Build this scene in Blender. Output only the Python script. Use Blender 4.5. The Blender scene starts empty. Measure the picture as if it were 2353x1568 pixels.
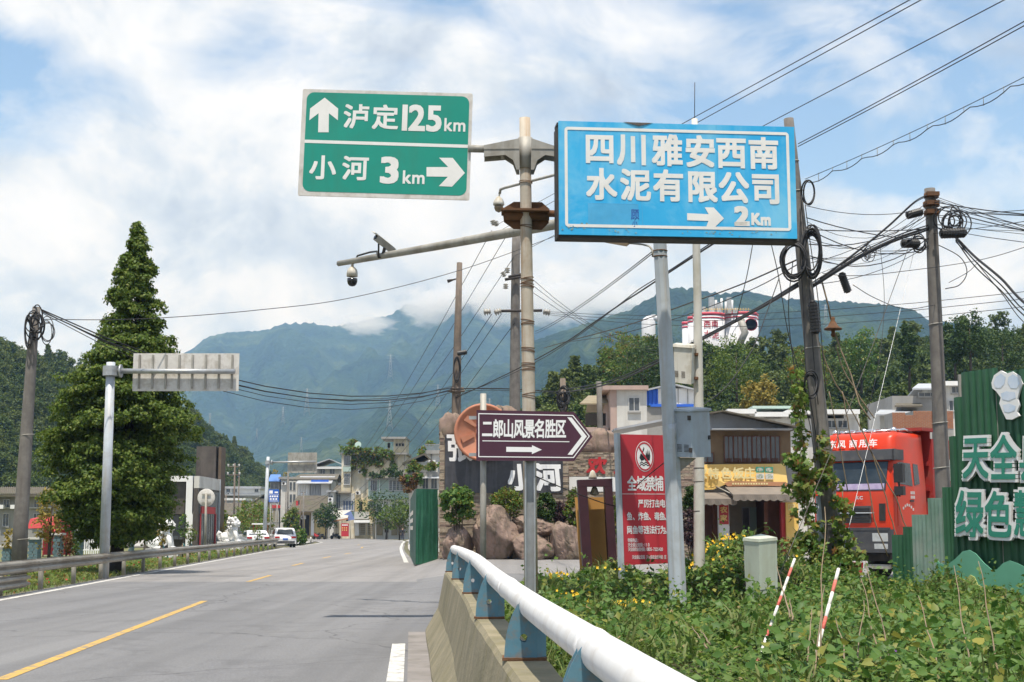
import bpy, math, random
import numpy as np
from mathutils import Vector, Matrix, noise as mn

S = bpy.context.scene
C = S.collection
R = math.radians
PITCH = math.atan(432 / 3300)
# ---------------------------------------------------------------- camera
cam_d = bpy.data.cameras.new('camera')
cam_d.sensor_width = 36
cam_d.lens = 3300 / 2353 * 36
cam_d.clip_start = .1
cam_d.clip_end = 40000
cam = bpy.data.objects.new('camera', cam_d)
C.objects.link(cam)
cam.location = (0, 0, 1.6)
cam.rotation_euler = (R(90) + PITCH, 0, 0)
S.camera = cam
# ---------------------------------------------------------------- light, sky, exposure
S.view_settings.view_transform = 'Standard'
S.view_settings.look = 'None'
S.view_settings.exposure = 0.5
S.view_settings.gamma = 1
S.view_settings.use_curve_mapping = False
S.cycles.max_bounces = 6
S.cycles.diffuse_bounces = 3
S.cycles.glossy_bounces = 3
S.cycles.transmission_bounces = 4
S.cycles.transparent_max_bounces = 8
S.cycles.volume_bounces = 3
S.cycles.caustics_reflective = False
S.cycles.caustics_refractive = False
TOSUN = Vector((-.03, -.30, .95)).normalized()
sun_d = bpy.data.lights.new('sun', 'SUN')
sun_d.energy = 4.4
sun_d.angle = R(.6)
sun_d.color = (1, .955, .88)
sun = bpy.data.objects.new('sun', sun_d)
C.objects.link(sun)
sun.rotation_euler = (-TOSUN).to_track_quat('-Z', 'Y').to_euler()
sun.location = (0, 0, 300)
W = bpy.data.worlds.new('World')
S.world = W
W.use_nodes = True

def world_nodes():
 nt = W.node_tree
 n, l = nt.nodes, nt.links
 n.clear()
 out = n.new('ShaderNodeOutputWorld')
 sky = n.new('ShaderNodeTexSky')
 sky.sky_type = 'NISHITA'
 sky.sun_disc = False
 sky.sun_elevation = math.asin(TOSUN.z)
 sky.sun_rotation = math.atan2(TOSUN.x, TOSUN.y)
 sky.air_density = 1.0
 sky.dust_density = .15
 sky.ozone_density = 2.5
 bsky = n.new('ShaderNodeBackground')
 bsky.inputs[1].default_value = .12
 l.new(sky.outputs[0], bsky.inputs[0])
 tc = n.new('ShaderNodeTexCoord')
 sep = n.new('ShaderNodeSeparateXYZ')
 l.new(tc.outputs['Generated'], sep.inputs[0])

 def math_(op, a, b=None, clamp=False):
  m = n.new('ShaderNodeMath')
  m.operation = op
  m.use_clamp = clamp
  for i, x in enumerate((a, b)):
   if x is None:
    continue
   if isinstance(x, (int, float)):
    m.inputs[i].default_value = x
   else:
    l.new(x, m.inputs[i])
  return m.outputs[0]
 zz = math_('MAXIMUM', sep.outputs[2], 0.0)

 def noise(scale, detail, off, rough=.55, dist=0.0, sz=1):
  mp = n.new('ShaderNodeMapping')
  mp.inputs['Location'].default_value = off
  mp.inputs['Scale'].default_value = (1, 1, sz)
  l.new(tc.outputs['Generated'], mp.inputs[0])
  t = n.new('ShaderNodeTexNoise')
  t.inputs['Scale'].default_value = scale
  t.inputs['Detail'].default_value = detail
  t.inputs['Roughness'].default_value = rough
  t.inputs['Distortion'].default_value = dist
  l.new(mp.outputs[0], t.inputs[0])
  return t.outputs[0]

 def ramp(x, stops):
  r = n.new('ShaderNodeValToRGB')
  e = r.color_ramp.elements
  while len(e) < len(stops):
   e.new(.5)
  for i, (p, c) in enumerate(stops):
   e[i].position = p
   e[i].color = (c, c, c, 1) if not isinstance(c, tuple) else (*c, 1)
  l.new(x, r.inputs[0])
  return r.outputs[0]
 big = noise(2.1, 3, (5.9, .4, .7), .5, .3, 2.3)
 fine = noise(6.5, 12, (.3, 2.2, 5), .6, .45, 1.8)
 d = math_('ADD', math_('MULTIPLY', big, .68), math_('MULTIPLY', fine, .38))
 # cover gets thicker toward the horizon, where the cloud layers overlap
 d = math_('ADD', d, math_('MULTIPLY', math_('SUBTRACT', .30, zz, True), .9))
 mask = ramp(d, [(.49, 0.0), (.53, .5), (.585, 1.0)])
 # relief: the same billows compared a little higher up, so tops are bright and undersides grey
 s0 = noise(6.5, 11, (3.1, .5, 1), .6, .35, 1.25)
 s1 = noise(6.5, 11, (3.1, .5, 1.06), .6, .35, 1.25)
 sh = math_('ADD', math_('MULTIPLY', math_('SUBTRACT', s0, s1), 1.7), .5)
 soft = noise(2.6, 4, (9, 3, 3), .5, 0, 1.8)
 sh = math_('ADD', math_('MULTIPLY', sh, .62), math_('MULTIPLY', soft, .38))
 col = ramp(sh, [(.30, (.32, .36, .43)), (.43, (.46, .50, .55)), (.53, (.59, .605, .62)), (.62, (.65, .655, .66))])
 bc = n.new('ShaderNodeBackground')
 bc.inputs[1].default_value = 1.12
 l.new(col, bc.inputs[0])
 mx = n.new('ShaderNodeMixShader')
 l.new(mask, mx.inputs[0])
 l.new(bsky.outputs[0], mx.inputs[1])
 l.new(bc.outputs[0], mx.inputs[2])
 l.new(mx.outputs[0], out.inputs[0])

world_nodes()

# ---------------------------------------------------------------- helpers
SP, CP = math.sin(PITCH), math.cos(PITCH)

def ray(px, py):
 a, b = (px - 1176.5) / 3300, (784 - py) / 3300
 return Vector((a, CP - b * SP, SP + b * CP))

def P(px, py, Y):
 """the point seen in direction (px, py) standing Y metres ahead"""
 d = ray(px, py)
 t = Y / d.y
 return Vector((d.x * t, Y, 1.6 + d.z * t))

def G(px, py, z=0.0):
 d = ray(px, py)
 t = (z - 1.6) / d.z
 return Vector((d.x * t, d.y * t, z))

def V(*a):
 return Vector(a)

MATS = {}

def nodes_of(name):
 m = bpy.data.materials.new(name)
 m.use_nodes = True
 MATS[name] = m
 nt = m.node_tree
 return m, nt, nt.nodes, nt.links, nt.nodes['Principled BSDF']

def tex_noise(n, l, coord, scale, detail=5, rough=.6, mapping=None, dist=0):
 src = coord
 if mapping:
  mp = n.new('ShaderNodeMapping')
  mp.inputs['Scale'].default_value = mapping
  l.new(coord, mp.inputs[0])
  src = mp.outputs[0]
 t = n.new('ShaderNodeTexNoise')
 t.inputs['Scale'].default_value = scale
 t.inputs['Detail'].default_value = detail
 t.inputs['Roughness'].default_value = rough
 t.inputs['Distortion'].default_value = dist
 l.new(src, t.inputs[0])
 return t.outputs[0]

def rampn(n, l, x, stops):
 r = n.new('ShaderNodeValToRGB')
 e = r.color_ramp.elements
 while len(e) < len(stops):
  e.new(.5)
 for i, (p, c) in enumerate(stops):
  e[i].position = p
  e[i].color = (*c, 1) if isinstance(c, tuple) else (c, c, c, 1)
 l.new(x, r.inputs[0])
 return r.outputs[0]

def mixc(n, l, fac, a, b):
 m = n.new('ShaderNodeMix')
 m.data_type = 'RGBA'
 if isinstance(fac, (int, float)):
  m.inputs[0].default_value = fac
 else:
  l.new(fac, m.inputs[0])
 for i, x in ((6, a), (7, b)):
  if isinstance(x, tuple):
   m.inputs[i].default_value = (*x, 1)
  else:
   l.new(x, m.inputs[i])
 return m.outputs[2]

def mat(name, c, c2=None, sc=4, rough=.7, bump=0, bsc=None, metal=0, dirt=None, dsc=1.2, damt=.6, streak=None, ssc=6, samt=.5, spec=.4):
 """plain surface: two tones mixed by noise, blotches of dirt, vertical stains, fine relief"""
 if name in MATS:
  return MATS[name]
 m, nt, n, l, b = nodes_of(name)
 tc = n.new('ShaderNodeTexCoord')
 co = tc.outputs['Object']
 if c2 is None:
  c2 = tuple(x * .82 for x in c)
 f = tex_noise(n, l, co, sc, 6, .62)
 col = mixc(n, l, rampn(n, l, f, [(.35, 0.0), (.65, 1.0)]), c, c2)
 if dirt:
  f2 = tex_noise(n, l, co, dsc, 8, .65, dist=.4)
  k = rampn(n, l, f2, [(.48, 0.0), (.68, damt)])
  col = mixc(n, l, k, col, dirt)
 if streak:
  f3 = tex_noise(n, l, co, ssc, 4, .6, mapping=(1, 1, .07))
  k = rampn(n, l, f3, [(.5, 0.0), (.7, samt)])
  col = mixc(n, l, k, col, streak)
 l.new(col, b.inputs['Base Color'])
 b.inputs['Roughness'].default_value = rough
 b.inputs['Metallic'].default_value = metal
 b.inputs['Specular IOR Level'].default_value = spec
 if bump:
  f4 = tex_noise(n, l, co, bsc or sc * 6, 6, .6)
  bp = n.new('ShaderNodeBump')
  bp.inputs['Strength'].default_value = bump
  bp.inputs['Distance'].default_value = .02
  l.new(f4, bp.inputs['Height'])
  l.new(bp.outputs[0], b.inputs['Normal'])
 return m

def leafmat(name, cols, trans=.35, rough=.55, obj=.0, tint=None):
 if name in MATS:
  return MATS[name]
 m, nt, n, l, b = nodes_of(name)
 g = n.new('ShaderNodeNewGeometry')
 st = [(i / max(1, len(cols) - 1), c) for i, c in enumerate(cols)]
 col = rampn(n, l, g.outputs['Random Per Island'], st)
 if obj:
  oi = n.new('ShaderNodeObjectInfo')
  k = rampn(n, l, oi.outputs['Random'], [(0, 0.0), (1, obj)])
  col = mixc(n, l, k, col, tint or (.10, .13, .03))
 l.new(col, b.inputs['Base Color'])
 b.inputs['Roughness'].default_value = rough
 b.inputs['Specular IOR Level'].default_value = .3
 t = n.new('ShaderNodeBsdfTranslucent')
 l.new(col, t.inputs[0])
 mx = n.new('ShaderNodeMixShader')
 mx.inputs[0].default_value = trans
 l.new(b.outputs[0], mx.inputs[1])
 l.new(t.outputs[0], mx.inputs[2])
 l.new(mx.outputs[0], n['Material Output'].inputs[0])
 return m

class MB:
 """collects faces for ONE mesh object"""

 def __init__(s):
  s.v, s.f, s.m, s.mi, s.sm = [], [], [], 0, []

 def add(s, vs, fs, smooth=False):
  o = len(s.v)
  s.v += [tuple(x) for x in vs]
  for f in fs:
   s.f.append([i + o for i in f])
   s.m.append(s.mi)
   s.sm.append(smooth)
  return s

 def hexa(s, p):
  return s.add(p, [(0, 3, 2, 1), (4, 5, 6, 7), (0, 1, 5, 4), (1, 2, 6, 5), (2, 3, 7, 6), (3, 0, 4, 7)])

 def ob(s, c, ax, ay, az):
  c, ax, ay, az = map(Vector, (c, ax, ay, az))
  p = [c + ax * i + ay * j + az * k for k in (-1, 1) for (i, j) in ((-1, -1), (1, -1), (1, 1), (-1, 1))]
  return s.hexa(p)

 def box(s, c, d, rz=0, bev=0):
  ca, sa = math.cos(rz), math.sin(rz)
  return s.ob(c, (ca * d[0] / 2, sa * d[0] / 2, 0), (-sa * d[1] / 2, ca * d[1] / 2, 0), (0, 0, d[2] / 2))

 def b2(s, x0, x1, y0, y1, z0, z1):
  return s.box(((x0 + x1) / 2, (y0 + y1) / 2, (z0 + z1) / 2), (abs(x1 - x0), abs(y1 - y0), abs(z1 - z0)))

 def prism(s, pts, off):
  pts = [Vector(p) for p in pts]
  off = Vector(off)
  k = len(pts)
  return s.add(pts + [p + off for p in pts], [list(range(k))[::-1], list(range(k, 2 * k))] + [(i, (i + 1) % k, (i + 1) % k + k, i + k) for i in range(k)])

 def quad(s, *p):
  return s.add(p, [tuple(range(len(p)))])

 def tube(s, path, r, n=8, caps=True, smooth=True):
  path = [Vector(p) for p in path]
  k = len(path)
  rs = r if isinstance(r, (list, tuple)) else [r] * k
  vs, fs = [], []
  t0 = (path[1] - path[0]).normalized()
  up = Vector((0, 0, 1)) if abs(t0.z) < .95 else Vector((0, 1, 0))
  u = t0.cross(up).normalized()
  for i, p in enumerate(path):
   t = (path[min(i + 1, k - 1)] - path[max(i - 1, 0)])
   t = t.normalized() if t.length > 1e-9 else t0
   u = (u - t * u.dot(t))
   u = u.normalized() if u.length > 1e-6 else t.orthogonal().normalized()
   w = t.cross(u)
   for j in range(n):
    a = 2 * math.pi * (j + .5) / n
    vs.append(p + (u * math.cos(a) + w * math.sin(a)) * rs[i])
  for i in range(k - 1):
   for j in range(n):
    fs.append((i * n + j, i * n + (j + 1) % n, (i + 1) * n + (j + 1) % n, (i + 1) * n + j))
  s.add(vs, fs, smooth)
  if caps:
   o = len(s.v) - len(vs)
   for f in (list(range(n))[::-1], list(range((k - 1) * n, k * n))):
    s.f.append([i + o for i in f])
    s.m.append(s.mi)
    s.sm.append(False)
  return s

 def lathe(s, prof, c=(0, 0, 0), n=16, smooth=True, ax=None):
  """profile (r, h) turned about the vertical through c (or about the direction ax)"""
  c = Vector(c)
  q = Vector((0, 0, 1)).rotation_difference(Vector(ax).normalized()) if ax is not None else None
  vs, fs = [], []
  for r, h in prof:
   for j in range(n):
    a = 2 * math.pi * j / n
    p = Vector((r * math.cos(a), r * math.sin(a), h))
    vs.append(c + (q @ p if q else p))
  for i in range(len(prof) - 1):
   for j in range(n):
    fs.append((i * n + j, i * n + (j + 1) % n, (i + 1) * n + (j + 1) % n, (i + 1) * n + j))
  s.add(vs, fs, smooth)
  o = len(s.v) - len(vs)
  for f in (list(range(n))[::-1], list(range((len(prof) - 1) * n, len(prof) * n))):
   s.f.append([i + o for i in f])
   s.m.append(s.mi)
   s.sm.append(False)
  return s

 def ball(s, c, r, n=12, sq=(1, 1, 1), amp=0, fr=2, seed=0, box=0):
  c = Vector(c)
  vs, fs = [], []
  h = max(4, n * 2 // 3)
  for i in range(h + 1):
   th = math.pi * i / h
   for j in range(n):
    ph = 2 * math.pi * j / n
    p = Vector((math.sin(th) * math.cos(ph), math.sin(th) * math.sin(ph), math.cos(th)))
    if box:
     mx = max(abs(p.x), abs(p.y), abs(p.z))
     p = p.lerp(p / mx, box)
    k = 1 + (amp * mn.noise(p * fr + Vector((seed * 7.1, seed * 3.3, seed))) if amp else 0)
    vs.append(c + Vector((p.x * sq[0], p.y * sq[1], p.z * sq[2])) * (r * k))
  for i in range(h):
   for j in range(n):
    fs.append((i * n + j, (i + 1) * n + j, (i + 1) * n + (j + 1) % n, i * n + (j + 1) % n))
  return s.add(vs, fs, True)

 def build(s, name, mats, parent=None, world=True, label=None):
  """link as one mesh object; world coordinates are made local to the parent thing"""
  if not isinstance(mats, (list, tuple)):
   mats = [mats]
  off = Vector((0, 0, 0))
  if parent is not None and world:
   q = parent
   while q is not None:
    off += q.location
    q = q.parent
  me = bpy.data.meshes.new(name)
  me.from_pydata([(x - off.x, y - off.y, z - off.z) for x, y, z in s.v], [], s.f)
  for mm in mats:
   me.materials.append(MATS[mm] if isinstance(mm, str) else mm)
  me.polygons.foreach_set('material_index', s.m)
  me.polygons.foreach_set('use_smooth', s.sm)
  me.update()
  o = bpy.data.objects.new(name, me)
  C.objects.link(o)
  o.parent = parent
  if label:
   o['label'] = label
  return o

def npmesh(name, co, faces, mats, parent=None, smooth=False, mi=None):
 """mesh from numpy arrays: co (n,3), faces (m,k)"""
 me = bpy.data.meshes.new(name)
 co = np.asarray(co, np.float32)
 faces = np.asarray(faces, np.int32)
 if parent is not None:
  q, off = parent, Vector((0, 0, 0))
  while q is not None:
   off += q.location
   q = q.parent
  co = co - np.array(off, np.float32)
 k = faces.shape[1]
 me.vertices.add(len(co))
 me.vertices.foreach_set('co', co.ravel())
 me.loops.add(faces.size)
 me.loops.foreach_set('vertex_index', faces.ravel())
 me.polygons.add(len(faces))
 me.polygons.foreach_set('loop_start', np.arange(0, faces.size, k, dtype=np.int32))
 me.polygons.foreach_set('loop_total', np.full(len(faces), k, np.int32))
 if smooth:
  me.polygons.foreach_set('use_smooth', np.ones(len(faces), bool))
 for mm in (mats if isinstance(mats, (list, tuple)) else [mats]):
  me.materials.append(MATS[mm] if isinstance(mm, str) else mm)
 if mi is not None:
  me.polygons.foreach_set('material_index', np.asarray(mi, np.int32))
 me.update(calc_edges=True)
 o = bpy.data.objects.new(name, me)
 C.objects.link(o)
 o.parent = parent
 return o

def tag(o, label, cat, group=None, kind=None):
 o['label'] = label
 if kind in ('structure', 'stuff'):
  o['kind'] = kind
  if cat:
   o['category'] = cat
 else:
  o['category'] = cat
 if group:
  o['group'] = group
 return o

def thing(name, label, cat, loc, group=None, rz=0):
 o = bpy.data.objects.new(name, None)
 o.empty_display_size = .2
 C.objects.link(o)
 o.location = loc
 o.rotation_euler = (0, 0, rz)
 return tag(o, label, cat, group)

def struct(o, label=None):
 o['kind'] = 'structure'
 if label:
  o['label'] = label
 return o

def dup(o, parent=None):
 c = o.copy()
 C.objects.link(c)
 c.parent = parent
 for ch in o.children:
  dup(ch, c)
 return c

# ---------------------------------------------------------------- lettering
_fc = bpy.data.curves.new('glyphs', 'FONT')
_fo = bpy.data.objects.new('glyphs', _fc)
_GL = {}
_DG = []

def glyph(ch, bold):
 k = (ch, bold)
 if k in _GL:
  return _GL[k]
 if not _DG:
  C.objects.link(_fo)
  _DG.append(bpy.context.evaluated_depsgraph_get())
 _fc.body = ch
 _fc.offset = bold
 _fc.resolution_u = 3
 _DG[0].update()
 me = bpy.data.meshes.new_from_object(_fo.evaluated_get(_DG[0]))
 r = ([(v.co.x, v.co.y) for v in me.vertices], [list(p.vertices) for p in me.polygons])
 bpy.data.meshes.remove(me)
 _GL[k] = r
 return r

def rings(b):
 return [(0, 0)] if b <= 0 else [(b * i, b * j) for i in (-1, 0, 1) for j in (-1, 0, 1) if i or j]

def letter(mb, ch, o, ux, uy, cx, cy, w, h, bold=.02, skew=0):
 """one CJK character centred on (cx, cy) of the frame o + ux*x + uy*y, em box w by h"""
 vs, fs = glyph(ch, 0)
 nn = ux.cross(uy)
 for q, (dx, dy) in enumerate(rings(bold)):
  mb.add([o + nn * (q * .00025) + ux * (cx + (x + dx - .5 + skew * y) * w) + uy * (cy + (y + dy - .357) * h) for x, y in vs], fs)

def latin(mb, s, o, ux, uy, x, y, h, bold=.02, wf=1.0, gap=.05):
 """digits and latin letters from the left end x on baseline y; h is the capital height"""
 k = h / .69
 nn = ux.cross(uy)
 for ch in s:
  if ch == ' ':
   x += .3 * k * wf
   continue
  vs, fs = glyph(ch, 0)
  x0, x1 = min(a for a, b in vs) - bold, max(a for a, b in vs) + bold
  for q, (dx, dy) in enumerate(rings(bold)):
   mb.add([o + nn * (q * .00025) + ux * (x + (a + dx - x0) * k * wf) + uy * (y + (b + dy) * k) for a, b in vs], fs)
  x += (x1 - x0 + gap) * k * wf
 return x

rnd = random.Random(7)
rng = np.random.default_rng(7)
# ================================================================ foliage tools
LEAF2 = (np.array([(0, 0, 0), (.5, .32, .07), (1, 0, -.04), (.5, -.32, .07)], np.float32), np.array([(0, 1, 2), (0, 2, 3)]))
LEAFQ = (np.array([(0, -.3, 0), (.9, -.42, .1), (1.05, .3, -.1), (.1, .45, .06)], np.float32), np.array([(0, 1, 2), (0, 2, 3)]))
LOBED = (np.array([(.35, 0, .06), (0, 0, 0), (-.08, .42, 0), (.3, .26, .03), (.55, .5, -.04), (.62, .18, .02), (1, 0, -.08), (.62, -.18, .02), (.55, -.5, -.04), (.3, -.26, .03), (-.08, -.42, 0)], np.float32),
         np.array([(0, i, i + 1 if i < 10 else 1) for i in range(1, 11)]))
HEART = (np.array([(.3, 0, -.05), (0, 0, 0), (-.12, .25, .03), (.08, .45, .05), (.5, .36, .04), (1, 0, -.1), (.5, -.36, .04), (.08, -.45, .05), (-.12, -.25, .03)], np.float32),
         np.array([(0, i + 1, i) if i < 8 else (0, 1, 8) for i in range(1, 9)]))

def scatter(tmpl, pos, nrm, size, rng=rng, tangent=None):
 tv, tf = tmpl
 n = len(pos)
 nrm = nrm / np.maximum(np.linalg.norm(nrm, axis=1, keepdims=True), 1e-6)
 t = rng.normal(size=(n, 3)) if tangent is None else tangent
 t = t - nrm * (t * nrm).sum(1, keepdims=True)
 t /= np.maximum(np.linalg.norm(t, axis=1, keepdims=True), 1e-6)
 b = np.cross(nrm, t)
 s = np.asarray(size).reshape(-1, 1, 1)
 co = pos[:, None, :] + s * (tv[None, :, 0:1] * t[:, None, :] + tv[None, :, 1:2] * b[:, None, :] + tv[None, :, 2:3] * nrm[:, None, :])
 fs = tf[None] + (np.arange(n) * len(tv))[:, None, None]
 return co.reshape(-1, 3), fs.reshape(-1, 3)

def clump_leaves(cc, cr, per, rng=rng, flat=.7, up=.5, size=.2, out=None):
 """leaves gathered round clump centres cc (n,3) with radii cr (n)"""
 n = len(cc)
 d = rng.normal(size=(n * per, 3))
 d /= np.linalg.norm(d, axis=1, keepdims=True)
 rr = rng.random(n * per) ** .45
 c = np.repeat(cc, per, 0)
 r = np.repeat(cr, per)
 off = d * (rr * r)[:, None]
 off[:, 2] *= flat
 nrm = d * .9 + rng.normal(size=d.shape) * .55
 nrm[:, 2] += up
 if out is not None:
  nrm += np.repeat(out, per, 0) * .5
 return c + off, nrm, size * (.65 + .7 * rng.random(n * per))

def crown_mesh(seed, rx, rz, clumps, per, size, lean=0, shape='round', cr=.3):
 """leaf faces of a broad-leaved crown of half-width rx and half-height rz, centred on z = rz"""
 g = np.random.default_rng(seed)
 d = g.normal(size=(clumps, 3))
 d /= np.linalg.norm(d, axis=1, keepdims=True)
 lob = np.array([1 + .28 * mn.noise(Vector(x) * 1.7 + Vector((seed * 3.1, 0, 0))) for x in d])
 r = (.55 + .45 * g.random(clumps) ** .5) * lob
 cc = d * r[:, None] * np.array([rx, rx, rz])
 if shape == 'cone':
  h = g.random(clumps) ** .8
  a = g.random(clumps) * 6.283
  q = (1 - h) ** .8 * (.6 + .4 * g.random(clumps))
  cc = np.stack([np.cos(a) * q * rx, np.sin(a) * q * rx, (h * 2 - 1) * rz], 1)
 if shape == 'bamboo':
  h = g.random(clumps)
  a = g.random(clumps) * 6.283
  q = (.35 + .65 * np.sin(h * 2.6)) * (.4 + .6 * g.random(clumps))
  cc = np.stack([np.cos(a) * q * rx, np.sin(a) * q * rx, (h * 2 - 1) * rz], 1)
 cc[:, 2] += rz
 p, nn, ss = clump_leaves(cc, rx * cr * (.7 + .6 * g.random(clumps)), per, g, .75, .55, size)
 return scatter(LEAFQ, p, nn, ss, g)

# ================================================================ materials of the setting
def asphalt(name, c, c2, crack=True):
 m, nt, n, l, b = nodes_of(name)
 tc = n.new('ShaderNodeTexCoord')
 co = tc.outputs['Object']
 f = tex_noise(n, l, co, .35, 6, .6, mapping=(1, .25, 1))
 col = mixc(n, l, rampn(n, l, f, [(.35, 0.0), (.65, 1.0)]), c, c2)
 g = tex_noise(n, l, co, 38, 4, .85)
 col = mixc(n, l, rampn(n, l, g, [(.42, 0.0), (.68, .7)]), col, tuple(x * 1.9 for x in c))
 s = tex_noise(n, l, co, .7, 9, .72, dist=1.2)
 col = mixc(n, l, rampn(n, l, s, [(.52, 0.0), (.68, .45)]), col, tuple(x * .55 for x in c))
 # tyre-worn bands run along the lane
 w = tex_noise(n, l, co, 1.1, 3, .55, mapping=(1, .02, 1))
 col = mixc(n, l, rampn(n, l, w, [(.44, 0.0), (.62, .38)]), col, tuple(x * .7 for x in c))
 v = n.new('ShaderNodeTexVoronoi')
 v.feature = 'DISTANCE_TO_EDGE'
 v.inputs['Scale'].default_value = .16
 wv = n.new('ShaderNodeVectorMath')
 wv.operation = 'ADD'
 nz = n.new('ShaderNodeTexNoise')
 nz.inputs['Scale'].default_value = .8
 nz.inputs['Detail'].default_value = 6
 l.new(co, nz.inputs[0])
 l.new(co, wv.inputs[0])
 l.new(nz.outputs['Color'], wv.inputs[1])
 l.new(wv.outputs[0], v.inputs['Vector'])
 k = rampn(n, l, v.outputs['Distance'], [(.0, .7), (.0035, 0.0)])
 if crack:
  col = mixc(n, l, k, col, tuple(x * .35 for x in c))
 l.new(col, b.inputs['Base Color'])
 b.inputs['Roughness'].default_value = .85
 b.inputs['Specular IOR Level'].default_value = .25
 bp = n.new('ShaderNodeBump')
 bp.inputs['Strength'].default_value = .35
 bp.inputs['Distance'].default_value = .01
 l.new(g, bp.inputs['Height'])
 l.new(bp.outputs[0], b.inputs['Normal'])
 return m

asphalt('asphalt_dark', (.138, .138, .141), (.176, .174, .172))
asphalt('asphalt_light', (.19, .183, .178), (.226, .217, .208), False)

def paint(name, c):
 m, nt, n, l, b = nodes_of(name)
 tc = n.new('ShaderNodeTexCoord')
 co = tc.outputs['Object']
 f = tex_noise(n, l, co, 6, 10, .75)
 col = mixc(n, l, rampn(n, l, f, [(.47, 0.0), (.62, .85)]), c, (.17, .165, .16))
 l.new(col, b.inputs['Base Color'])
 b.inputs['Roughness'].default_value = .8
 return m

paint('paint_white', (.60, .59, .55))
paint('paint_yellow', (.52, .32, .065))
mat('earth', (.15, .125, .085), (.10, .11, .05), 1.2, .95, .4)
mat('concrete_pave', (.42, .40, .37), (.34, .325, .30), .8, .9, .2)

def forest_far(name, cols, sc, bsc, bdist):
 m, nt, n, l, b = nodes_of(name)
 tc = n.new('ShaderNodeTexCoord')
 co = tc.outputs['Object']
 f = tex_noise(n, l, co, sc, 9, .65, dist=.5)
 st = [(.36 + .3 * i / (len(cols) - 1), c) for i, c in enumerate(cols)]
 col = rampn(n, l, f, st)
 v = n.new('ShaderNodeTexVoronoi')
 v.inputs['Scale'].default_value = bsc
 l.new(co, v.inputs['Vector'])
 l.new(col, b.inputs['Base Color'])
 b.inputs['Roughness'].default_value = .95
 b.inputs['Specular IOR Level'].default_value = .05
 bp = n.new('ShaderNodeBump')
 bp.inputs['Strength'].default_value = 1
 bp.inputs['Distance'].default_value = bdist
 bp.invert = True
 l.new(v.outputs['Distance'], bp.inputs['Height'])
 l.new(bp.outputs[0], b.inputs['Normal'])
 return m

forest_far('mountain_forest', [(.008, .018, .012), (.015, .031, .016), (.026, .046, .019), (.06, .08, .035)], .006, .055, 8)
forest_far('hill_forest', [(.018, .035, .012), (.03, .055, .018), (.05, .08, .025)], .05, .28, 2)

# ================================================================ ground and roads
m = MB()
m.quad((-5600, -300, -.04), (5600, -300, -.04), (5600, 7000, -.04), (-5600, 7000, -.04))
struct(m.build('ground', 'earth'), 'bare earth and grass of the valley floor')

def LE(y):
 return -11.5 - .085 * (y - 32)

def RE(y):
 return -1.2 - .07 * (y - 15)

ROAD = [(-12, RE(-12) , LE(-12)), (8, RE(8), LE(8)), (22, RE(22), LE(22)), (44, RE(44), LE(44)), (71, RE(71), LE(71)), (100, -7.7, LE(100)), (120, -9.3, -19), (140, -10.7, -20)]
mr = MB()
TURN = [((-10.7, 140), (-20.0, 140)), ((-12.2, 160), (-21.2, 158)), ((-13.6, 182), (-22.4, 172)), ((-15.6, 202), (-24.5, 184)), ((-19.4, 222), (-29, 195)), ((-26, 240), (-36, 204)), ((-36, 253), (-48, 212)), ((-60, 262), (-66, 218)), ((-110, 268), (-112, 226)), ((-190, 275), (-190, 236))]
st = [((r, y), (l_, y)) for (y, r, l_) in ROAD] + TURN[1:]
for i in range(len(st) - 1):
 (a, b), (c, d) = st[i], st[i + 1]
 mr.mi = 0 if st[i][0][1] < 43 else 1
 mr.quad((a[0] + .35, a[1], .02), (c[0] + .35, c[1], .02), (d[0] - .35, d[1], .02), (b[0] - .35, b[1], .02))
road = struct(mr.build('road', ['asphalt_dark', 'asphalt_light']), 'two-lane grey asphalt road curving left into the town')
def side_z(y):
 return float(np.interp(y, [21, 34, 52, 64, 300], [.012, .08, .26, .385, .385]))

def side_grid(mb, ys_, x1):
 vs_ = []
 for y in ys_:
  e = float(np.interp(y, [15, 71, 100, 120, 160, 182, 200], [-1.2, -5.1, -7.3, -8.9, -11.8, -13.2, -15])) + (.3 if y > 24 else -1.0)
  vs_ += [(e, y, .013), (e + 1.3, y, side_z(y)), (x1, y, side_z(y))]
 for i in range(len(ys_) - 1):
  mb.mi = 1 if ys_[i] < 43 and len(ys_) > 7 else 0
  mb.add(vs_[3 * i:3 * i + 6], [(0, 1, 4, 3), (1, 2, 5, 4)])

m = MB()
side_grid(m, [21.2, 28, 34, 40, 46, 52, 58, 64, 67], 60)
struct(m.build('side_road', ['asphalt_light', 'asphalt_dark']), 'asphalt side road branching right past the stone monument')
m = MB()
m.quad((RE(2) + .13, 2, .0235), (.0, 2, .0235), (-1.25, 22.6, .0235), (RE(22.6) + .13, 22.6, .0235))
mat('gutter', (.25, .23, .215), (.19, .175, .165), 2.5, .9, .4, 30, dirt=(.12, .11, .09), dsc=1.4, damt=.6)
struct(m.build('gutter_strip', 'gutter'), 'worn concrete gutter strip along the foot of the barrier')

def stripe(name, pts, w, mt, z=.0245):
 mb = MB()
 for a, b in zip(pts[:-1], pts[1:]):
  a, b = Vector((*a, z)), Vector((*b, z))
  n_ = (b - a).normalized().cross(Vector((0, 0, 1))) * w / 2
  mb.quad(a - n_, b - n_, b + n_, a + n_)
 return mb.build(name, mt, road)

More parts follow.
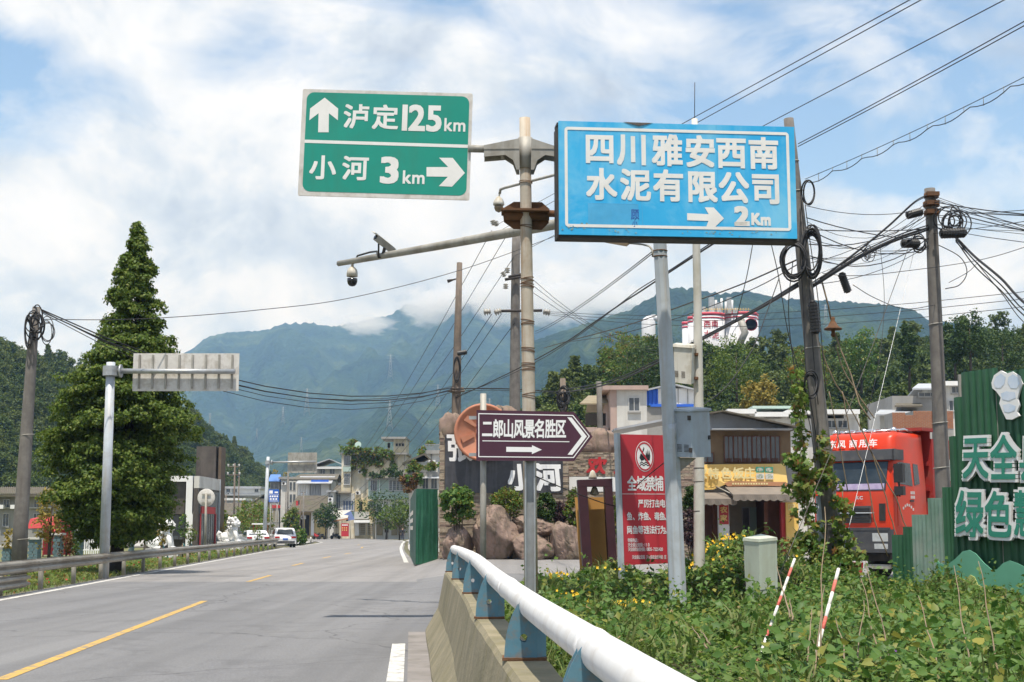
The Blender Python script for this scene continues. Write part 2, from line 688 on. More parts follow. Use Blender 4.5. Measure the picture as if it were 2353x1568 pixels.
stripe('edge_line', [(LE(y) + .1, y) for y in (10, 30, 60, 90, 120)] + [(-20.1, 140), (-21.3, 158), (-22.5, 172), (-24.6, 184), (-29, 194.8)], .17, 'paint_white')
stripe('edge_line', [(RE(15.3) + .0, 15.3), (RE(8), 8), (RE(2), 2)], .18, 'paint_white')
stripe('edge_line', [(RE(20.3), 20.3), (RE(15.35), 15.35)], .18, 'paint_white')
stripe('edge_line', [(RE(71) + .1, 69), (-7.6, 100), (-9.2, 120), (-12.1, 160), (-13.5, 182), (-15.5, 202), (-19.3, 222), (-26, 240), (-36, 252.8)], .22, 'paint_white')
for (x0, y0), (x1, y1) in (((0, 1562), (470, 1381)), ((570, 1337), (622, 1322)), ((672, 1300), (697, 1294)), ((741, 1283), (760, 1279)), ((792, 1273.5), (806, 1271)), ((830, 1260), (834, 1257)), ((822, 1253), (826, 1252))):
 a, b = G(x0, y0, .0245), G(x1, y1, .0245)
 stripe('centre_dash', [(a.x, a.y), (b.x, b.y)], .15, 'paint_yellow')
# pavement with kerb where the lay-by meets the bend on the left
mp_ = MB()
mp_.prism([(-24.5, 128, .0), (-21.4, 140, .0), (-22.2, 158, .0), (-23.4, 171, .0), (-26, 182, .0), (-31, 190, .0), (-48, 196, .0), (-48, 128, 0)], (0, 0, .13))
struct(mp_.build('pavement', 'concrete_pave'), 'pale concrete pavement at the lay-by on the bend')
m = MB()
m.quad((-13.9, 20, .004), (-12.2, 20, .004), (-21, 124, .004), (-46, 124, .004), (-46, 20, .004))
mat('grass_soil', (.10, .13, .035), (.17, .15, .07), .6, .95, .5)
struct(m.build('verge', 'grass_soil'), 'grassy verge behind the guard rail on the left')
m = MB()
side_grid(m, [67, 80, 100, 120, 160, 182, 200], 90)
struct(m.build('yard', 'concrete_pave'), 'pale concrete yard in front of the houses on the right')

# ================================================================ hills and mountains
def ridge_mesh(name, px, py, d_ridge, d_base, mt, nu=140, nt_=46, amp=.1, fr=3, seed=0, dx=None, label='', spur=.25, zb=0):
 """slope rising from d_base to a crest whose skyline is (px, py); crest, front and back faces are all modelled"""
 us = np.linspace(px[0], px[-1], nu)
 yy = np.interp(us, px, py)
 dr = np.interp(us, px, d_ridge) if hasattr(d_ridge, '__len__') else np.full(nu, d_ridge)
 db = np.interp(us, px, d_base) if hasattr(d_base, '__len__') else np.full(nu, d_base)
 co = []
 tt = np.concatenate([np.linspace(0, 1, nt_), np.array([1.12, 1.3, 1.6])])
 for i in range(nu):
  top = P(us[i], yy[i], dr[i])
  H = max(top.z, 1.0)
  for t in tt:
   D = db[i] + (dr[i] - db[i]) * t
   x = (us[i] - 1176.5) / 3300 * (D * .75 + .25 * dr[i])
   if t <= 1:
    e = mn.fractal(Vector((us[i] / 2353 * fr * 3 + seed * 9, t * fr * .8, seed)), .9, 2, 8)
    r = 1 - abs(mn.noise(Vector((us[i] / 2353 * fr * 4 + t * 1.6 + seed * 3, t * 1.3, seed + 5)))) * 2
    w = math.sin(math.pi * min(1, t)) ** .8
    z = H * (t ** 1.15) + H * w * (amp * e + spur * (r - .45))
    jj = mn.fractal(Vector((us[i] * .09, t * 14, seed)), 1, 2, 3) * H * .012
    z = min(z, H * (.35 + .65 * t)) + jj * t
   else:
    z = H * max(0, 1 - (t - 1) * 1.7)
   co.append((x, D, zb + max(z, -1)))
 k = len(tt)
 fs = [(i * k + j, (i + 1) * k + j, (i + 1) * k + j + 1, i * k + j + 1) for i in range(nu - 1) for j in range(k - 1)]
 o = npmesh(name, np.array(co), np.array(fs), mt, smooth=True)
 struct(o, label)
 return o, np.array(co)

ridge_mesh('mountain', [330, 430, 470, 520, 600, 650, 700, 760, 830, 900, 930, 965, 1010, 1080, 1150, 1250, 1330, 1400, 1500, 1600, 1750],
           [860, 805, 776, 764, 760, 744, 742, 752, 738, 722, 698, 706, 690, 676, 668, 665, 672, 690, 705, 720, 760], 5400, 2500, 'mountain_forest', 240, 80, .16, 3.2, 1,
           label='high hazy blue mountain whose summit is lost in cloud', spur=.17)
ridge_mesh('mountain_spur', [520, 580, 640, 700, 770, 860, 960, 1060, 1160, 1260, 1400, 1560, 1700],
           [1120, 1060, 1036, 1010, 975, 930, 880, 850, 835, 830, 822, 840, 880], 3300, 1500, 'mountain_forest', 220, 70, .18, 4, 2,
           label='green forested spur below the high blue mountain', spur=.16)
ridge_mesh('ridge_hill', [1180, 1280, 1380, 1450, 1500, 1540, 1600, 1660, 1720, 1800, 1880, 1960, 2040, 2110, 2140, 2260, 2353, 2600],
           [800, 765, 735, 712, 684, 660, 664, 676, 668, 686, 690, 694, 700, 712, 734, 750, 768, 800], 2300, 1100, 'mountain_forest', 240, 60, .14, 5, 3,
           label='long wooded ridge behind the cement silos', spur=.14)
hill_l, HLco = ridge_mesh('hill', [-260, 0, 70, 130, 180, 260, 330, 420, 470, 520, 570, 620, 680, 740], [740, 805, 828, 840, 868, 892, 918, 944, 978, 1020, 1060, 1106, 1162, 1212],
                          [400, 420, 430, 440, 450, 460, 480, 500, 520, 540, 560, 580, 600, 620], [200, 200, 205, 210, 230, 260, 280, 310, 340, 380, 420, 460, 520, 560], 'hill_forest', 70, 22, .06, 5, 4,
                          label='steep wooded hill on the left', spur=.10)
hill_r, HRco = ridge_mesh('hill', [1210, 1300, 1400, 1480, 1580, 1700, 1800, 1900, 2000, 2100, 2200, 2300, 2420, 2600], [985, 945, 880, 842, 845, 842, 838, 836, 825, 812, 800, 800, 795, 790],
                          [190, 195, 205, 215, 230, 240, 250, 260, 270, 280, 280, 280, 280, 280], [135, 130, 125, 120, 120, 120, 122, 125, 128, 130, 130, 130, 130, 130], 'hill_forest', 70, 22, .05, 5, 6,
                          label='wooded hill rising behind the houses on the right', spur=.08)

# ---------------------------------------------------------------- woods that read as one mass
leafmat('wood_leaves', [(.028, .056, .012), (.05, .092, .018), (.075, .125, .022), (.11, .155, .03)], .3, .6, .6, (.14, .16, .035))
SRC = bpy.data.collections.new('wood_crowns')
CROWN_DATA = []
for i, (rx, rz, sh) in enumerate([(3.2, 3.0, 'round'), (3.8, 3.2, 'round'), (2.8, 3.8, 'round'), (2.4, 4.4, 'bamboo'), (3.4, 2.6, 'round'), (2.0, 4.6, 'cone')]):
 co, fs = crown_mesh(40 + i, rx, rz, 95, 22, .40, shape=sh, cr=.26)
 o = npmesh('wood_crown', co, fs, 'wood_leaves')
 C.objects.unlink(o)
 SRC.objects.link(o)
 CROWN_DATA.append(o.data)

def forest(name, pts, scale, label, seed):
 me = bpy.data.meshes.new(name)
 me.from_pydata([tuple(p) for p in pts], [], [])
 a = me.attributes.new('sz', 'FLOAT', 'POINT')
 a.data.foreach_set('value', np.asarray(scale, np.float32))
 o = bpy.data.objects.new(name, me)
 C.objects.link(o)
 ng = bpy.data.node_groups.new(name, 'GeometryNodeTree')
 ng.interface.new_socket('Geometry', in_out='INPUT', socket_type='NodeSocketGeometry')
 ng.interface.new_socket('Geometry', in_out='OUTPUT', socket_type='NodeSocketGeometry')
 n, l = ng.nodes, ng.links
 gi, go = n.new('NodeGroupInput'), n.new('NodeGroupOutput')
 ip = n.new('GeometryNodeInstanceOnPoints')
 ci = n.new('GeometryNodeCollectionInfo')
 ci.inputs[0].default_value = SRC
 ci.inputs['Separate Children'].default_value = True
 ci.inputs['Reset Children'].default_value = True
 rv = n.new('FunctionNodeRandomValue')
 rv.data_type = 'FLOAT_VECTOR'
 rv.inputs[0].default_value = (-.08, -.08, 0)
 rv.inputs[1].default_value = (.08, .08, 6.28)
 rv.inputs['Seed'].default_value = seed
 na = n.new('GeometryNodeInputNamedAttribute')
 na.data_type = 'FLOAT'
 na.inputs[0].default_value = 'sz'
 l.new(gi.outputs[0], ip.inputs['Points'])
 l.new(ci.outputs[0], ip.inputs['Instance'])
 ip.inputs['Pick Instance'].default_value = True
 l.new(rv.outputs[0], ip.inputs['Rotation'])
 l.new(na.outputs[0], ip.inputs['Scale'])
 l.new(ip.outputs[0], go.inputs[0])
 md = o.modifiers.new('woods', 'NODES')
 md.node_group = ng
 return tag(o, label, 'woods', kind='stuff')

def on_slope(co, nu, k, n, seed, tmin=.0, tmax=1.0):
 g = np.random.default_rng(seed)
 A = co.reshape(nu, k, 3)
 u = g.random(n) * (nu - 1.001)
 t = (tmin + (tmax - tmin) * g.random(n)) * 21
 i, j = u.astype(int), t.astype(int)
 fu, ft = (u - i)[:, None], (t - j)[:, None]
 return (A[i, j] * (1 - fu) + A[i + 1, j] * fu) * (1 - ft) + (A[i, j + 1] * (1 - fu) + A[i + 1, j + 1] * fu) * ft

pl = on_slope(HLco, 70, 25, 4800, 3)
forest('hillside_woods', pl - np.array([0, 0, 1.2]), .36 + .55 * rng.random(len(pl)) ** 2, 'dense mixed woods covering the left-hand hill', 5)
pr = on_slope(HRco, 70, 25, 1500, 4, .05)
forest('hillside_woods', pr - np.array([0, 0, .8]), .42 + .5 * rng.random(len(pr)) ** 2, 'dense mixed woods covering the hill behind the houses', 6)

# ---------------------------------------------------------------- hazy valley air
hz, nt, n, l, b = nodes_of('haze_air')
n.remove(b)
pv = n.new('ShaderNodeVolumePrincipled')
pv.inputs['Color'].default_value = (.36, .62, 1.0, 1)
pv.inputs['Absorption Color'].default_value = (1, 1, 1, 1)
pv.inputs['Density'].default_value = .00013
pv.inputs['Anisotropy'].default_value = .15
l.new(pv.outputs[0], n['Material Output'].inputs['Volume'])
m = MB()
m.b2(-5800, 5800, -400, 7400, -3, 1060)
ho = m.build('haze', hz)
tag(ho, 'thin blue haze filling the valley air', None, kind='stuff')

# ---------------------------------------------------------------- cloud wrapped round the summit
cl_, nt, n, l, b = nodes_of('cloud_vapour')
n.remove(b)
pv = n.new('ShaderNodeVolumePrincipled')
pv.inputs['Color'].default_value = (1, 1, 1, 1)
pv.inputs['Anisotropy'].default_value = .3
tc = n.new('ShaderNodeTexCoord')
gd = n.new('ShaderNodeVectorMath')
gd.operation = 'LENGTH'
l.new(tc.outputs['Object'], gd.inputs[0])
nz_ = tex_noise(n, l, tc.outputs['Object'], 2.4, 4, .6)
ad_ = n.new('ShaderNodeMath')
ad_.operation = 'MULTIPLY_ADD'
l.new(nz_, ad_.inputs[0])
ad_.inputs[1].default_value = 1.5
ad_.inputs[2].default_value = 0
sb2 = n.new('ShaderNodeMath')
sb2.operation = 'SUBTRACT'
l.new(ad_.outputs[0], sb2.inputs[0])
l.new(gd.outputs['Value'], sb2.inputs[1])
l.new(rampn(n, l, sb2.outputs[0], [(.0, 0.0), (.30, .012)]), pv.inputs['Density'])
l.new(pv.outputs[0], n['Material Output'].inputs['Volume'])
for i, (px, py, D, rx, ry, rz_) in enumerate(((1000, 700, 4500, 130, 250, 62), (1130, 690, 4450, 190, 300, 80), (1290, 690, 4300, 190, 300, 72), (1430, 690, 3500, 120, 200, 48), (840, 745, 4700, 90, 200, 30))):
 m = MB()
 m.ball((0, 0, 0), 1.0, 20)
 o = m.build('summit_cloud', cl_)
 o.location = P(px, py, D)
 o.scale = (rx * D / 3300, ry * D / 3300 * .6, rz_ * D / 3300)
 tag(o, ('white cloud bank on the summit', 'white cloud bank on the summit', 'white cloud bank on the summit', 'thin cloud drifting over the right ridge', 'small cloud wisp on the left shoulder')[i], None, kind='stuff')
# ================================================================ materials of the street things
mat('old_concrete', (.29, .25, .165), (.19, .17, .11), 2.5, .9, .5, 30, dirt=(.13, .12, .07), dsc=1.1, damt=.75, streak=(.17, .15, .07), ssc=5, samt=.75)
mat('rail_white', (.70, .695, .68), (.63, .625, .61), 2, .45, .06, dirt=(.42, .36, .29), dsc=5, damt=.4, spec=.35)
mat('bracket_blue', (.075, .185, .25), (.10, .22, .285), 6, .5, .06, dirt=(.20, .15, .11), dsc=14, damt=.7)
mat('rust', (.16, .075, .035), (.10, .055, .03), 12, .9, .3)
mat('galv', (.36, .38, .39), (.45, .47, .48), 5, .45, .05, metal=.55, dirt=(.30, .27, .22), dsc=2, damt=.5)
mat('galv_dull', (.40, .385, .34), (.30, .29, .26), 3, .6, .1, metal=.15, dirt=(.20, .18, .14), dsc=1.6, damt=.7, streak=(.16, .14, .11), ssc=5, samt=.5)
mat('pole_bluegrey', (.47, .52, .56), (.42, .46, .50), 3, .45, .04, dirt=(.30, .28, .24), dsc=1.5, damt=.5, streak=(.34, .26, .16), ssc=9, samt=.4)
mat('pole_white', (.62, .60, .55), (.54, .52, .46), 2.5, .55, .05, dirt=(.36, .33, .24), dsc=1.4, damt=.6, streak=(.40, .35, .24), ssc=8, samt=.4)
mat('conc_pole', (.21, .195, .175), (.14, .13, .12), 3, .9, .3, 25, dirt=(.12, .11, .10), dsc=1.8, damt=.7, streak=(.12, .10, .09), ssc=8, samt=.6)
mat('conc_pole_pale', (.50, .45, .37), (.42, .38, .31), 3, .85, .2, 25, dirt=(.30, .20, .11), dsc=1.4, damt=.6, streak=(.33, .20, .10), ssc=9, samt=.7)
mat('wood_pole', (.20, .155, .12), (.14, .115, .095), 4, .9, .3, 20, streak=(.08, .065, .05), ssc=12, samt=.6)
mat('cable', (.018, .018, .02), (.03, .03, .032), 8, .6)
mat('cable_dusty', (.12, .105, .09), (.06, .055, .05), 8, .8)
mat('black_plastic', (.02, .02, .022), (.03, .03, .03), 8, .45)
mat('sign_green', (.006, .255, .19), (.010, .285, .21), 1.2, .42, 0, dirt=(.03, .20, .14), dsc=.9, damt=.5, streak=(.04, .19, .13), ssc=3, samt=.25)
mat('sign_white', (.80, .80, .77), (.75, .75, .72), 3, .45, 0, dirt=(.62, .60, .55), dsc=2, damt=.4)
mat('sign_edge', (.66, .64, .60), (.58, .56, .52), 5, .5, 0, dirt=(.36, .32, .26), dsc=4, damt=.6)
mat('sign_blue', (.02, .37, .72), (.05, .45, .78), .9, .4, .03, dirt=(.26, .60, .80), dsc=1.1, damt=.6, streak=(.20, .54, .74), ssc=3, samt=.55)
mat('sign_patch', (.05, .36, .66), (.10, .44, .72), 1.5, .45, .03, dirt=(.05, .28, .50), dsc=2, damt=.5)
mat('graffiti', (.03, .10, .42))
mat('moss_stain', (.17, .24, .20), (.25, .46, .55), 9, .8)
mat('dark_frame', (.035, .03, .028), (.06, .05, .045), 5, .7)
mat('sign_brown', (.065, .020, .038), (.072, .024, .044), 4, .4)
mat('paint_pure', (.84, .84, .83), (.80, .80, .79), 4, .5)
mat('box_blue', (.36, .42, .47), (.32, .37, .42), 3, .5, .03, dirt=(.25, .24, .22), dsc=3, damt=.35, streak=(.28, .26, .22), ssc=6, samt=.35)
mat('box_white', (.62, .60, .54), (.55, .53, .46), 3, .6, .05, dirt=(.28, .22, .13), dsc=2.5, damt=.6, streak=(.25, .19, .10), ssc=7, samt=.6)
mat('box_pale', (.50, .55, .45), (.46, .50, .41), 2.5, .55, .04, dirt=(.38, .38, .28), dsc=2, damt=.45, streak=(.34, .32, .22), ssc=6, samt=.35)
mat('red_board', (.52, .035, .05), (.47, .03, .045), 1.5, .5, 0, dirt=(.42, .05, .06), dsc=1.2, damt=.4)
mat('monument_brown', (.055, .018, .025), (.04, .014, .02), 3, .5)
mat('monument_orange', (.56, .30, .085), (.50, .26, .07), 2, .6)
mat('stake_red', (.50, .07, .05), (.55, .2, .15), 14)
mat('stake_white', (.74, .71, .66), (.6, .57, .5), 12)
mat('cane', (.27, .20, .12), (.17, .135, .095), 14, .8)
mat('lens', (.012, .012, .015), (.012, .012, .015), 1, .12, spec=.6)
mat('guard_galv', (.40, .37, .32), (.30, .275, .235), 1.6, .5, .06, metal=.5, dirt=(.20, .165, .12), dsc=.8, damt=.75, streak=(.22, .19, .15), ssc=4, samt=.5)
mat('guard_post', (.36, .34, .29), (.28, .265, .225), 3, .65, .06, metal=.2, dirt=(.20, .18, .14), dsc=2, damt=.6)

class Plane:
 """a flat face given by four seen corners; at(px, py) gives its own metric coordinates"""

 def __init__(s, TL, TR, BR, BL):
  s.o = (TL + TR + BR + BL) / 4
  s.ux = ((TR + BR) - (TL + BL)).normalized()
  uy = (TL + TR) - (BL + BR)
  s.uy = (uy - s.ux * uy.dot(s.ux)).normalized()
  s.n = s.ux.cross(s.uy)
  s.w = ((TR + BR) - (TL + BL)).length / 2
  s.h = ((TL + TR) - (BL + BR)).length / 2

 def at(s, px, py):
  d = ray(px, py)
  e = Vector((0, 0, 1.6))
  t = (s.o - e).dot(s.n) / d.dot(s.n)
  q = e + d * t - s.o
  return q.dot(s.ux), q.dot(s.uy)

 def p(s, x, y, z=0):
  return s.o + s.ux * x + s.uy * y + s.n * z

 def pp(s, px, py, z=0):
  return s.p(*s.at(px, py), z)

 def poly(s, mb, pts, z):
  mb.add([s.p(x, y, z) for x, y in pts], [tuple(range(len(pts)))])

 def rrect(s, x0, y0, x1, y1, r, k=5):
  out = []
  for cx, cy, a0 in ((x1 - r, y1 - r, 0), (x0 + r, y1 - r, 90), (x0 + r, y0 + r, 180), (x1 - r, y0 + r, 270)):
   for i in range(k + 1):
    a = R(a0 + 90 * i / k)
    out.append((cx + r * math.cos(a), cy + r * math.sin(a)))
  return out

 def ring(s, mb, x0, y0, x1, y1, r, w, z):
  a = s.rrect(x0, y0, x1, y1, r)
  b = s.rrect(x0 + w, y0 + w, x1 - w, y1 - w, max(r - w, .005))
  k = len(a)
  mb.add([s.p(*q, z) for q in a + b], [(i, (i + 1) % k, (i + 1) % k + k, i + k) for i in range(k)])

 def slab(s, mb, pts, z0, z1):
  mb.prism([s.p(x, y, z0) for x, y in pts], s.n * (z1 - z0))

 def char(s, mb, ch, px, py, wpx, hpx=None, bold=.02, z=.006, skew=0):
  hpx = hpx or wpx
  cx, cy = s.at(px, py)
  x0, _ = s.at(px - wpx / 2, py)
  x1, _ = s.at(px + wpx / 2, py)
  _, y0 = s.at(px, py + hpx / 2)
  _, y1 = s.at(px, py - hpx / 2)
  letter(mb, ch, s.o + s.n * z, s.ux, s.uy, cx, cy, x1 - x0, y1 - y0, bold, skew)

 def lat(s, mb, txt, px, py, hpx, bold=.02, wf=1.0, z=.006, gap=.05):
  x, y = s.at(px, py)
  _, y1 = s.at(px, py - hpx)
  return latin(mb, txt, s.o + s.n * z, s.ux, s.uy, x, y, y1 - y, bold, wf, gap)

def pole(name_mat, pts, n=14):
 """tapered pole through (px, py, depth, half-width in px)"""
 mb = MB()
 path = [P(a, b, d) for a, b, d, r in pts]
 rad = [r * d / 3300 for a, b, d, r in pts]
 mb.tube(path, rad, n)
 return mb

# ================================================================ concrete barrier with steel top rail
TX = [(22.6, -.90, 1.285), (19, -.65, 1.295), (14.8, -.36, 1.285), (10.7, -.13, 1.25), (7.35, .097, 1.215), (3.66, .36, 1.20), (1.2, .535, 1.20)]

def tubept(y):
 ys = [t[0] for t in TX][::-1]
 return Vector((np.interp(y, ys, [t[1] for t in TX][::-1]), y, np.interp(y, ys, [t[2] for t in TX][::-1])))

bar = thing('road_barrier', 'grey concrete crash barrier with white tube rail along the right roadside', 'barrier', (-.9, 22.8, 0))
m = MB()
prof = [(-.30, 0), (-.30, .07), (-.11, .40), (-.012, .92), (.012, .95), (.21, .95), (.235, .92), (.33, .40), (.50, .07), (.50, 0)]
ys = np.linspace(22.9, 1.0, 40)
vs = []
for y in ys:
 x0 = tubept(y).x - .14
 for a, z in prof:
  w = .012 * mn.noise(Vector((y * 1.3, z * 3, a * 9)))
  vs.append((x0 + a + w, y, z + (w * .6 if z > .5 else 0)))
k = len(prof)
m.add(vs, [(i * k + j, i * k + j + 1, (i + 1) * k + j + 1, (i + 1) * k + j) for i in range(len(ys) - 1) for j in range(k - 1)])
m.add(vs[:k], [tuple(range(k))[::-1]])
m.add(vs[-k:], [tuple(range(k))])
m.build('barrier_wall', 'old_concrete', bar)
m = MB()
path = [tubept(y) for y in np.linspace(22.6, 1.2, 60)]
for _ in range(6):
 path[1:-1] = [(path[i - 1] + path[i] * 2 + path[i + 1]) / 4 for i in range(1, len(path) - 1)]
m.tube(path, .066, 20)
m.ball(path[0], .066, 16)
rail = m.build('top_rail', 'rail_white', bar)
for y in (16.4, 9.1, 4.9):
 m = MB()
 c = tubept(y)
 t = (tubept(y - .3) - tubept(y + .3)).normalized()
 m.tube([c - t * .05, c - t * .042, c + t * .042, c + t * .05], [.0655, .0695, .0695, .0655], 20)
 m.build('rail_sleeve', 'rail_white', rail)

def fin(mb, y, x0, thick):
 out = [(.0, .965), (.002, 1.0), (.008, 1.06), (.022, 1.12), (.042, 1.175), (.066, 1.22), (.085, 1.245), (.098, 1.225), (.115, 1.175), (.14, 1.16), (.165, 1.165), (.165, 1.08), (.165, .965), (.12, .965), (.08, .965), (.04, .965)]
 dz = tubept(y).z - 1.215
 out = [(a, b + dz * max(0, (b - .965) / .28)) for a, b in out]
 c = (.098, 1.06 + dz * .3)
 hole = []
 for a, b in out:
  q = math.atan2(b - c[1], a - c[0])
  hole.append((c[0] + .021 * math.cos(q), c[1] + .021 * math.sin(q)))
 k = len(out)
 vs = [(x0 + a, y + t, b) for t in (-thick / 2, thick / 2) for ring in (out, hole) for a, b in ring]
 fs = []
 for i in range(k):
  j = (i + 1) % k
  fs += [(i, i + k, j + k, j), (2 * k + i, 2 * k + j, 3 * k + j, 3 * k + i), (i, j, 2 * k + j, 2 * k + i), (k + i, 3 * k + i, 3 * k + j, k + j)]
 mb.add(vs, fs)

for y in (22.2, 18.9, 14.8, 10.7, 7.35, 4.75):
 x0 = tubept(y).x - .14
 m = MB()
 fin(m, y - .05, x0 + .004, .012)
 fin(m, y + .05, x0 + .004, .012)
 m.hexa([(x0 + .165, y - .05, .966), (x0 + .215, y + .0, .966), (x0 + .21, y + .01, .966), (x0 + .16, y - .04, .966), (x0 + .165, y - .05, 1.2), (x0 + .215, y, 1.2), (x0 + .21, y + .01, 1.2), (x0 + .16, y - .04, 1.2)])
 b_ = m.build('rail_bracket', 'bracket_blue', bar)
 m = MB()
 m.b2(x0 - .006, x0 + .216, y - .085, y + .085, .9525, .9655)
 m.build('base_plate', 'rust', b_)

# ================================================================ W-beam guard rail on the left
gr = thing('guard_rail', 'long weathered steel guard rail on posts along the left roadside', 'guard rail', (LE(45) - .3, 45, 0))
WP = [(0, .60), (.025, .565), (.115, .545), (.115, .49), (.01, .455), (.01, .415), (.115, .38), (.115, .325), (.025, .305), (0, .27)]

def wbeam(y0, y1, dz, off, mb, step=2.0):
 n_ = max(2, int(abs(y1 - y0) / step) + 1)
 ys_ = np.linspace(y0, y1, n_)
 vs_ = []
 for y in ys_:
  for th in (0, -.012):
   for a, z in WP:
    vs_.append((LE(y) - off + a + th, y, z + dz + .01 * mn.noise(Vector((y * .2, 3, dz)))))
 k_ = len(WP)
 fs_ = []
 for i in range(n_ - 1):
  for s_ in (0, 1):
   o_ = i * 2 * k_ + s_ * k_
   for j in range(k_ - 1):
    q = (o_ + j, o_ + j + 1, o_ + 2 * k_ + j + 1, o_ + 2 * k_ + j)
    fs_.append(q if s_ == 0 else q[::-1])
  o_ = i * 2 * k_
  fs_ += [(o_, o_ + k_, o_ + 3 * k_, o_ + 2 * k_), (o_ + k_ - 1, o_ + 3 * k_ - 1, o_ + 4 * k_ - 1, o_ + 2 * k_ + k_ - 1)]
 mb.add(vs_, fs_, True)
 for e in (0, (n_ - 1) * 2 * k_):
  mb.add([vs_[e + j] for j in range(k_)] + [vs_[e + k_ + j] for j in range(k_)], [(j, j + 1, k_ + j + 1, k_ + j) for j in range(k_ - 1)])

y = 20.0
while y < 117:
 y1 = min(y + 4.32 * 2, 119)
 m = MB()
 wbeam(y, y1 + .1, .24, .32, m)
 m.build('beam', 'guard_galv', gr)
 y = y1
m = MB()
wbeam(20, 36.6, -.12, .33, m)
m.build('lower_beam', 'guard_galv', gr, label='short lower second beam at the near end')
y = 22.5
while y < 119:
 m = MB()
 m.tube([V(LE(y) - .42, y, -.1), V(LE(y) - .42, y, .80)], .068, 12)
 pst = m.build('post', 'guard_post', gr)
 m = MB()
 m.b2(LE(y) - .36, LE(y) - .325, y - .07, y + .07, .57, .75)
 m.build('spacer', 'guard_galv', pst)
 y += 4.0

# ================================================================ main sign pole
sp = thing('sign_pole', 'tall stained pale concrete pole carrying the green and blue road signs', 'pole', P(1221, 1430, 24.2))
m = pole('x', [(1222, 1440, 24.2, 16), (1216, 1000, 24.2, 15.5), (1213, 800, 24.2, 15), (1210, 600, 24.2, 14.2), (1208, 430, 24.2, 13.6), (1206, 272, 24.2, 13)], 18)
m.build('shaft', 'conc_pole_pale', sp)
for (yy, cnt) in ((352, 2), (418, 2), (520, 2), (640, 4), (655, 2), (738, 3), (800, 3), (835, 5), (905, 3)):
 m = MB()
 for q in range(cnt):
  y_ = yy + q * 4.2 + rnd.uniform(-1, 1)
  c = P(1206 + (y_ - 272) * .0137, y_, 24.2)
  tl = rnd.uniform(-.03, .03)
  m.tube([c + V(math.cos(a) * .113, math.sin(a) * .113, tl * math.cos(a)) for a in np.linspace(0, 6.283, 17)], .006, 5, caps=False)
 m.build('wire_tie', 'rust', sp)
# upper bracket
cU = P(1207, 346, 24.2)
m = MB()
m.tube([P(1076, 342, 24.1), P(1118, 343, 24.1)], .065, 14)
m.build('arm_tube', 'galv_dull', sp)
m = MB()
for s_, x_end, (ya, yb) in ((-1, 1112, (334, 360)), (1, 1282, (338, 361))):
 a = [P(1207 + s_ * 14, 318, 24.02), P(x_end, ya, 24.02), P(x_end, yb, 24.02), P(1207 + s_ * 46, 356, 24.02), P(1207 + s_ * 28, 368, 24.02), P(1207 + s_ * 20, 390, 24.02), P(1207 + s_ * 13, 390, 24.02)]
 for off in (0, .34):
  m.prism([q + V(0, off, 0) for q in a], (0, .02, 0))
 c0, c1 = P(1207 + s_ * 14, 347, 24.2), P(x_end, 348, 24.2)
 m.ob((c0 + c1) / 2, (c1 - c0) / 2, (0, .19, 0), (0, 0, .012))
 m.tube([P(1207 + s_ * 15, 346, 24.2), P(x_end, 348, 24.2)], .085, 12)
m.build('upper_bracket', 'galv_dull', sp)
m = MB()
c = P(1155, 346, 24.2)
m.tube([c - V(.03, 0, 0), c + V(.03, 0, 0)], .155, 18)
m.build('flange', 'galv_dull', sp)
m = MB()
m.tube([P(1207, 318, 24.2), P(1207, 388, 24.2)], .128, 18)
m.build('clamp', 'galv_dull', sp)
m = MB()
m.tube([P(1275, 348, 24.1), P(1330, 350, 24.15)], .07, 12)
m.build('arm_tube', 'dark_frame', sp)
# lower rusty bracket
m = MB()
zt, zm, zb = 466, 494, 527
m.prism([P(1154, 480, 24.27), P(1181, 464, 24.27), P(1245, 465, 24.27), P(1261, 479, 24.27), P(1261, 512, 24.27), P(1245, 528, 24.27), P(1180, 526, 24.27), P(1158, 510, 24.27)], (0, .035, 0))
m.prism([P(1154, 480, 24.5), P(1181, 464, 24.5), P(1245, 465, 24.5), P(1261, 479, 24.5), P(1261, 512, 24.5), P(1245, 528, 24.5), P(1180, 526, 24.5), P(1158, 510, 24.5)], (0, .035, 0))
c0, c1 = P(1152, 487, 24.2), P(1262, 489, 24.2)
m.ob((c0 + c1) / 2, (c1 - c0) / 2, (0, .24, 0), (0, 0, .018))
m.tube([P(1158, 495, 24.2), P(1262, 495, 24.2)], .09, 12)
m.build('lower_bracket', 'rust', sp)
m = MB()
m.tube([P(1258, 491, 24.15), P(1325, 493, 24.15)], .06, 12)
m.build('arm_tube', 'rust', sp)

# ================================================================ green direction sign
gp = Plane(P(697, 207, 24.1), P(1083, 213, 24.1), P(1082, 463, 24.1), P(683, 447, 24.1))
gs = thing('road_sign', 'green road sign with white arrows and distances on the tall pole', 'road sign', gp.p(0, -gp.h / 2))
w2, h2 = gp.w / 2, gp.h / 2
m = MB()
gp.slab(m, gp.rrect(-w2, -h2, w2, h2, .03), -.03, 0)
m.build('panel', 'sign_edge', gs)
m = MB()
gp.poly(m, gp.rrect(-w2 + .075, -h2 + .075, w2 - .055, h2 - .055, .13), .003)
m.build('face', 'sign_green', gs)
m = MB()
x, yl = gp.at(697, 325)
x2, yr = gp.at(1080, 337)
gp.poly(m, [(-w2 + .075, yl - .028), (w2 - .055, yr - .028), (w2 - .055, yr + .028), (-w2 + .075, yl + .028)], .006)
m.build('divider', 'sign_white', gs)

def arrow(pl, mb, pts, z=.006):
 mb.add([pl.p(*pl.at(*q), z) for q in pts], [(0, 1, 2, 3, 4, 5, 6)] if len(pts) == 7 else [tuple(range(len(pts)))])

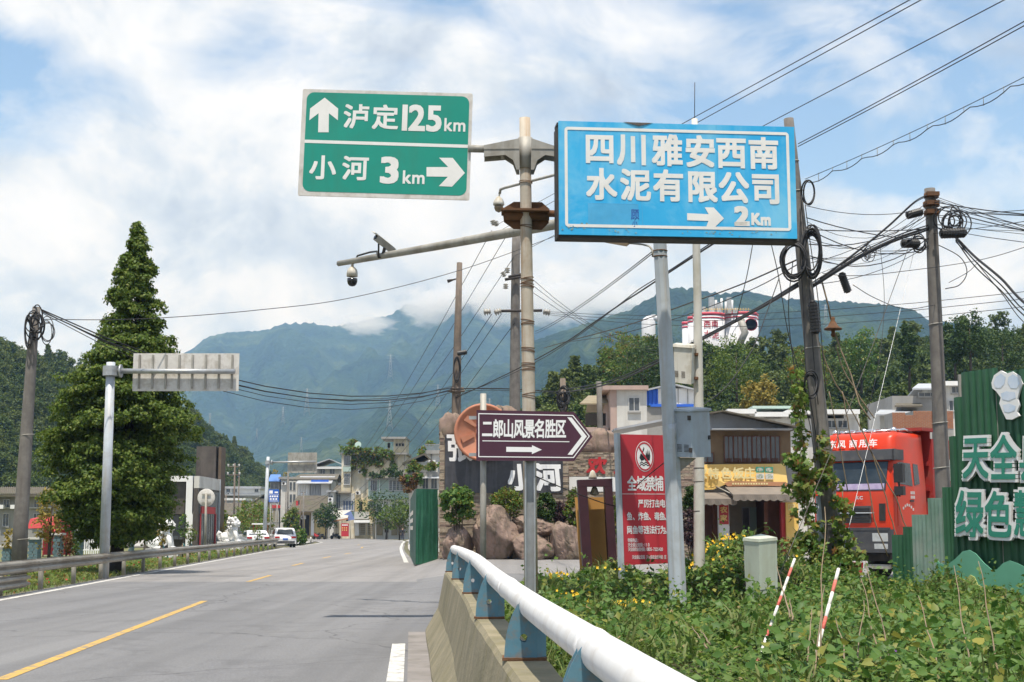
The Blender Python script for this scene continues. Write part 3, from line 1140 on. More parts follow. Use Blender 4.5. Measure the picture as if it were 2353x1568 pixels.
SG = lambda x, y: ((x * .35714 + 700) * .9412, (y * .35714 + 180) * .9412)
m = MB()
m.add([gp.pp(*SG(*q), .006) for q in [(260, 165), (352, 240), (350, 320), (289, 272), (287, 402), (215, 402), (218, 272), (155, 320), (160, 240)]], [(0, 1, 2, 3, 6, 7, 8), (3, 4, 5, 6)])
m.build('arrow_up', 'sign_white', gs)
m = MB()
m.add([gp.pp(*SG(*q), .006) for q in [(956, 640), (1104, 640), (1042, 576), (1135, 577), (1218, 680), (1130, 774), (1040, 770), (1102, 706), (956, 704)]], [(0, 1, 7, 8), (1, 2, 3, 4), (1, 4, 7), (4, 5, 6, 7)])
m.build('arrow_right', 'sign_white', gs)
m = MB()
gp.char(m, '泸', *SG(478, 296), 62, 58, .024)
gp.char(m, '定', *SG(674, 302), 62, 58, .024)
gp.lat(m, '125', *SG(786, 384), 56, .028, .95, gap=.03)
gp.lat(m, 'km', *SG(1076, 392), 29, .02, .92)
m.build('lettering', 'sign_white', gs)
m = MB()
gp.char(m, '小', *SG(246, 645), 62, 58, .024)
gp.char(m, '河', *SG(470, 650), 62, 58, .024)
gp.lat(m, '3', *SG(636, 742), 56, .034, 1.2)
gp.lat(m, 'km', *SG(792, 750), 29, .022, .95)
m.build('lettering', 'sign_white', gs)
m = MB()
for t in (-.3, .3):
 gp.slab(m, [(-w2 + .1, t - .03), (w2 - .1, t - .03), (w2 - .1, t + .03), (-w2 + .1, t + .03)], -.08, -.031)
m.build('back_rail', 'galv_dull', gs)

# ================================================================ blue company sign
bp_ = Plane(P(1284, 277, 23.4), P(1823, 293, 23.8), P(1834, 548, 23.8), P(1284, 540, 23.4))
bs = thing('company_sign', 'weathered light blue billboard with white Chinese lettering and arrow', 'sign', bp_.p(0, -bp_.h / 2))
w2, h2 = bp_.w / 2, bp_.h / 2
m = MB()
bp_.slab(m, [(-w2, -h2), (w2, -h2), (w2, h2), (-w2, h2)], -.05, 0)
m.build('panel', 'sign_blue', bs)
m = MB()
for x0, y0, x1, y1 in ((-w2 - .02, -h2 - .05, w2 + .01, -h2 + .01), (-w2 - .02, h2 - .06, w2, h2 - .012), (-w2 - .03, -h2 - .05, -w2 + .03, h2 - .1), (w2 - .06, -h2 - .05, w2 - .005, h2 - .05), (-.03, -h2, .03, h2 - .05)):
 bp_.slab(m, [(x0, y0), (x1, y0), (x1, y1), (x0, y1)], -.36, -.053)
m.build('frame', 'dark_frame', bs)
m = MB()
bp_.ring(m, -w2 + .10, -h2 + .13, w2 - .10, h2 - .10, .06, .05, .0065)
m.build('border_line', 'sign_white', bs)
SB = lambda x, y: ((x * .2975 + 1330) * .9412, (y * .2975 + 180) * .9412)
for row, xs, ysr in (('四川雅安西南', (450, 720, 1005, 1275, 1530, 1795), (620, 626, 635, 645, 653, 660)), ('水泥有限公司', (465, 745, 1015, 1290, 1550, 1815), (912, 918, 925, 932, 940, 948))):
 m = MB()
 for ch, a, b in zip(row, xs, ysr):
  bp_.char(m, ch, *SB(a, b), 72, 75, .031)
 m.build('lettering', 'sign_white', bs)
m = MB()
m.add([bp_.pp(*SB(*q), .006) for q in [(1168, 1146), (1345, 1155), (1312, 1098), (1386, 1100), (1470, 1190), (1384, 1270), (1322, 1266), (1342, 1210), (1168, 1204)]], [(0, 1, 7, 8), (1, 2, 3, 4), (1, 4, 7), (4, 5, 6, 7)])
m.build('arrow', 'sign_white', bs)
m = MB()
bp_.lat(m, '2', *SB(1555, 1240), 40, .05, 1.15)
bp_.lat(m, 'K', *SB(1695, 1238), 25, .05, .9)
bp_.lat(m, 'm', *SB(1772, 1242), 25, .05, .85)
m.build('lettering', 'sign_white', bs)
m = MB()
a = [bp_.at(*SB(*q)) for q in ((358, 1062), (766, 1072), (770, 1270), (356, 1262))]
bp_.slab(m, [a[3], a[2], a[1], a[0]], .001, .004)
bp_.ring(m, min(q[0] for q in a), min(q[1] for q in a), max(q[0] for q in a), max(q[1] for q in a), .012, .009, .005)
m.build('patch_panel', 'sign_patch', bs, label='darker blue rectangular patch with a scrawl')
m = MB()
bp_.char(m, '顾', *SB(740, 1158), 20, 26, .01, z=.006)
bp_.char(m, '小', *SB(738, 1230), 12, 18, .01, z=.006)
m.build('scrawl', 'graffiti', bs)
a = [bp_.at(*SB(*q)) for q in ((1556, 1218), (1662, 1220), (1660, 1244), (1556, 1244))]
m2 = MB()
bp_.poly(m2, [a[3], a[2], a[1], a[0]], .008)
m2.build('sticker', 'sign_edge', bs)
# seams between the three sheets, folded top edge and mossy bottom
for xs in ((772, 806), (1405, 1435)):
 m = MB()
 a, b = bp_.at(*SB(xs[0], 420)), bp_.at(*SB(xs[1], 1310))
 m.add([bp_.p(a[0] - .004, a[1], .0035), bp_.p(b[0] - .004, b[1], .0035), bp_.p(b[0] + .005, b[1], .0035), bp_.p(a[0] + .005, a[1], .0035)], [(0, 1, 2, 3)])
 m.build('seam', 'sign_patch', bs)
m = MB()
a, b, c = bp_.at(*SB(640, 398)), bp_.at(*SB(890, 406)), bp_.at(*SB(772, 432))
m.add([bp_.p(*a, .004), bp_.p(*c, .018), bp_.p(*b, .004)], [(0, 1, 2)])
m.build('folded_corner', 'dark_frame', bs)
for (x0, x1, yy) in ((140, 360, 1268), (200, 350, 1250), (1100, 1460, 1300), (1520, 1900, 1312), (500, 760, 1285)):
 m = MB()
 for q in range(12):
  cx, cy = bp_.at(*SB(rnd.uniform(x0, x1), yy + rnd.gauss(0, 9)))
  r_ = rnd.uniform(.006, .02)
  m.add([bp_.p(cx + r_ * math.cos(t) * rnd.uniform(.6, 1.5), cy + r_ * math.sin(t) * .6, .0045 + q * .0002) for t in np.linspace(0, 5.6, 8)], [tuple(range(8))])
 m.build('moss_patch', 'moss_stain', bs)['kind'] = 'stuff'

# ================================================================ brown scenic-area sign
np_ = Plane(P(1097, 944, 21.6), P(1318, 949, 21.6), P(1318, 1057, 21.6), P(1097, 1058, 21.6))
ns = thing('scenic_sign', 'brown arrow-shaped tourist sign on two steel posts', 'sign', P(1180, 1440, 21.7))
Z = lambda x, y: ((x * .28066 + 1060) * .9412, (y * .28066 + 980) * .9412)

def zpoly(pl, mb, pts, z0, z1, Zf):
 pl.slab(mb, [pl.at(*Zf(*q)) for q in pts][::-1], z0, z1)

m = MB()
zpoly(np_, m, [(368, 76), (1216, 93), (1378, 308), (1216, 520), (366, 516)], -.03, 0, Z)
m.build('panel', 'sign_brown', ns)
m = MB()
bo = [(384, 104), (1208, 120), (1354, 304), (1214, 494), (384, 486)]
cx_, cy_ = 800, 300
bi = [(392, 112), (1204, 128), (1344, 304), (1210, 486), (392, 478)]
m.add([np_.pp(*Z(*q), .003) for q in bo + bi], [(i, i + 5, (i + 1) % 5 + 5, (i + 1) % 5) for i in range(5)])
m.build('border_line', 'paint_pure', ns)
m = MB()
m.add([np_.pp(*Z(*q), .003) for q in [(1158, 140), (1196, 142), (1328, 306), (1202, 467), (1160, 465), (1282, 306)]], [(0, 5, 2, 1), (5, 4, 3, 2)])
m.build('chevron', 'paint_pure', ns)
m = MB()
for ch, x in zip('二郎山风景名胜区', (462, 556, 646, 738, 830, 919, 1011, 1101)):
 np_.char(m, ch, *Z(x, 242), 25.5, 45, .026, z=.003)
m.build('lettering', 'paint_pure', ns)
m = MB()
m.add([np_.pp(*Z(*q), .003) for q in [(420, 341), (1176, 349), (1176, 356), (420, 348)]], [(3, 2, 1, 0)])
m.build('rule_line', 'paint_pure', ns)
m = MB()
m.add([np_.pp(*Z(*q), .003) for q in [(627, 397), (851, 400), (851, 382), (936, 422), (850, 460), (850, 442), (627, 440)]], [(0, 6, 5, 1), (1, 5, 4, 3, 2)])
m.build('arrow', 'paint_pure', ns)
m = MB()
m.tube([P(1110, 1440, 21.75), P(1110.5, 905, 21.75)], .048, 14)
m.build('post', 'galv_dull', ns)
m = MB()
a0, a1 = P(1219, 1440, 21.75), P(1217.5, 1052, 21.75)
for dx, dy, hx, hy in ((-.068, 0, .012, .07), (.068, 0, .012, .07), (0, .055, .056, .01)):
 m.ob((a0 + a1) / 2 + V(dx, dy, 0), (hx, 0, 0), (0, hy, 0), (a1 - a0) / 2)
m.build('channel_post', 'galv', ns)
m = MB()
for yy in (960, 1045):
 c = P(1165, yy, 21.7)
 m.box(c + V(0, .03, 0), (1.15, .03, .05))
m.build('back_rail', 'galv', ns)

# ================================================================ camera pole with long arm
cp = thing('camera_pole', 'bluish grey octagonal steel pole with a long camera arm', 'pole', P(1561, 1440, 25))
m = pole('x', [(1563, 1460, 25, 21), (1558, 1380, 25, 20.5), (1544, 1060, 25, 19), (1533, 850, 25, 17.5), (1517, 570, 25, 16), (1511, 455, 25, 15)], 8)
for i in range(len(m.sm)):
 m.sm[i] = False
m.build('shaft', 'pole_bluegrey', cp)
arm = [P(1511, 470, 25), P(1280, 515, 26.6), P(1195, 531, 27.3), P(1000, 567, 28.9), P(778, 606, 30.9)]
m = MB()
m.tube(arm, [.115, .105, .10, .085, .062], 10)
m.build('arm', 'galv_dull', cp)
m = MB()
for yy in (577, 590):
 m.tube([P(1517.5, yy, 25) + V(math.cos(a) * .118, math.sin(a) * .118, 0) for a in np.linspace(0, 6.283, 13)], .012, 5, caps=False)
m.build('band', 'rust', cp)
m = MB()
m.tube([P(1541, 975, 25) - V(0, 0, 0), P(1543, 1010, 25)], .14, 8)
m.build('joint_collar', 'pole_bluegrey', cp)

dc = thing('dome_camera', 'black and white dome camera under the tip of the long arm', 'camera', P(810, 604, 30.6))
c = P(810, 612, 30.6)
m = MB()
m.tube([P(810, 596, 30.6), P(809.5, 618, 30.6)], .03, 10)
m.lathe([(.05, 0), (.075, -.03), (.105, -.06), (.12, -.12), (.12, -.21), (.0, -.211)], P(809.5, 614, 30.6), 18)
m.build('housing', 'box_white', dc)
m = MB()
m.lathe([(.112, 0), (.112, -.06), (.095, -.12), (.06, -.16), (.0, -.175)], P(809.5, 640.5, 30.6), 18)
m.build('dome', 'lens', dc)
bc = thing('bullet_camera', 'boxy bullet camera with sun hood on top of the long arm', 'camera', P(880, 583, 29.9))
a, b = P(864, 546, 29.7), P(903, 577, 30.0)
m = MB()
d = (b - a) / 2
u = V(-.3, -.9, .2).normalized()
u = (u - d.normalized() * u.dot(d.normalized())).normalized()
w_ = d.normalized().cross(u)
m.ob((a + b) / 2, d, u * .07, w_ * .065)
bb = m.build('body', 'galv_dull', bc)
m = MB()
m.ob((a + b) / 2 + V(0, 0, .075) - d * .15, d * 1.12, u * .085, w_ * .01)
m.build('sun_hood', 'box_white', bc)
m = MB()
m.tube([P(870, 560, 29.85), P(870, 590, 29.9)], .02, 8)
m.tube([P(884, 570, 29.85), P(880, 585, 29.9)], .035, 8)
m.build('mount', 'dark_frame', bc)
m = MB()
m.lathe([(.05, 0), (.05, .02), (.0, .02)], a - d.normalized() * .005, 14, ax=-d)
m.build('front_glass', 'lens', bc)
m = MB()
m.tube([P(812, 606, 30.6), P(822, 588, 30.5), P(850, 580, 30.3), P(866, 578, 30.0), P(870, 592, 29.95), P(880, 590, 29.9)], .022, 6)
tag(m.build('camera_cable', 'black_plastic'), 'black looped cable joining the two cameras on the arm', 'cable')

sl = thing('lamp_head', 'tan street lamp head on a thin bent arm under the blue sign', 'lamp', P(1500, 575, 25.2))
m = MB()
ax_ = (P(1445, 563, 25.4) - P(1390, 559, 25.6))
m.hexa([P(1390, 558, 25.9), P(1446, 562, 25.9), P(1440, 567, 25.5), P(1386, 556, 25.5), P(1395, 552, 25.9), P(1448, 555, 25.9), P(1446, 556, 25.5), P(1390, 552, 25.5)])
m.build('lamp_housing', 'cane', sl)
m = MB()
m.tube([P(1446, 559, 25.6), P(1475, 562, 25.4), P(1492, 566, 25.2), P(1499, 575, 25.1), P(1500, 590, 25.05)], .018, 8)
m.build('lamp_arm', 'galv_dull', sl)

# box on the camera pole
cb = thing('control_box', 'blue-grey steel control box clamped to the octagonal pole', 'cabinet', P(1590, 1055, 24.9))
a0, a1, a2 = P(1546, 945, 24.95), P(1585, 946, 24.7), P(1630, 944, 25.0)
b0, b1, b2 = P(1550, 1050, 24.95), P(1590, 1052, 24.7), P(1634, 1050, 25.0)
back = a0 + (a2 - a1)
m = MB()
m.hexa([b0, b1, b2, b0 + (b2 - b1), a0, a1, a2, a0 + (a2 - a1)])
body = m.build('box_body', 'box_blue', cb)
m = MB()
ctr = (a0 + a2) / 2
g_ = lambda p, k=1.13, dz=0: ctr + (p - ctr) * k + V(0, 0, dz)
m.hexa([g_(a0), g_(a1), g_(a2), g_(a0 + a2 - a1), g_(a0, 1.1, .045), g_(a1, 1.1, .03), g_(a2, 1.1, .045), g_(a0 + a2 - a1, 1.1, .06)])
m.build('box_roof', 'box_blue', cb)
fn = (a1 - a0).cross(a0 - b0).normalized()
if fn.y > 0:
 fn = -fn
sn = (a2 - a1).cross(a1 - b1).normalized()
if sn.y > 0:
 sn = -sn
m = MB()

def on_face(A, B, Cc, D_, u_, v_, n_, z_):
 return (A * (1 - u_) + B * u_) * (1 - v_) + (D_ * (1 - u_) + Cc * u_) * v_ + n_ * z_

for u0 in (.18, .58):
 for q in range(6):
  v0 = .12 + q * .028
  m.add([on_face(b0, b1, a1, a0, u0, v0, fn, .004), on_face(b0, b1, a1, a0, u0 + .28, v0, fn, .004), on_face(b0, b1, a1, a0, u0 + .28, v0 + .012, fn, .012), on_face(b0, b1, a1, a0, u0, v0 + .012, fn, .012)], [(0, 1, 2, 3)])
m.build('vent', 'dark_frame', body)
for v0 in (.16, .86):
 m = MB()
 c = on_face(b0, b1, a1, a0, .97, v0, fn, .012)
 m.ob(c, (a1 - a0).normalized() * .03, fn * .012, (0, 0, .04))
 m.build('hinge', 'dark_frame', body)
m = MB()
c = on_face(b1, b2, a2, a1, .92, .42, sn, .01)
m.ob(c, (a2 - a1).normalized() * .02, sn * .015, (0, 0, .035))
m.build('lock', 'black_plastic', body)
m = MB()
m.prism([P(1556, 1052, 24.95), P(1600, 1053, 24.9), P(1562, 1085, 24.95)], (0, .04, 0))
m.build('support_arm', 'galv_dull', cb)

# ================================================================ white pole with antenna
wp = thing('white_pole', 'slim off-white steel pole with a whip antenna behind the blue sign', 'pole', P(1608, 1400, 27.2))
m = pole('x', [(1609, 1420, 27.2, 14), (1607, 1360, 27.2, 13), (1606, 1000, 27.2, 12), (1603, 700, 27.2, 9.5), (1600, 560, 27.2, 9), (1596, 274, 27.2, 7)], 14)
m.build('shaft', 'pole_white', wp)
m = MB()
m.tube([P(1596, 274, 27.2), P(1596.5, 190, 27.2)], .008, 6)
m.build('antenna', 'dark_frame', wp)
m = MB()
m.tube([P(1598, 318, 27.2), P(1280, 401, 30), P(1160, 432, 31.3), P(1150, 436, 31.5), P(1148, 446, 31.5)], .03, 8)
m.build('arm', 'galv_dull', wp)
for yy in (1076, 1107, 1175, 1300):
 m = MB()
 c = P(1606, yy, 27.2)
 m.tube([c - V(0, 0, .012), c + V(0, 0, .012)], .103, 14)
 m.build('band', 'conc_pole', wp)
d2 = thing('dome_camera', 'white dome camera hanging from the thin arm beside the rusty bracket', 'camera', P(1146, 450, 31.5))
m = MB()
m.tube([P(1148, 440, 31.5), P(1147, 454, 31.5)], .02, 8)
m.lathe([(.03, 0), (.09, -.06), (.12, -.13), (.13, -.19), (.12, -.2), (.0, -.2)], P(1146, 452, 31.5), 16)
m.build('housing', 'box_white', d2)
m = MB()
m.lathe([(.1, 0), (.1, -.04), (.075, -.1), (.0, -.14)], P(1146, 475, 31.5), 16)
m.build('dome', 'cane', d2)
wb = thing('meter_box', 'rust-stained white steel box mounted high on the slim white pole', 'cabinet', P(1575, 890, 27.1))
m = MB()
a0, a1, a2 = P(1548, 797, 26.9), P(1590, 800, 26.7), P(1597, 797, 27.1)
b0, b1, b2 = P(1550, 879, 26.9), P(1588, 884, 26.7), P(1596, 880, 27.1)
m.hexa([b0, b1, b2, b0 + (b2 - b1), a0, a1, a2, a0 + (a2 - a1)])
bd = m.build('box_body', 'box_white', wb)
m = MB()
ctr = (a0 + a2) / 2
m.hexa([g_(a0), g_(a1), g_(a2), g_(a0 + a2 - a1), g_(a0, 1.05, .05), g_(a1, 1.05, .05), g_(a2, 1.05, .05), g_(a0 + a2 - a1, 1.05, .05)])
m.build('box_roof', 'box_white', wb)
m = MB()
fn = (a1 - a0).cross(a0 - b0).normalized()
fn = -fn if fn.y > 0 else fn
for u0 in (.02, .42):
 for q in range(6):
  m.add([on_face(b0, b1, a1, a0, u0 + i_, .16 + q * .03 + j_, fn, .004) for i_, j_ in ((0, 0), (.22, 0), (.22, .018), (0, .018))], [(0, 1, 2, 3)])
m.build('vent', 'dark_frame', bd)
m = MB()
for yy in (815, 870):
 m.box(P(1598, yy, 27.1), (.1, .12, .05))
m.build('pole_clamp', 'rust', wb)

# ================================================================ red no-fishing board
rp = Plane(P(1425, 996, 27), P(1543, 1003, 27.7), P(1553, 1292, 27.7), P(1437, 1301, 27))
rb = thing('notice_board', 'tall red notice board with white lettering and a no-fishing symbol', 'sign', P(1440, 1330, 27))
m = MB()
w2, h2 = rp.w / 2, rp.h / 2
rp.slab(m, [(-w2, -h2), (w2, -h2), (w2, h2), (-w2, h2)], -.06, 0)
m.build('panel', 'red_board', rb)
m = MB()
rp.slab(m, [(-w2 - .07, -h2 - .25), (-w2 - .005, -h2 - .25), (-w2 - .005, h2 + .02), (-w2 - .07, h2 + .02)], -.12, -.01)
m.build('post', 'pole_bluegrey', rb)
m = MB()
rp.slab(m, [(w2 + .005, -h2 - .25), (w2 + .07, -h2 - .25), (w2 + .07, h2 + .02), (w2 + .005, h2 + .02)], -.12, -.01)
m.build('post', 'pole_bluegrey', rb)
ZR = lambda x, y: ((x * .41465 + 1400) * .9412, (y * .41454 + 850) * .9412)
m = MB()
for ch, x in zip('全域禁捕', (344, 399, 452, 502)):
 rp.char(m, ch, *ZR(x, 800), 22, 36, .022, z=.003)
m.build('lettering', 'paint_pure', rb)
m = MB()
for line, y, xs in (('严厉打击电', 917, (396, 429, 461, 492, 524)), ('鱼、炸鱼、毒鱼、', 992, (330, 364, 396, 428, 459, 491, 522, 550)), ('网鱼等违法行为。', 1072, (330, 364, 396, 430, 463, 494, 526, 552))):
 for ch, x in zip(line, xs):
  rp.char(m, ch, *ZR(x, y), 13, 20, .02, z=.003)
for line, y, x0, dx, sz in (('举报电话:', 1133, 326, 14, 6), ('天全县公安局:110', 1160, 327, 14.5, 6.2), ('天全县农业农村局:0835-7225420', 1186, 328, 12.2, 5.6), ('天全县公安局 天全县农业农村局 宣', 1232, 351, 12.6, 5.4)):
 x = x0
 for ch in line:
  if ch.isascii() and ch != ' ':
   rp.lat(m, ch, *ZR(x - 4, y + 9), 7.5, .015, .8, z=.003)
   x += dx * .66
  elif ch != ' ':
   rp.char(m, ch, *ZR(x, y), sz, 10, .01, z=.003)
   x += dx
  else:
   x += dx * .5
m.build('lettering', 'paint_pure', rb)
m = MB()
m.add([rp.pp(*ZR(*q), .003) for q in ((284, 858), (545, 859), (545, 862), (284, 861))], [(3, 2, 1, 0)])
m.build('rule_line', 'paint_pure', rb)
# symbol: white disc, black fish, hand and waves, red ring and bar
cx_, cy_ = rp.at(*ZR(418, 639))
rx_ = abs(rp.at(*ZR(472, 639))[0] - cx_)
ry_ = abs(rp.at(*ZR(418, 728))[1] - cy_)
mat('ink', (.02, .02, .022), (.02, .02, .022), 3, .5)

def ell(mb, k0, k1, z, n_=36):
 o_ = [rp.p(cx_ + rx_ * k0 * math.cos(t), cy_ + ry_ * k0 * math.sin(t), z) for t in np.linspace(0, 2 * math.pi, n_, False)]
 if k1 == 0:
  mb.add(o_, [tuple(range(n_))])
 else:
  i_ = [rp.p(cx_ + rx_ * k1 * math.cos(t), cy_ + ry_ * k1 * math.sin(t), z) for t in np.linspace(0, 2 * math.pi, n_, False)]
  mb.add(o_ + i_, [(i, (i + 1) % n_, (i + 1) % n_ + n_, i + n_) for i in range(n_)])

m = MB()
ell(m, 1, 0, .003)
sy = m.build('symbol_disc', 'paint_pure', rb)
m = MB()
ell(m, .95, .84, .006)
m.add([rp.p(cx_ + rx_ * a, cy_ + ry_ * b, .008) for a, b in ((-.62, .56), (-.52, .66), (.62, -.56), (.52, -.66))], [(3, 2, 1, 0)])
m.build('symbol_ring', 'red_board', sy)
m = MB()
for pts in ([(-.1, -.1), (.1, -.3), (.55, -.25), (.62, .05), (.5, .45), (.42, .1), (.34, .5), (.28, .1), (.18, .4), (.12, .05), (0, .15)], [(-.55, -.1), (-.35, -.3), (-.05, -.22), (.1, .1), (-.1, .0), (-.25, .12), (-.4, .2), (-.5, .05)], [(-.3, .2), (-.15, .25), (0, .5), (-.05, .65), (-.2, .4)]):
 m.add([rp.p(cx_ + rx_ * a, cy_ + ry_ * b, .005) for a, b in pts], [tuple(range(len(pts)))])
for yy in (-.42, -.56):
 xs = np.linspace(-.55, .5, 16)
 top = [rp.p(cx_ + rx_ * x, cy_ + ry_ * (yy + .05 * math.sin(x * 14) + .035), .005) for x in xs]
 bot = [rp.p(cx_ + rx_ * x, cy_ + ry_ * (yy + .05 * math.sin(x * 14) - .035), .005) for x in xs]
 m.add(top + bot, [(i, i + 16, i + 17, i + 1) for i in range(15)])
m.build('symbol_drawing', 'ink', sy)

# ================================================================ brown portal with orange slab
pt = thing('portal_frame', 'dark brown upright portal frame standing round an orange slab', 'monument', P(1372, 1340, 31))
fr0 = 31.0
m = MB()
m.prism([P(1327, 1103, fr0), P(1407, 1100, fr0), P(1407, 1118, fr0), P(1328, 1118, fr0)], (0, .5, 0))
m.prism([P(1328, 1118.3, fr0), P(1349, 1118.3, fr0), P(1366, 1370, fr0), P(1344, 1370, fr0)], (0, .5, 0))
m.prism([P(1389, 1118.3, fr0), P(1407, 1118.3, fr0), P(1423, 1370, fr0), P(1403, 1370, fr0)], (0, .5, 0))
m.build('frame', 'monument_brown', pt)
m = MB()
m.prism([P(1321, 1143, 31.7), P(1398, 1143, 31.7), P(1414, 1370, 31.7), P(1338, 1370, 31.7)], (0, .16, 0))
m.build('slab', 'monument_orange', pt)
m = MB()
m.lathe([(.09, 0), (.09, .05), (.05, .16), (.0, .2)], P(1362, 1101, 31.3), 14)
m.build('lamp_globe', 'box_white', pt)
m = MB()
m.lathe([(.03, 0), (.06, -.04), (.1, -.16), (.04, -.2), (0, -.2)], P(1366, 1118, 31.3), 14)
m.build('lamp_globe', 'box_white', pt)

# ================================================================ pale green telecom cabinet
tb = thing('telecom_cabinet', 'pale green roadside telecom cabinet standing in the undergrowth', 'cabinet', P(1748, 1375, 25))
a0, a1, a2 = P(1708, 1243, 25.2), P(1744, 1246, 24.8), P(1785, 1242, 25.1)
b0, b1, b2 = P(1713, 1354, 25.2), P(1745, 1357, 24.8), P(1787, 1350, 25.1)
m = MB()
m.hexa([b0, b1, b2, b0 + (b2 - b1), a0, a1, a2, a0 + (a2 - a1)])
bd = m.build('cabinet_body', 'box_pale', tb)
m = MB()
ctr = (a0 + a2) / 2
m.hexa([g_(a0, 1.05), g_(a1, 1.05), g_(a2, 1.05), g_(a0 + a2 - a1, 1.05), g_(a0, 1.02, .05), g_(a1, 1.02, .05), g_(a2, 1.02, .05), g_(a0 + a2 - a1, 1.02, .09)])
m.build('lid', 'box_pale', tb)
m = MB()
dz = V(0, 0, -.35)
ctr = (b0 + b2) / 2
m.hexa([g_(b0, .97, -.35), g_(b1, .97, -.35), g_(b2, .97, -.35), g_(b0 + b2 - b1, .97, -.35), g_(b0, .97, -.012), g_(b1, .97, -.012), g_(b2, .97, -.012), g_(b0 + b2 - b1, .97, -.012)])
m.build('plinth', 'box_pale', tb)
m = MB()
fn = (a1 - a0).cross(a0 - b0).normalized()
fn = -fn if fn.y > 0 else fn
for v0 in (.1, .85):
 m.ob(on_face(b0, b1, a1, a0, .03, v0, fn, .004), (a1 - a0).normalized() * .008, fn * .006, (0, 0, .05))
m.build('hinge', 'dark_frame', bd)

# ================================================================ red and white stakes, bean canes
def stake(pts, D0, D1, label, r=.015, cat='stake'):
 a, b = P(pts[0][0], pts[0][1], D0), P(pts[1][0], pts[1][1], D1)
 ln = (b - a).length
 o = thing('striped_stake', label, cat, b, 'red and white range poles')
 n_ = int(ln / .16)
 for i in range(n_):
  m_ = MB()
  m_.tube([a.lerp(b, i / n_), a.lerp(b, (i + 1) / n_)], r, 8)
  m_.build('band', 'stake_red' if i % 3 == 1 else 'stake_white', o)

stake([(1826, 1285), (1735, 1537)], 15.5, 14.2, 'red and white striped pole leaning right, nearest the pale green cabinet')
stake([(1927, 1308), (1874, 1508)], 14.5, 13.6, 'red and white striped pole leaning beside the vine-covered pole foot', .018)
CANES = [((1895, 1165), (1886, 1500)), ((1978, 1330), (2035, 1568)), ((1988, 1290), (2060, 1568)), ((2110, 1370), (2160, 1540)), ((2192, 1300), (2235, 1568)), ((2248, 1290), (2300, 1568)), ((1895, 1345), (1868, 1560)), ((1868, 1470), (1905, 1600)), ((1785, 1300), (1815, 1420)), ((1815, 1375), (1820, 1425)), ((1590, 1440), (1625, 1490)), ((1610, 1448), (1632, 1480)), ((1985, 1380), (1965, 1560)), ((2110, 1480), (2085, 1600)), ((1920, 1420), (1950, 1540)), ((1865, 1400), (1855, 1520))]
for i, ((x0, y0), (x1, y1)) in enumerate(CANES):
 a, b = P(x0, y0, 13.2 + .13 * (i % 5)), P(x1, y1, 12.4 + .1 * (i % 4))
 m = MB()
 pts = [a.lerp(b, t) + V(.03 * mn.noise(V(t * 3, i, 0)), 0, .02 * mn.noise(V(t * 4, i, 5))) for t in np.linspace(0, 1, 9)]
 m.tube(pts, [.0035 + .005 * t for t in np.linspace(0, 1, 9)], 6)
 tag(m.build('bean_cane', 'cane'), ('thin dry cane stuck in the bean patch at bottom right', 'short dry cane lying in the undergrowth beside the bluish steel pole')[9 < i < 12], 'cane', ('dry canes in the bean patch', 'short canes by the steel pole')[9 < i < 12])
# ================================================================ utility poles
def util_pole(label, pts, mt, bands=(), name='utility_pole', n=14):
 o = thing(name, label, 'pole', P(*pts[0][:3]))
 pole('x', pts, n).build('shaft', mt, o)
 for (x_, y_, r_) in bands:
  m_ = MB()
  D_ = pts[0][2]
  c_ = P(x_, y_, D_)
  m_.tube([c_ + V(math.cos(a) * r_ * D_ / 3300, math.sin(a) * r_ * D_ / 3300, .02 * math.cos(a)) for a in np.linspace(0, 6.283, 15)], .012, 5, caps=False)
  m_.build('wire_band', 'galv_dull', o)
 return o

vp = util_pole('leaning concrete utility pole wrapped in vines right of the blue sign', [(1922, 1400, 30, 23), (1911, 1250, 30, 21.5), (1893, 1060, 30, 20), (1864, 780, 30, 17.5), (1842, 560, 30, 15.5), (1822, 370, 30, 12.5), (1812, 273, 30, 11.5)], 'conc_pole',
               ((1907, 1205, 22), (1906, 1196, 22), (1866, 800, 19), (1822, 372, 13.5), (1830, 440, 14)))
m = MB()
m.tube([P(1893, 1330, 30), P(1884, 1140, 30)], .09, 10)
tag(m.build('conduit_pipe', 'pole_bluegrey'), 'grey conduit pipe standing against the vine-covered pole', 'pipe')
p2_ = util_pole('dark concrete utility pole bristling with cables beside the green fence', [(2178, 1400, 34, 18.5), (2170, 1200, 34, 17.5), (2157, 900, 34, 16), (2146, 640, 34, 14.5), (2139, 470, 34, 13), (2136, 434, 34, 12.5)], 'conc_pole',
    ((2150, 745, 16), (2160, 972, 17.5), (2168, 1180, 18.5), (2163, 1075, 17.5)))
for yy, rr in ((450, 17), (470, 19), (490, 17)):
 m = MB()
 c = P(2140, yy, 34)
 m.tube([c - V(0, 0, .06), c + V(0, 0, .06)], rr * 34 / 3300, 10)
 m.box(c - V(.02, .2, 0), (.3, .1, .1))
 m.build('cable_clamp', 'rust', p2_)
lp = util_pole('old concrete utility pole with coiled cable at its top on the left verge', [(42, 1330, 45, 18), (48, 1200, 45, 16.5), (62, 980, 45, 14), (74, 800, 45, 11.5), (84, 706, 45, 9)], 'conc_pole', ((63, 1000, 15), (50, 1240, 17)))
cpz = util_pole('bare brown timber pole standing behind the stone monument', [(1045, 1275, 67, 12.5), (1047, 1030, 67, 11.5), (1049, 900, 67, 10.5), (1052, 750, 67, 8.5), (1056, 604, 67, 6.5)], 'wood_pole')
m = MB()
m.tube([P(1054, 640, 67), P(1042, 643, 67), P(1028, 647, 67)], [.03, .04, .09], 8)
m.build('lamp_arm', 'dark_frame', cpz)
m = MB()
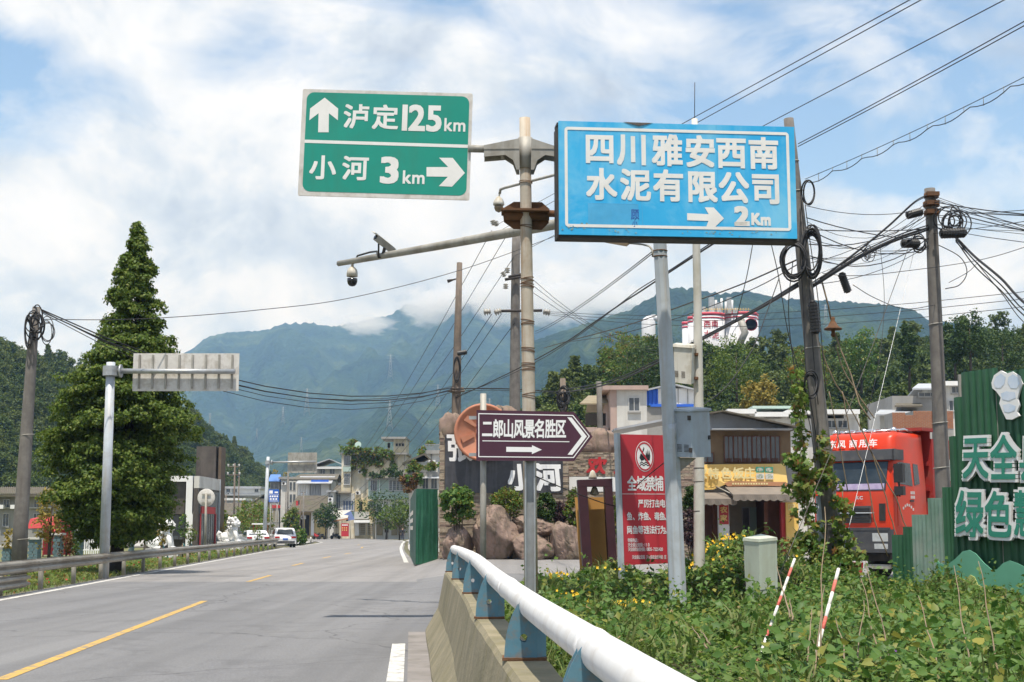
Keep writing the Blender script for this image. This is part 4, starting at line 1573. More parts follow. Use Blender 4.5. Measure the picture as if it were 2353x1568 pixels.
for x0, x1, yy in ((1036, 1066, 893), (1030, 1068, 899)):
 m.tube([P(x0, yy, 66.8), P(x1, yy, 66.8)], .06, 8)
m.build('crossarm', 'wood_pole', cpz)
hv = util_pole('pale square-shouldered concrete power pole with insulators behind the main sign pole', [(1182, 1273, 70, 15.5), (1183, 1060, 70, 14), (1183, 900, 70, 13), (1184, 740, 70, 11.5), (1185, 600, 70, 10.5), (1187, 515, 70, 10)], 'conc_pole', name='power_pole', n=10)

def insul(mb, c, ax, s=1):
 prof = [(.03, 0), (.09, .03), (.03, .06), (.10, .09), (.03, .12), (.10, .15), (.03, .18)]
 mb.lathe([(r * s, h * s) for r, h in prof], c, 10, ax=ax)

for yy, x0, x1 in ((640, 1160, 1212), (634, 1168, 1210), (712, 1148, 1246)):
 m = MB()
 m.tube([P(x0, yy + 3, 69.6), P(x1, yy + (2 if yy > 700 else -6), 69.6)], .07, 6)
 m.build('crossarm', 'dark_frame', hv)
for (x_, y_, ax) in ((1128, 716, (-1, 0, -.1)), (1152, 714, (-1, 0, -.3)), (1248, 716, (1, 0, -.2)), (1160, 636, (-.5, 0, 1)), (1166, 628, (0, 0, 1)), (1135, 518, (-.3, 0, 1)), (1142, 520, (-.3, 0, 1)), (1162, 652, (0, 0, -1)), (1200, 650, (.3, 0, -1))):
 m = MB()
 insul(m, P(x_, y_, 69.6), ax, 2.0 if y_ > 700 else 1.5)
 m.build('insulator', 'galv_dull', hv)
s1 = util_pole('short weathered pole swathed in black cable above the pink house', [(1300, 1270, 74, 9), (1297, 1010, 74, 8), (1295, 940, 74, 7.5), (1293, 870, 74, 6.5)], 'wood_pole', name='utility_pole')
s2 = util_pole('short grey concrete pole in front of the pink house', [(1384, 1275, 66, 8), (1380, 1020, 66, 7), (1378, 950, 66, 6.5), (1376, 877, 66, 6)], 'conc_pole', name='utility_pole')

# ================================================================ cables
def smooth_path(pts, k=6):
 p = [Vector(q) for q in pts]
 p = [p[0] * 2 - p[1]] + p + [p[-1] * 2 - p[-2]]
 out = []
 for i in range(1, len(p) - 2):
  for t in np.linspace(0, 1, k, endpoint=False):
   t = float(t)
   out.append(.5 * ((2 * p[i]) + (p[i + 1] - p[i - 1]) * t + (2 * p[i - 1] - 5 * p[i] + 4 * p[i + 1] - p[i + 2]) * t * t + (3 * p[i] - p[i - 1] - 3 * p[i + 1] + p[i + 2]) * t ** 3))
 out.append(p[-2])
 return out

def wire(pts, r, label, group=None, mt='cable', name='overhead_wire', cat='wire', n=5, parent=None):
 """pts: (px, py, depth)"""
 m_ = MB()
 m_.tube(smooth_path([P(*q) for q in pts]), r, n)
 o = m_.build(name, mt, parent)
 if parent is None:
  tag(o, label, cat, group)
 return o

def span(a, b, sag, r, label, group=None, mt='cable', name='overhead_wire', cat='wire', k=9):
 """sagging span between two attachment points (px, py, depth), sag in metres"""
 A, B = P(*a), P(*b)
 if a[1] < 60:            # runs on past the edge of the picture
  A = B + (A - B) * 1.5
 if b[0] > 2340:
  B = A + (B - A) * (2.6 if a[0] > 1500 else 1.25)
 m_ = MB()
 m_.tube([A.lerp(B, t) - V(0, 0, sag * 4 * t * (1 - t)) for t in [i / k for i in range(k + 1)]], r, 5)
 return tag(m_.build(name, mt), label, cat, group)

GW = 'power lines crossing the sky above the blue sign'
span((2124, -4, 24), (1150, 530, 69.5), .0, .011, 'thin black power line passing behind the top of the blue sign', GW)
span((2098, -4, 24), (1140, 518, 69.5), .0, .011, 'thin black power line passing behind the top of the blue sign', GW)
span((2312, -2, 24), (1180, 590, 69.5), .0, .011, 'thin black power line reaching the blue sign near its right third', None)
span((2370, 34, 22), (1834, 331, 30.2), .05, .010, 'upper of two close black lines running up right from the leaning pole', None)
span((2370, 44, 22), (1834, 337, 30.2), .05, .010, 'lower of two close black lines running up right from the leaning pole', None)
tp = thing('twisted_drop_cable', 'pair of drop wires tied together, rising right from the vine-wrapped pole', 'wire', P(1850, 415, 30))
A1, A2 = P(1850, 412, 30), P(1850, 418, 30)
B1, B2 = A1 + (P(2370, 138, 23) - A1) * 2, A2 + (P(2370, 142, 23) - A2) * 2
m, m2 = MB(), MB()
q1 = [A1.lerp(B1, t) - V(0, 0, .9 * t * (1 - t)) for t in np.linspace(0, 1, 81)]
q2 = [A2.lerp(B2, t) - V(0, 0, .9 * t * (1 - t) + .10 * abs(math.sin(t * math.pi * 13)) ** .8) for t in np.linspace(0, 1, 81)]
m.tube(q1, .007, 5)
m.build('messenger_wire', 'cable', tp)
m2.tube(q2, .009, 5)
m2.build('drop_wire', 'cable', tp)
for i in range(3, 81, 3):
 m = MB()
 m.tube([q1[i] + V(0, 0, .02), q2[i] - V(0, 0, .02)], .006, 5)
 m.build('tie', 'galv_dull', tp)
# left side
wire([(98, 734, 45), (250, 735, 46), (400, 729, 47), (600, 712, 49), (800, 686, 52), (1055, 622, 56), (1290, 538, 60)], .013, 'single thin wire from the left pole rising behind the cameras to the blue sign')
for i, (y1, y0, r, lab) in enumerate(((890, 712, .022, 'topmost'), (893, 714, .014, 'second'), (896, 716, .022, 'third'), (900, 719, .014, 'fourth'), (886, 716, .012, 'lowest'))):
 span((96, y0, 45), (1046, y1, 67), 1.35 + .22 * ((i * 3) % 5) / 2, r, lab + ' cable of the bundle sagging from the left pole past the blank sign', 'bundle of cables from the left pole')
wire([(1046, 893, 67), (1170, 894, 70), (1294, 902, 74)], .03, 'dark cable stretched level behind the two central poles', None)
wire([(1046, 897, 67), (1170, 898, 70), (1294, 906, 74)], .014, 'thin lower cable stretched level behind the two central poles', None)
GL = 'power lines running down to the town'
for a, b, r in (((1130, 530, 69.5), (690, 1180, 225), .03), ((1165, 540, 69.5), (700, 1165, 225), .03), ((1180, 592, 69.5), (705, 1150, 225), .03), ((1130, 722, 69.4), (735, 1160, 225), .03), ((1152, 722, 69.4), (745, 1165, 225), .03), ((1183, 742, 69.4), (750, 1170, 225), .03)):
 span(a, b, 3.0, r * .55, 'thin wire running down left from the concrete power pole to the town', GL)
for i, (y0, y1) in enumerate(((716, 636), (719, 645), (722, 656))):
 span((1250, y0, 69.6), (2370, y1, 44), .7 + .15 * i, .011, ('upper', 'middle', 'lower')[i] + ' of three faint wires crossing in front of the far wooded ridge', 'wires across the ridge')
for i, (x, y) in enumerate(((1233, 640), (1235, 655), (1233, 672))):
 span((1212, y - 8, 69), (1560 + i * 40, 790 + i * 10, 120), 1.5, .014, 'faint wire dropping right from the power pole toward the silos', 'faint wires toward the silos')
# bundle from the shed pole up to the leaning pole and on to the cable-laden pole
wire([(1294, 903, 74), (1400, 882, 62), (1515, 832, 52), (1620, 777, 44), (1740, 712, 36), (1834, 657, 30.2)], .034, 'thick black cable bundle climbing right to the vine-wrapped pole', None, name='cable_bundle', cat='cable', n=8)
wire([(1294, 896, 74), (1400, 876, 62), (1515, 826, 52), (1620, 772, 44), (1740, 708, 36), (1834, 650, 30.2)], .025, 'thin cable lying on the thick bundle left of the leaning pole', None, name='cable_bundle', cat='cable')
wire([(1044, 916, 67), (1146, 869, 62), (1237, 823, 56), (1309, 781, 50), (1364, 742, 45), (1431, 696, 40), (1470, 671, 37), (1538, 626, 34), (1640, 560, 31), (1700, 525, 30)], .022, 'dark cable rising steeply right behind the bluish steel pole', None, name='cable_bundle', cat='cable')
wire([(1044, 912, 67), (1146, 873, 62), (1237, 829, 56), (1309, 785, 50), (1364, 746, 45), (1431, 694, 40), (1470, 664, 37), (1538, 622, 34), (1640, 555, 31), (1700, 520, 30)], .014, 'thin companion wire beside the cable behind the bluish steel pole', None)
for dy, w_ in ((0, 'upper'), (5, 'lower')):
 span((1230, 762 + dy, 66), (1512, 568 + dy, 25.3), .15, .010, w_ + ' of two wires rising from the main pole to the lamp arm')
wire([(1250, 800, 64), (1306, 784, 58), (1440, 748, 48), (1581, 698, 39), (1700, 655, 34), (1834, 596, 30)], .018, 'pale dusty cable rising right below the blue sign', None, 'cable_dusty')
wire([(1306, 786, 58), (1412, 770, 50), (1520, 742, 44), (1612, 712, 38), (1740, 660, 34), (1836, 606, 30)], .012, 'dark thin wire sagging right below the pale dusty cable')
wire([(1606, 938, 27.3), (1668, 890, 28), (1720, 818, 28.5), (1740, 778, 28.8), (1765, 710, 29.3), (1790, 640, 29.8)], .011, 'black drop wire curving from the slim white pole up to the leaning pole')
wire([(1225, 1092, 22.5), (1270, 1112, 25), (1330, 1136, 27), (1400, 1160, 27.5), (1428, 1158, 27.5), (1470, 1110, 27), (1548, 1046, 25.2)], .010, 'slack black wire looping in front of the portal to the control box')
# drooping lines round the leaning pole
GD = 'loose wires hanging on the leaning pole'
for i, pts in enumerate(([(1838, 420), (1846, 520), (1860, 660), (1868, 800), (1880, 930)], [(1842, 450), (1838, 560), (1846, 700), (1852, 850), (1872, 980), (1890, 1100)], [(1850, 470), (1862, 560), (1880, 690), (1890, 810), (1900, 920)], [(1772, 560), (1790, 640), (1810, 760), (1838, 860)], [(1730, 560), (1715, 640), (1690, 740)], [(1822, 600), (1812, 720), (1830, 870), (1862, 980), (1878, 1130)])):
 wire([(x, y, 29.7) for x, y in pts], .010, 'loose black wire hanging down along the vine-wrapped pole', GD)

def coil(cx, cy, rx, ry, D, turns, r, label, parent=None, jit=.12, name='cable_coil', seed=0):
 g = random.Random(seed)
 o = thing(name, label, 'cable coil', P(cx, cy + ry, D)) if parent is None else parent
 for q in range(turns):
  ax, ay = rx * g.uniform(1 - jit * 2, 1), ry * g.uniform(1 - jit * 2, 1)
  ox, oy, od = g.uniform(-rx, rx) * jit, g.uniform(-ry, ry) * jit, g.uniform(-.12, .12)
  ph = g.uniform(0, 6)
  m_ = MB()
  m_.tube([P(cx + ox + ax * math.cos(a), cy + oy + ay * math.sin(a), D + od + .07 * math.sin(a * 2 + ph)) for a in np.linspace(0, 6.283, 22)], r, 5, caps=False)
  m_.build('loop', 'cable', o)

coil(1858, 445, 16, 29, 29.7, 2, .018, 'single upright cable loop on the leaning pole near the sign corner', seed=1)
coil(1866, 580, 22, 58, 29.6, 9, .020, 'dense black cable coil on the right of the leaning pole', seed=2)
coil(1824, 600, 30, 45, 29.5, 8, .020, 'large black cable coil on the left of the leaning pole below the sign', seed=3)
coil(1863, 886, 17, 34, 29.5, 5, .017, 'small coil tied to the leaning pole at mid height', seed=4)
coil(82, 740, 22, 34, 44.8, 8, .020, 'tangle of black cable coiled on the top of the left pole', seed=5, jit=.3)
coil(108, 760, 17, 32, 44.7, 4, .014, 'thin loose loops beside the left pole top', seed=6, jit=.25)
coil(66, 765, 10, 40, 44.8, 5, .02, 'narrow hanging loops on the road-facing side of the left pole', seed=7)
coil(1050, 850, 8, 28, 66.6, 4, .03, 'small cable coil on the brown timber pole', seed=8)
coil(1294, 915, 15, 32, 73.6, 9, .035, 'thick mass of black cable on the short pole above the pink house', seed=9, jit=.3)
coil(2110, 560, 18, 26, 33.6, 4, .016, 'loose cable loops left of the cable-laden pole', seed=10, jit=.25)
coil(2190, 510, 34, 32, 33.5, 9, .016, 'tangled wire loops right of the cable-laden pole head', seed=11, jit=.35)
coil(1995, 585, 26, 18, 32, 5, .008, 'wiry tangle hung on the cables between the two right poles', seed=12, jit=.4)

def closure(label, x, y, D, ang, ln, rad, parent=None):
 o = thing('splice_closure', label, 'junction box', P(x, y, D))
 c = P(x, y, D)
 ax = V(math.cos(ang), 0, math.sin(ang))
 m_ = MB()
 k = 9
 path, rr = [], []
 for i in range(k):
  for e, f in ((0, 1), (.55, 1), (.6, .88), (.95, .88)):
   path.append(c + ax * ln * ((i + e) / k - .5))
   rr.append(rad * f)
 m_.tube(path, rr, 10, smooth=False)
 m_.build('ribbed_body', 'black_plastic', o)
 m_ = MB()
 for s_ in (-1, 1):
  m_.tube([c + ax * ln * .5 * s_, c + ax * ln * .56 * s_], rad * .6, 8)
 m_.build('end_cap', 'black_plastic', o)

closure('black ribbed splice box strapped upright to the leaning pole', 1871, 730, 29.6, R(95), .62, .115)
closure('black ribbed splice box dangling between the two right-hand poles', 1941, 650, 31, R(108), .42, .09)
closure('black splice box high on the left of the cable-laden pole', 2101, 491, 33.4, R(15), .36, .1)
closure('black splice box lying left of the cable-laden pole', 2092, 560, 33.4, R(0), .4, .11)
closure('large black splice box hung right of the cable-laden pole', 2190, 536, 33.4, R(2), .56, .125)
closure('small black splice box on the timber pole', 1062, 811, 66.4, R(10), .42, .12)

# between the right poles, and off to the right
GB = 'black cables slung between the two right poles'
g = random.Random(5)
for i in range(15):
 y0, y1 = g.uniform(470, 660), g.uniform(450, 575)
 span((1850 + (y0 - 470) * .1, y0, 30), (2138, y1, 34), g.uniform(.05, .55), g.choice((.006, .008, .012)), 'thin black cable slung between the leaning pole and the cable-laden pole', GB)
for i, dy in enumerate((0, 5, -6)):
 wire([(1868, 655 + dy, 30), (1920, 622 + dy, 30.6), (1985, 583 + dy, 31.5), (2060, 548 + dy, 32.8), (2138, 522 + dy, 34)], (.028, .020, .015)[i], ('thickest black trunk cable joining the two right-hand poles', 'second black trunk cable joining the two right-hand poles', 'thinnest black trunk cable joining the two right-hand poles')[i], 'trunk cables', name='trunk_cable', cat='cable', n=7)
for i, dy in enumerate((0, 3)):
 wire([(1884, 640 + dy, 30), (1960, 585 + dy, 31), (2040, 520 + dy, 32.5), (2100, 465 + dy, 33.5), (2134, 447 + dy, 34)], (.015, .011)[i], ('upper', 'lower')[i] + ' steep cable rising to the very top of the cable-laden pole', None)
GR = 'cables leaving the cable-laden pole to the right'
for i in range(14):
 y0, y1 = g.uniform(446, 545), g.uniform(438, 535)
 span((2142, y0, 34), (2390, y1, 26), g.uniform(.02, .3), g.choice((.006, .008, .013)), 'black cable leaving the cable-laden pole toward the right edge', GR)
for i, (a, b, c, d, r) in enumerate(((545, 590, 640, 712, .03), (548, 600, 655, 730, .015), (552, 612, 668, 742, .015), (556, 600, 672, 760, .01))):
 wire([(2196, a, 34), (2240, b, 33), (2300, c, 31), (2375, d, 29), (2640, d + 150, 22)], r, ('thick dark cable falling right from the large splice box', 'thin wire just below the thick falling cable', 'second thin wire below the thick falling cable', 'lowest thin wire falling from the large splice box')[i], 'falling cables at the right edge', name='drop_cable', cat='cable')
wire([(2150, 560, 34), (2205, 590, 34), (2222, 625, 34), (2205, 655, 34), (2172, 664, 34)], .012, 'loose wire end curling right of the cable-laden pole')
wire([(2180, 650, 34), (2225, 625, 33.8), (2250, 600, 33.5)], .008, 'short thin wire slanting behind the curled loose end')
wire([(1890, 628, 30), (1950, 634, 31), (2040, 628, 32), (2240, 600, 33), (2380, 560, 30), (2700, 450, 24)], .008, 'long thin wire crossing both right poles above the ridge')
wire([(1960, 655, 31), (2010, 685, 31.5), (2080, 710, 32.5), (2155, 700, 34)], .009, 'slack thin wire sagging from the dangling splice box to the pole')
wire([(2112, 528, 33.8), (2094, 604, 33.4), (2012, 954, 31), (1928, 1310, 29)], .006, 'pale taut guy wire slanting down in front of the red truck', None, 'galv')
wire([(2098, 538, 33.8), (2074, 606, 33.4), (1951, 938, 30), (1800, 1300, 26), (1742, 1440, 24)], .008, 'thin dark guy wire slanting down to the striped stakes', None, 'cable_dusty')
wire([(2022, 560, 32), (2032, 690, 32), (2020, 830, 31), (1990, 960, 30.5)], .006, 'thin wire hanging freely between the two right-hand poles')
# hanging bell-shaped strain insulator with its rod
bl = thing('strain_insulator', 'brown bell-shaped insulator on a rod hanging right of the leaning pole', 'insulator', P(1915, 765, 30.5))
m = MB()
m.tube([P(1888, 645, 30.3), P(1904, 705, 30.5), P(1909, 735, 30.5)], .018, 6)
m.tube([P(1918, 764, 30.5), P(1930, 800, 30.5), P(1955, 860, 30.4), P(1975, 930, 30.2), P(2000, 965, 30)], .016, 6)
m.build('rod', 'cane', bl)
m = MB()
m.lathe([(.03, .20), (.05, .17), (.04, .12), (.07, .08), (.11, 0), (.19, -.05), (.19, -.075), (.05, -.08), (.035, -.14), (.055, -.19), (.02, -.24)], P(1914, 750, 30.5), 16)
m.build('bell', 'rust', bl)
# ================================================================ undergrowth between the barrier and the side road
mat('bed_soil', (.045, .052, .02), (.07, .06, .03), 3, .95, .4)
leafmat('hop_leaves', [(.03, .075, .01), (.055, .125, .015), (.09, .17, .022), (.14, .22, .034), (.20, .26, .055), (.06, .13, .017)], .4, .5)
leafmat('bean_leaves', [(.05, .12, .02), (.07, .155, .026), (.10, .19, .036), (.13, .22, .05), (.085, .17, .03), (.30, .28, .055)], .35, .5)
leafmat('dry_leaves', [(.22, .17, .08), (.30, .24, .11), (.16, .15, .06)], .2, .8)
mat('petal_yellow', (.75, .50, .02), (.70, .42, .01), 5, .6)
mat('petal_violet', (.25, .08, .4))
mat('straw', (.36, .28, .17), (.26, .2, .12), 6, .95, .5)

def veg_top(x, y):
 z = .31 + .30 * mn.noise(Vector((x * .8, y * .5, 0))) + .13 * mn.noise(Vector((x * 2.2, y * 1.7, 4)))
 for cx, cy, sx, sy, a in ((1.6, 28.5, 1.7, 2.6, .45), (4.35, 28.3, .75, 2.2, .85), (3.3, 27.5, .8, 1.6, .35), (5.5, 27.5, .8, 2, .62), (6.9, 29, 1.0, 2, .25), (8.9, 29.5, 1.0, 1.6, .32), (3.6, 14.0, 1.5, 2.6, .16), (10.3, 24.5, 1.5, 3.5, -.32), (3.0, 22, .9, 1.6, -.12)):
  z += a * math.exp(-((x - cx) / sx) ** 2 - ((y - cy) / sy) ** 2)
 if y > 29.5:
  z -= (y - 29.5) * .45
 return max(z, .04)

def bed_x0(y):
 return (tubept(y).x + .30) if y < 22 else (-.75 + (y - 22) * .16)

nx, ny = 60, 70
co = []
for j in range(ny):
 y = 3.0 + 29 * j / (ny - 1)
 for i in range(nx):
  x = bed_x0(y) + (.37 * y + 2.5 - bed_x0(y)) * i / (nx - 1)
  co.append((x, y, max(.02, veg_top(x, y) - .17) if 0 < i else .02))
fs = [(j * nx + i, j * nx + i + 1, (j + 1) * nx + i + 1, (j + 1) * nx + i) for j in range(ny - 1) for i in range(nx - 1)]
struct(npmesh('planting_bed', np.array(co), np.array(fs), 'bed_soil', smooth=True), 'overgrown bank between the barrier and the side road')

def bed_points(n, y0, y1, seed, test=None):
 g_ = np.random.default_rng(seed)
 out = []
 while len(out) < n:
  y = y0 + (y1 - y0) * g_.random()
  w = .37 * y + 1.2
  x = bed_x0(y) + .02 + g_.random() * 12.5
  if x > w:
   continue
  if test and not test(x, y, g_):
   continue
  out.append((x, y, veg_top(x, y) - .20 * g_.random() ** 1.6))
 return np.array(out)

def bare(x, y, g_):
 # thinner cover on the straw-littered corner and along the barrier foot
 q = math.exp(-((x - 10.6) / 1.6) ** 2 - ((y - 25) / 4) ** 2)
 q += .8 * math.exp(-((x - bed_x0(y)) / .35) ** 2) * (y < 9)
 return g_.random() > q

def leaf_stuff(name, tmpl, pts, size, mt, label, cat, up=1.0, seed=1, spread=.75, parent=None):
 g_ = np.random.default_rng(seed)
 nn = g_.normal(size=(len(pts), 3)) * spread
 nn[:, 2] = np.abs(nn[:, 2]) + up
 nn[:, 1] -= .25
 co_, fs_ = scatter(tmpl, pts, nn, size * (.6 + .8 * g_.random(len(pts))), g_)
 o = npmesh(name, co_, fs_, mt, parent)
 return tag(o, label, cat, kind='stuff') if parent is None else o

leaf_stuff('undergrowth', LOBED, bed_points(52000, 4.5, 16.5, 2, bare), .046, 'hop_leaves', 'dense creeping green undergrowth near the barrier', 'undergrowth', .9, 3)
leaf_stuff('undergrowth', LOBED, bed_points(30000, 16, 31.5, 5, bare), .095, 'hop_leaves', 'dense creeping green undergrowth round the pole feet', 'undergrowth', .9, 6)

def in_beans(x, y, g_):
 return g_.random() < math.exp(-((x - .295 * y) / 1.5) ** 2) and x > .16 * y

pts = bed_points(2400, 10, 17.5, 8, in_beans)
pts[:, 2] += rng.random(len(pts)) ** 2.5 * .40
leaf_stuff('bean_vines', HEART, pts, .08, 'bean_leaves', 'broad heart-shaped bean leaves climbing the canes at bottom right', 'bean plants', .55, 9, .8)
pts = bed_points(1500, 5, 12, 10, lambda x, y, g_: x < bed_x0(y) + .5)
leaf_stuff('dry_litter', LEAF2, pts, .09, 'dry_leaves', 'dry leaves and stalks at the foot of the barrier', 'litter', .6, 11)

def blades(name, pts, h, mt, label, cat='grass', seed=1):
 g_ = np.random.default_rng(seed)
 n_ = len(pts)
 a = g_.random(n_) * 6.283
 w = h * .05
 d = np.stack([np.cos(a), np.sin(a), 0 * a], 1)
 ln = g_.normal(size=(n_, 3)) * .35
 ln[:, 2] = 1
 hh = (h * (.5 + .8 * g_.random(n_)))[:, None]
 b = pts
 mid = b + ln * hh * .55
 tip = b + (ln * np.array([2.0, 2.0, .9])) * hh
 co_ = np.stack([b - d * w, b + d * w, mid + d * w * .7, tip, mid - d * w * .7], 1).reshape(-1, 3)
 f = np.array([(0, 1, 2), (0, 2, 4), (4, 2, 3)])
 fs_ = (f[None] + (np.arange(n_) * 5)[:, None, None]).reshape(-1, 3)
 return tag(npmesh(name, co_, fs_, mt), label, cat, kind='stuff')

leafmat('grass_blades', [(.08, .13, .025), (.13, .18, .04), (.19, .21, .07), (.06, .11, .02)], .3, .6)
gp_ = bed_points(5000, 4.5, 20, 21, lambda x, y, g_: g_.random() < math.exp(-((x - bed_x0(y)) / .45) ** 2))
gp_[:, 2] -= .12
blades('grass', gp_, .26, 'grass_blades', 'rough grass growing along the back of the barrier', seed=22)
tall = []
gw = np.random.default_rng(41)
for cx, cy, sx, sy, k in ((2.9, 24.6, .5, .6, 30), (3.6, 26.6, .7, .8, 40), (4.2, 24.2, .8, .5, 40), (6.6, 29, .9, 1, 60), (8.6, 30, .8, .6, 40), (1.4, 25.5, .9, 1.2, 50), (5.2, 22, 1.6, 2.5, 60), (2.5, 15, 1.6, 4, 60), (7.5, 24, 1.5, 3, 50), (5.6, 19, 1.2, 2, 50), (1.2, 20, .8, 2, 40)):
 for _ in range(int(k * 1.7)):
  x, y = gw.normal(cx, sx), gw.normal(cy, sy)
  if 4 < y < 31 and bed_x0(y) + .1 < x < .37 * y + 1:
   h_ = .15 + .6 * gw.random() ** 2
   for q in range(14):
    tall.append((x + gw.normal() * .05, y + gw.normal() * .05, veg_top(x, y) - .1 + h_ * q / 14))
leaf_stuff('tall_weeds', LEAF2, np.array(tall), .095, 'bean_leaves', 'taller pale weeds sticking out of the undergrowth', 'weeds', .3, 43, .9)
bw_ = bed_points(2600, 7, 30, 51, lambda x, y, g_: mn.noise(V(x * 1.1, y * .8, 21)) > .18)
bw_[:, 2] += .06
leaf_stuff('broad_weeds', LOBED, bw_, .12, 'bean_leaves', 'patches of broad-leaved paler weeds in the undergrowth', 'weeds', .7, 52, .7)
gt = bed_points(7000, 8, 31, 45, lambda x, y, g_: mn.noise(V(x * .9, y * .6, 8)) > .12)
gt[:, 2] -= .05
blades('grass', gt, .30, 'grass_blades', 'tufts of tall grass scattered through the undergrowth', seed=46)
dl = bed_points(1600, 8, 31, 47)
leaf_stuff('withered_leaves', LEAF2, dl + np.array([0, 0, .02]), .07, 'dry_leaves', 'scattered withered brown leaves on the undergrowth', 'leaves', .7, 48)
# straw and litter in the bare corner
g_ = np.random.default_rng(31)
sx = 10.4 + g_.normal(size=2600) * .9
sy = 25 + g_.normal(size=2600) * 2.4
sp_ = np.array([(x, y, max(.03, veg_top(x, y) - .15)) for x, y in zip(sx, sy)])
blades('straw_litter', sp_, .2, 'straw', 'pale dry straw strewn below the green fence', 'straw', 33)

# yellow flowers
def flowers(name, spots, mt, r, label):
 m_ = MB()
 g2 = random.Random(3)
 for c in spots:
  nrm = V(g2.uniform(-.6, .6), -1, g2.uniform(.2, 1)).normalized()
  u = nrm.orthogonal().normalized()
  w_ = nrm.cross(u)
  rr = r * g2.uniform(.7, 1.3)
  a0 = g2.uniform(0, 6)
  vs_ = [Vector(c)]
  for i in range(10):
   k_ = rr * (1 if i % 2 == 0 else .55)
   vs_.append(Vector(c) + (u * math.cos(a0 + i * .628) + w_ * math.sin(a0 + i * .628)) * k_ + nrm * rr * (.35 if i % 2 == 0 else .1))
  m_.add(vs_, [(0, i + 1, (i + 1) % 10 + 1) for i in range(10)])
 return tag(m_.build(name, mt), label, 'flowers', kind='stuff')

fl = []
g2 = random.Random(11)
for cx, cy, sx_, sy_, D, k in ((1335, 1368, 26, 12, 25, 16), (1440, 1375, 22, 12, 24, 20), (1270, 1320, 30, 18, 27, 12), (1400, 1320, 60, 15, 27, 8), (1640, 1262, 30, 14, 28.5, 26), (1690, 1255, 14, 14, 28.8, 18), (1668, 1290, 25, 20, 28, 20), (1600, 1300, 25, 22, 28, 14), (1830, 1290, 20, 12, 28, 4), (1650, 1330, 24, 16, 27, 12), (1235, 1395, 6, 4, 19, 2)):
 for _ in range(k):
  D_ = D + g2.uniform(-.8, .8)
  p = P(g2.gauss(cx, sx_), g2.gauss(cy, sy_), D_)
  p.z = max(p.z, veg_top(p.x, p.y) - .02) if p.z < veg_top(p.x, p.y) + .08 else veg_top(p.x, p.y) + .03
  p.y -= .1
  p.z += .09
  fl.append(p)
flowers('yellow_flowers', fl, 'petal_yellow', .034, 'small bright yellow flowers dotted through the undergrowth')
flowers('violet_flowers', [P(2050, 1488, 13), P(2058, 1496, 12.9), P(2052, 1500, 13), P(1986, 1482, 13.2)], 'petal_violet', .018, 'few tiny violet bean flowers among the canes')

# ---------------------------------------------------------------- vine on the leaning pole
leafmat('vine_leaves', [(.06, .125, .018), (.09, .17, .022), (.13, .21, .03), (.17, .23, .04), (.20, .21, .05), (.24, .11, .03)], .4, .5)
vn = thing('climbing_vine', 'leafy green vine climbing the leaning utility pole', 'vine', P(1900, 1340, 29.6))
cl = []
g2 = random.Random(17)
for (x0, y0, x1, y1, k, s_) in ((1835, 850, 1838, 1010, 16, 7), (1838, 1000, 1846, 1180, 22, 15), (1848, 1050, 1862, 1300, 40, 18), (1928, 1150, 1940, 1330, 26, 12), (1925, 1270, 1955, 1340, 20, 18), (1890, 1010, 1905, 1120, 14, 10), (1950, 1230, 1975, 1290, 5, 7), (1850, 1230, 1860, 1330, 22, 22)):
 for _ in range(k):
  t = g2.random()
  cl.append(P(x0 + (x1 - x0) * t + g2.gauss(0, s_), y0 + (y1 - y0) * t + g2.gauss(0, 6), 29.6 + g2.uniform(-.45, .3)))
p_, n_, s_ = clump_leaves(np.array(cl), np.full(len(cl), .15), 15, np.random.default_rng(4), .9, .3, .115)
n_[:, 1] -= .5
co, fs = scatter(LOBED, p_, n_, s_)
npmesh('foliage', co, fs, 'vine_leaves', vn)
for i, pts in enumerate(([(1836, 850), (1840, 960), (1850, 1100), (1862, 1300)], [(1936, 1130), (1938, 1220), (1950, 1330)], [(1905, 900), (1925, 1000), (1948, 1130)])):
 m = MB()
 m.tube(smooth_path([P(x, y, 29.6) for x, y in pts]), .012, 6)
 m.build('stem', 'cane', vn)
tw = thing('dead_vine', 'leafless brown vine twisting down in front of the red truck', 'vine', P(2110, 1330, 32))
for i, pts in enumerate(([(1880, 780), (1905, 850), (1935, 905), (1960, 950), (1985, 1000), (2010, 1060), (2030, 1130), (2050, 1200), (2075, 1290), (2110, 1360)], [(1920, 790), (1940, 850), (1985, 930), (2010, 960)], [(1985, 1010), (2025, 1080), (2060, 1150), (2090, 1240), (2105, 1330)], [(1935, 900), (1955, 1000), (1990, 1090), (2005, 1180), (2040, 1280)])):
 m = MB()
 m.tube([q + V(.05 * mn.noise(q * 3), 0, .05 * mn.noise(q * 3 + V(5, 5, 5))) for q in smooth_path([P(x, y, 30.6) for x, y in pts])], .014, 5)
 m.build('stem', 'cane', tw)

# ================================================================ big conical tree on the left verge
leafmat('big_tree_leaves', [(.045, .085, .011), (.075, .13, .016), (.105, .17, .022), (.145, .205, .03), (.19, .22, .042)], .38, .55)
leafmat('tree_leaves', [(.025, .055, .012), (.045, .085, .018), (.07, .12, .025)], .25, .55)
leafmat('yellow_leaves', [(.25, .19, .03), (.33, .25, .05), (.2, .19, .04)], .35, .6)
leafmat('purple_leaves', [(.05, .025, .03), (.075, .04, .045), (.04, .03, .03)], .2, .6)
leafmat('autumn_leaves', [(.14, .06, .03), (.20, .13, .03), (.10, .05, .04)], .3, .6)
mat('bark', (.09, .07, .05), (.055, .045, .035), 6, .95, .5)
mat('bark_dark', (.035, .03, .025), (.025, .02, .018), 6, .95, .4)
BT = G(266, 1319)
bt = thing('conical_tree', 'tall dense conical green tree behind the left guard rail', 'tree', (BT.x, BT.y, 0))
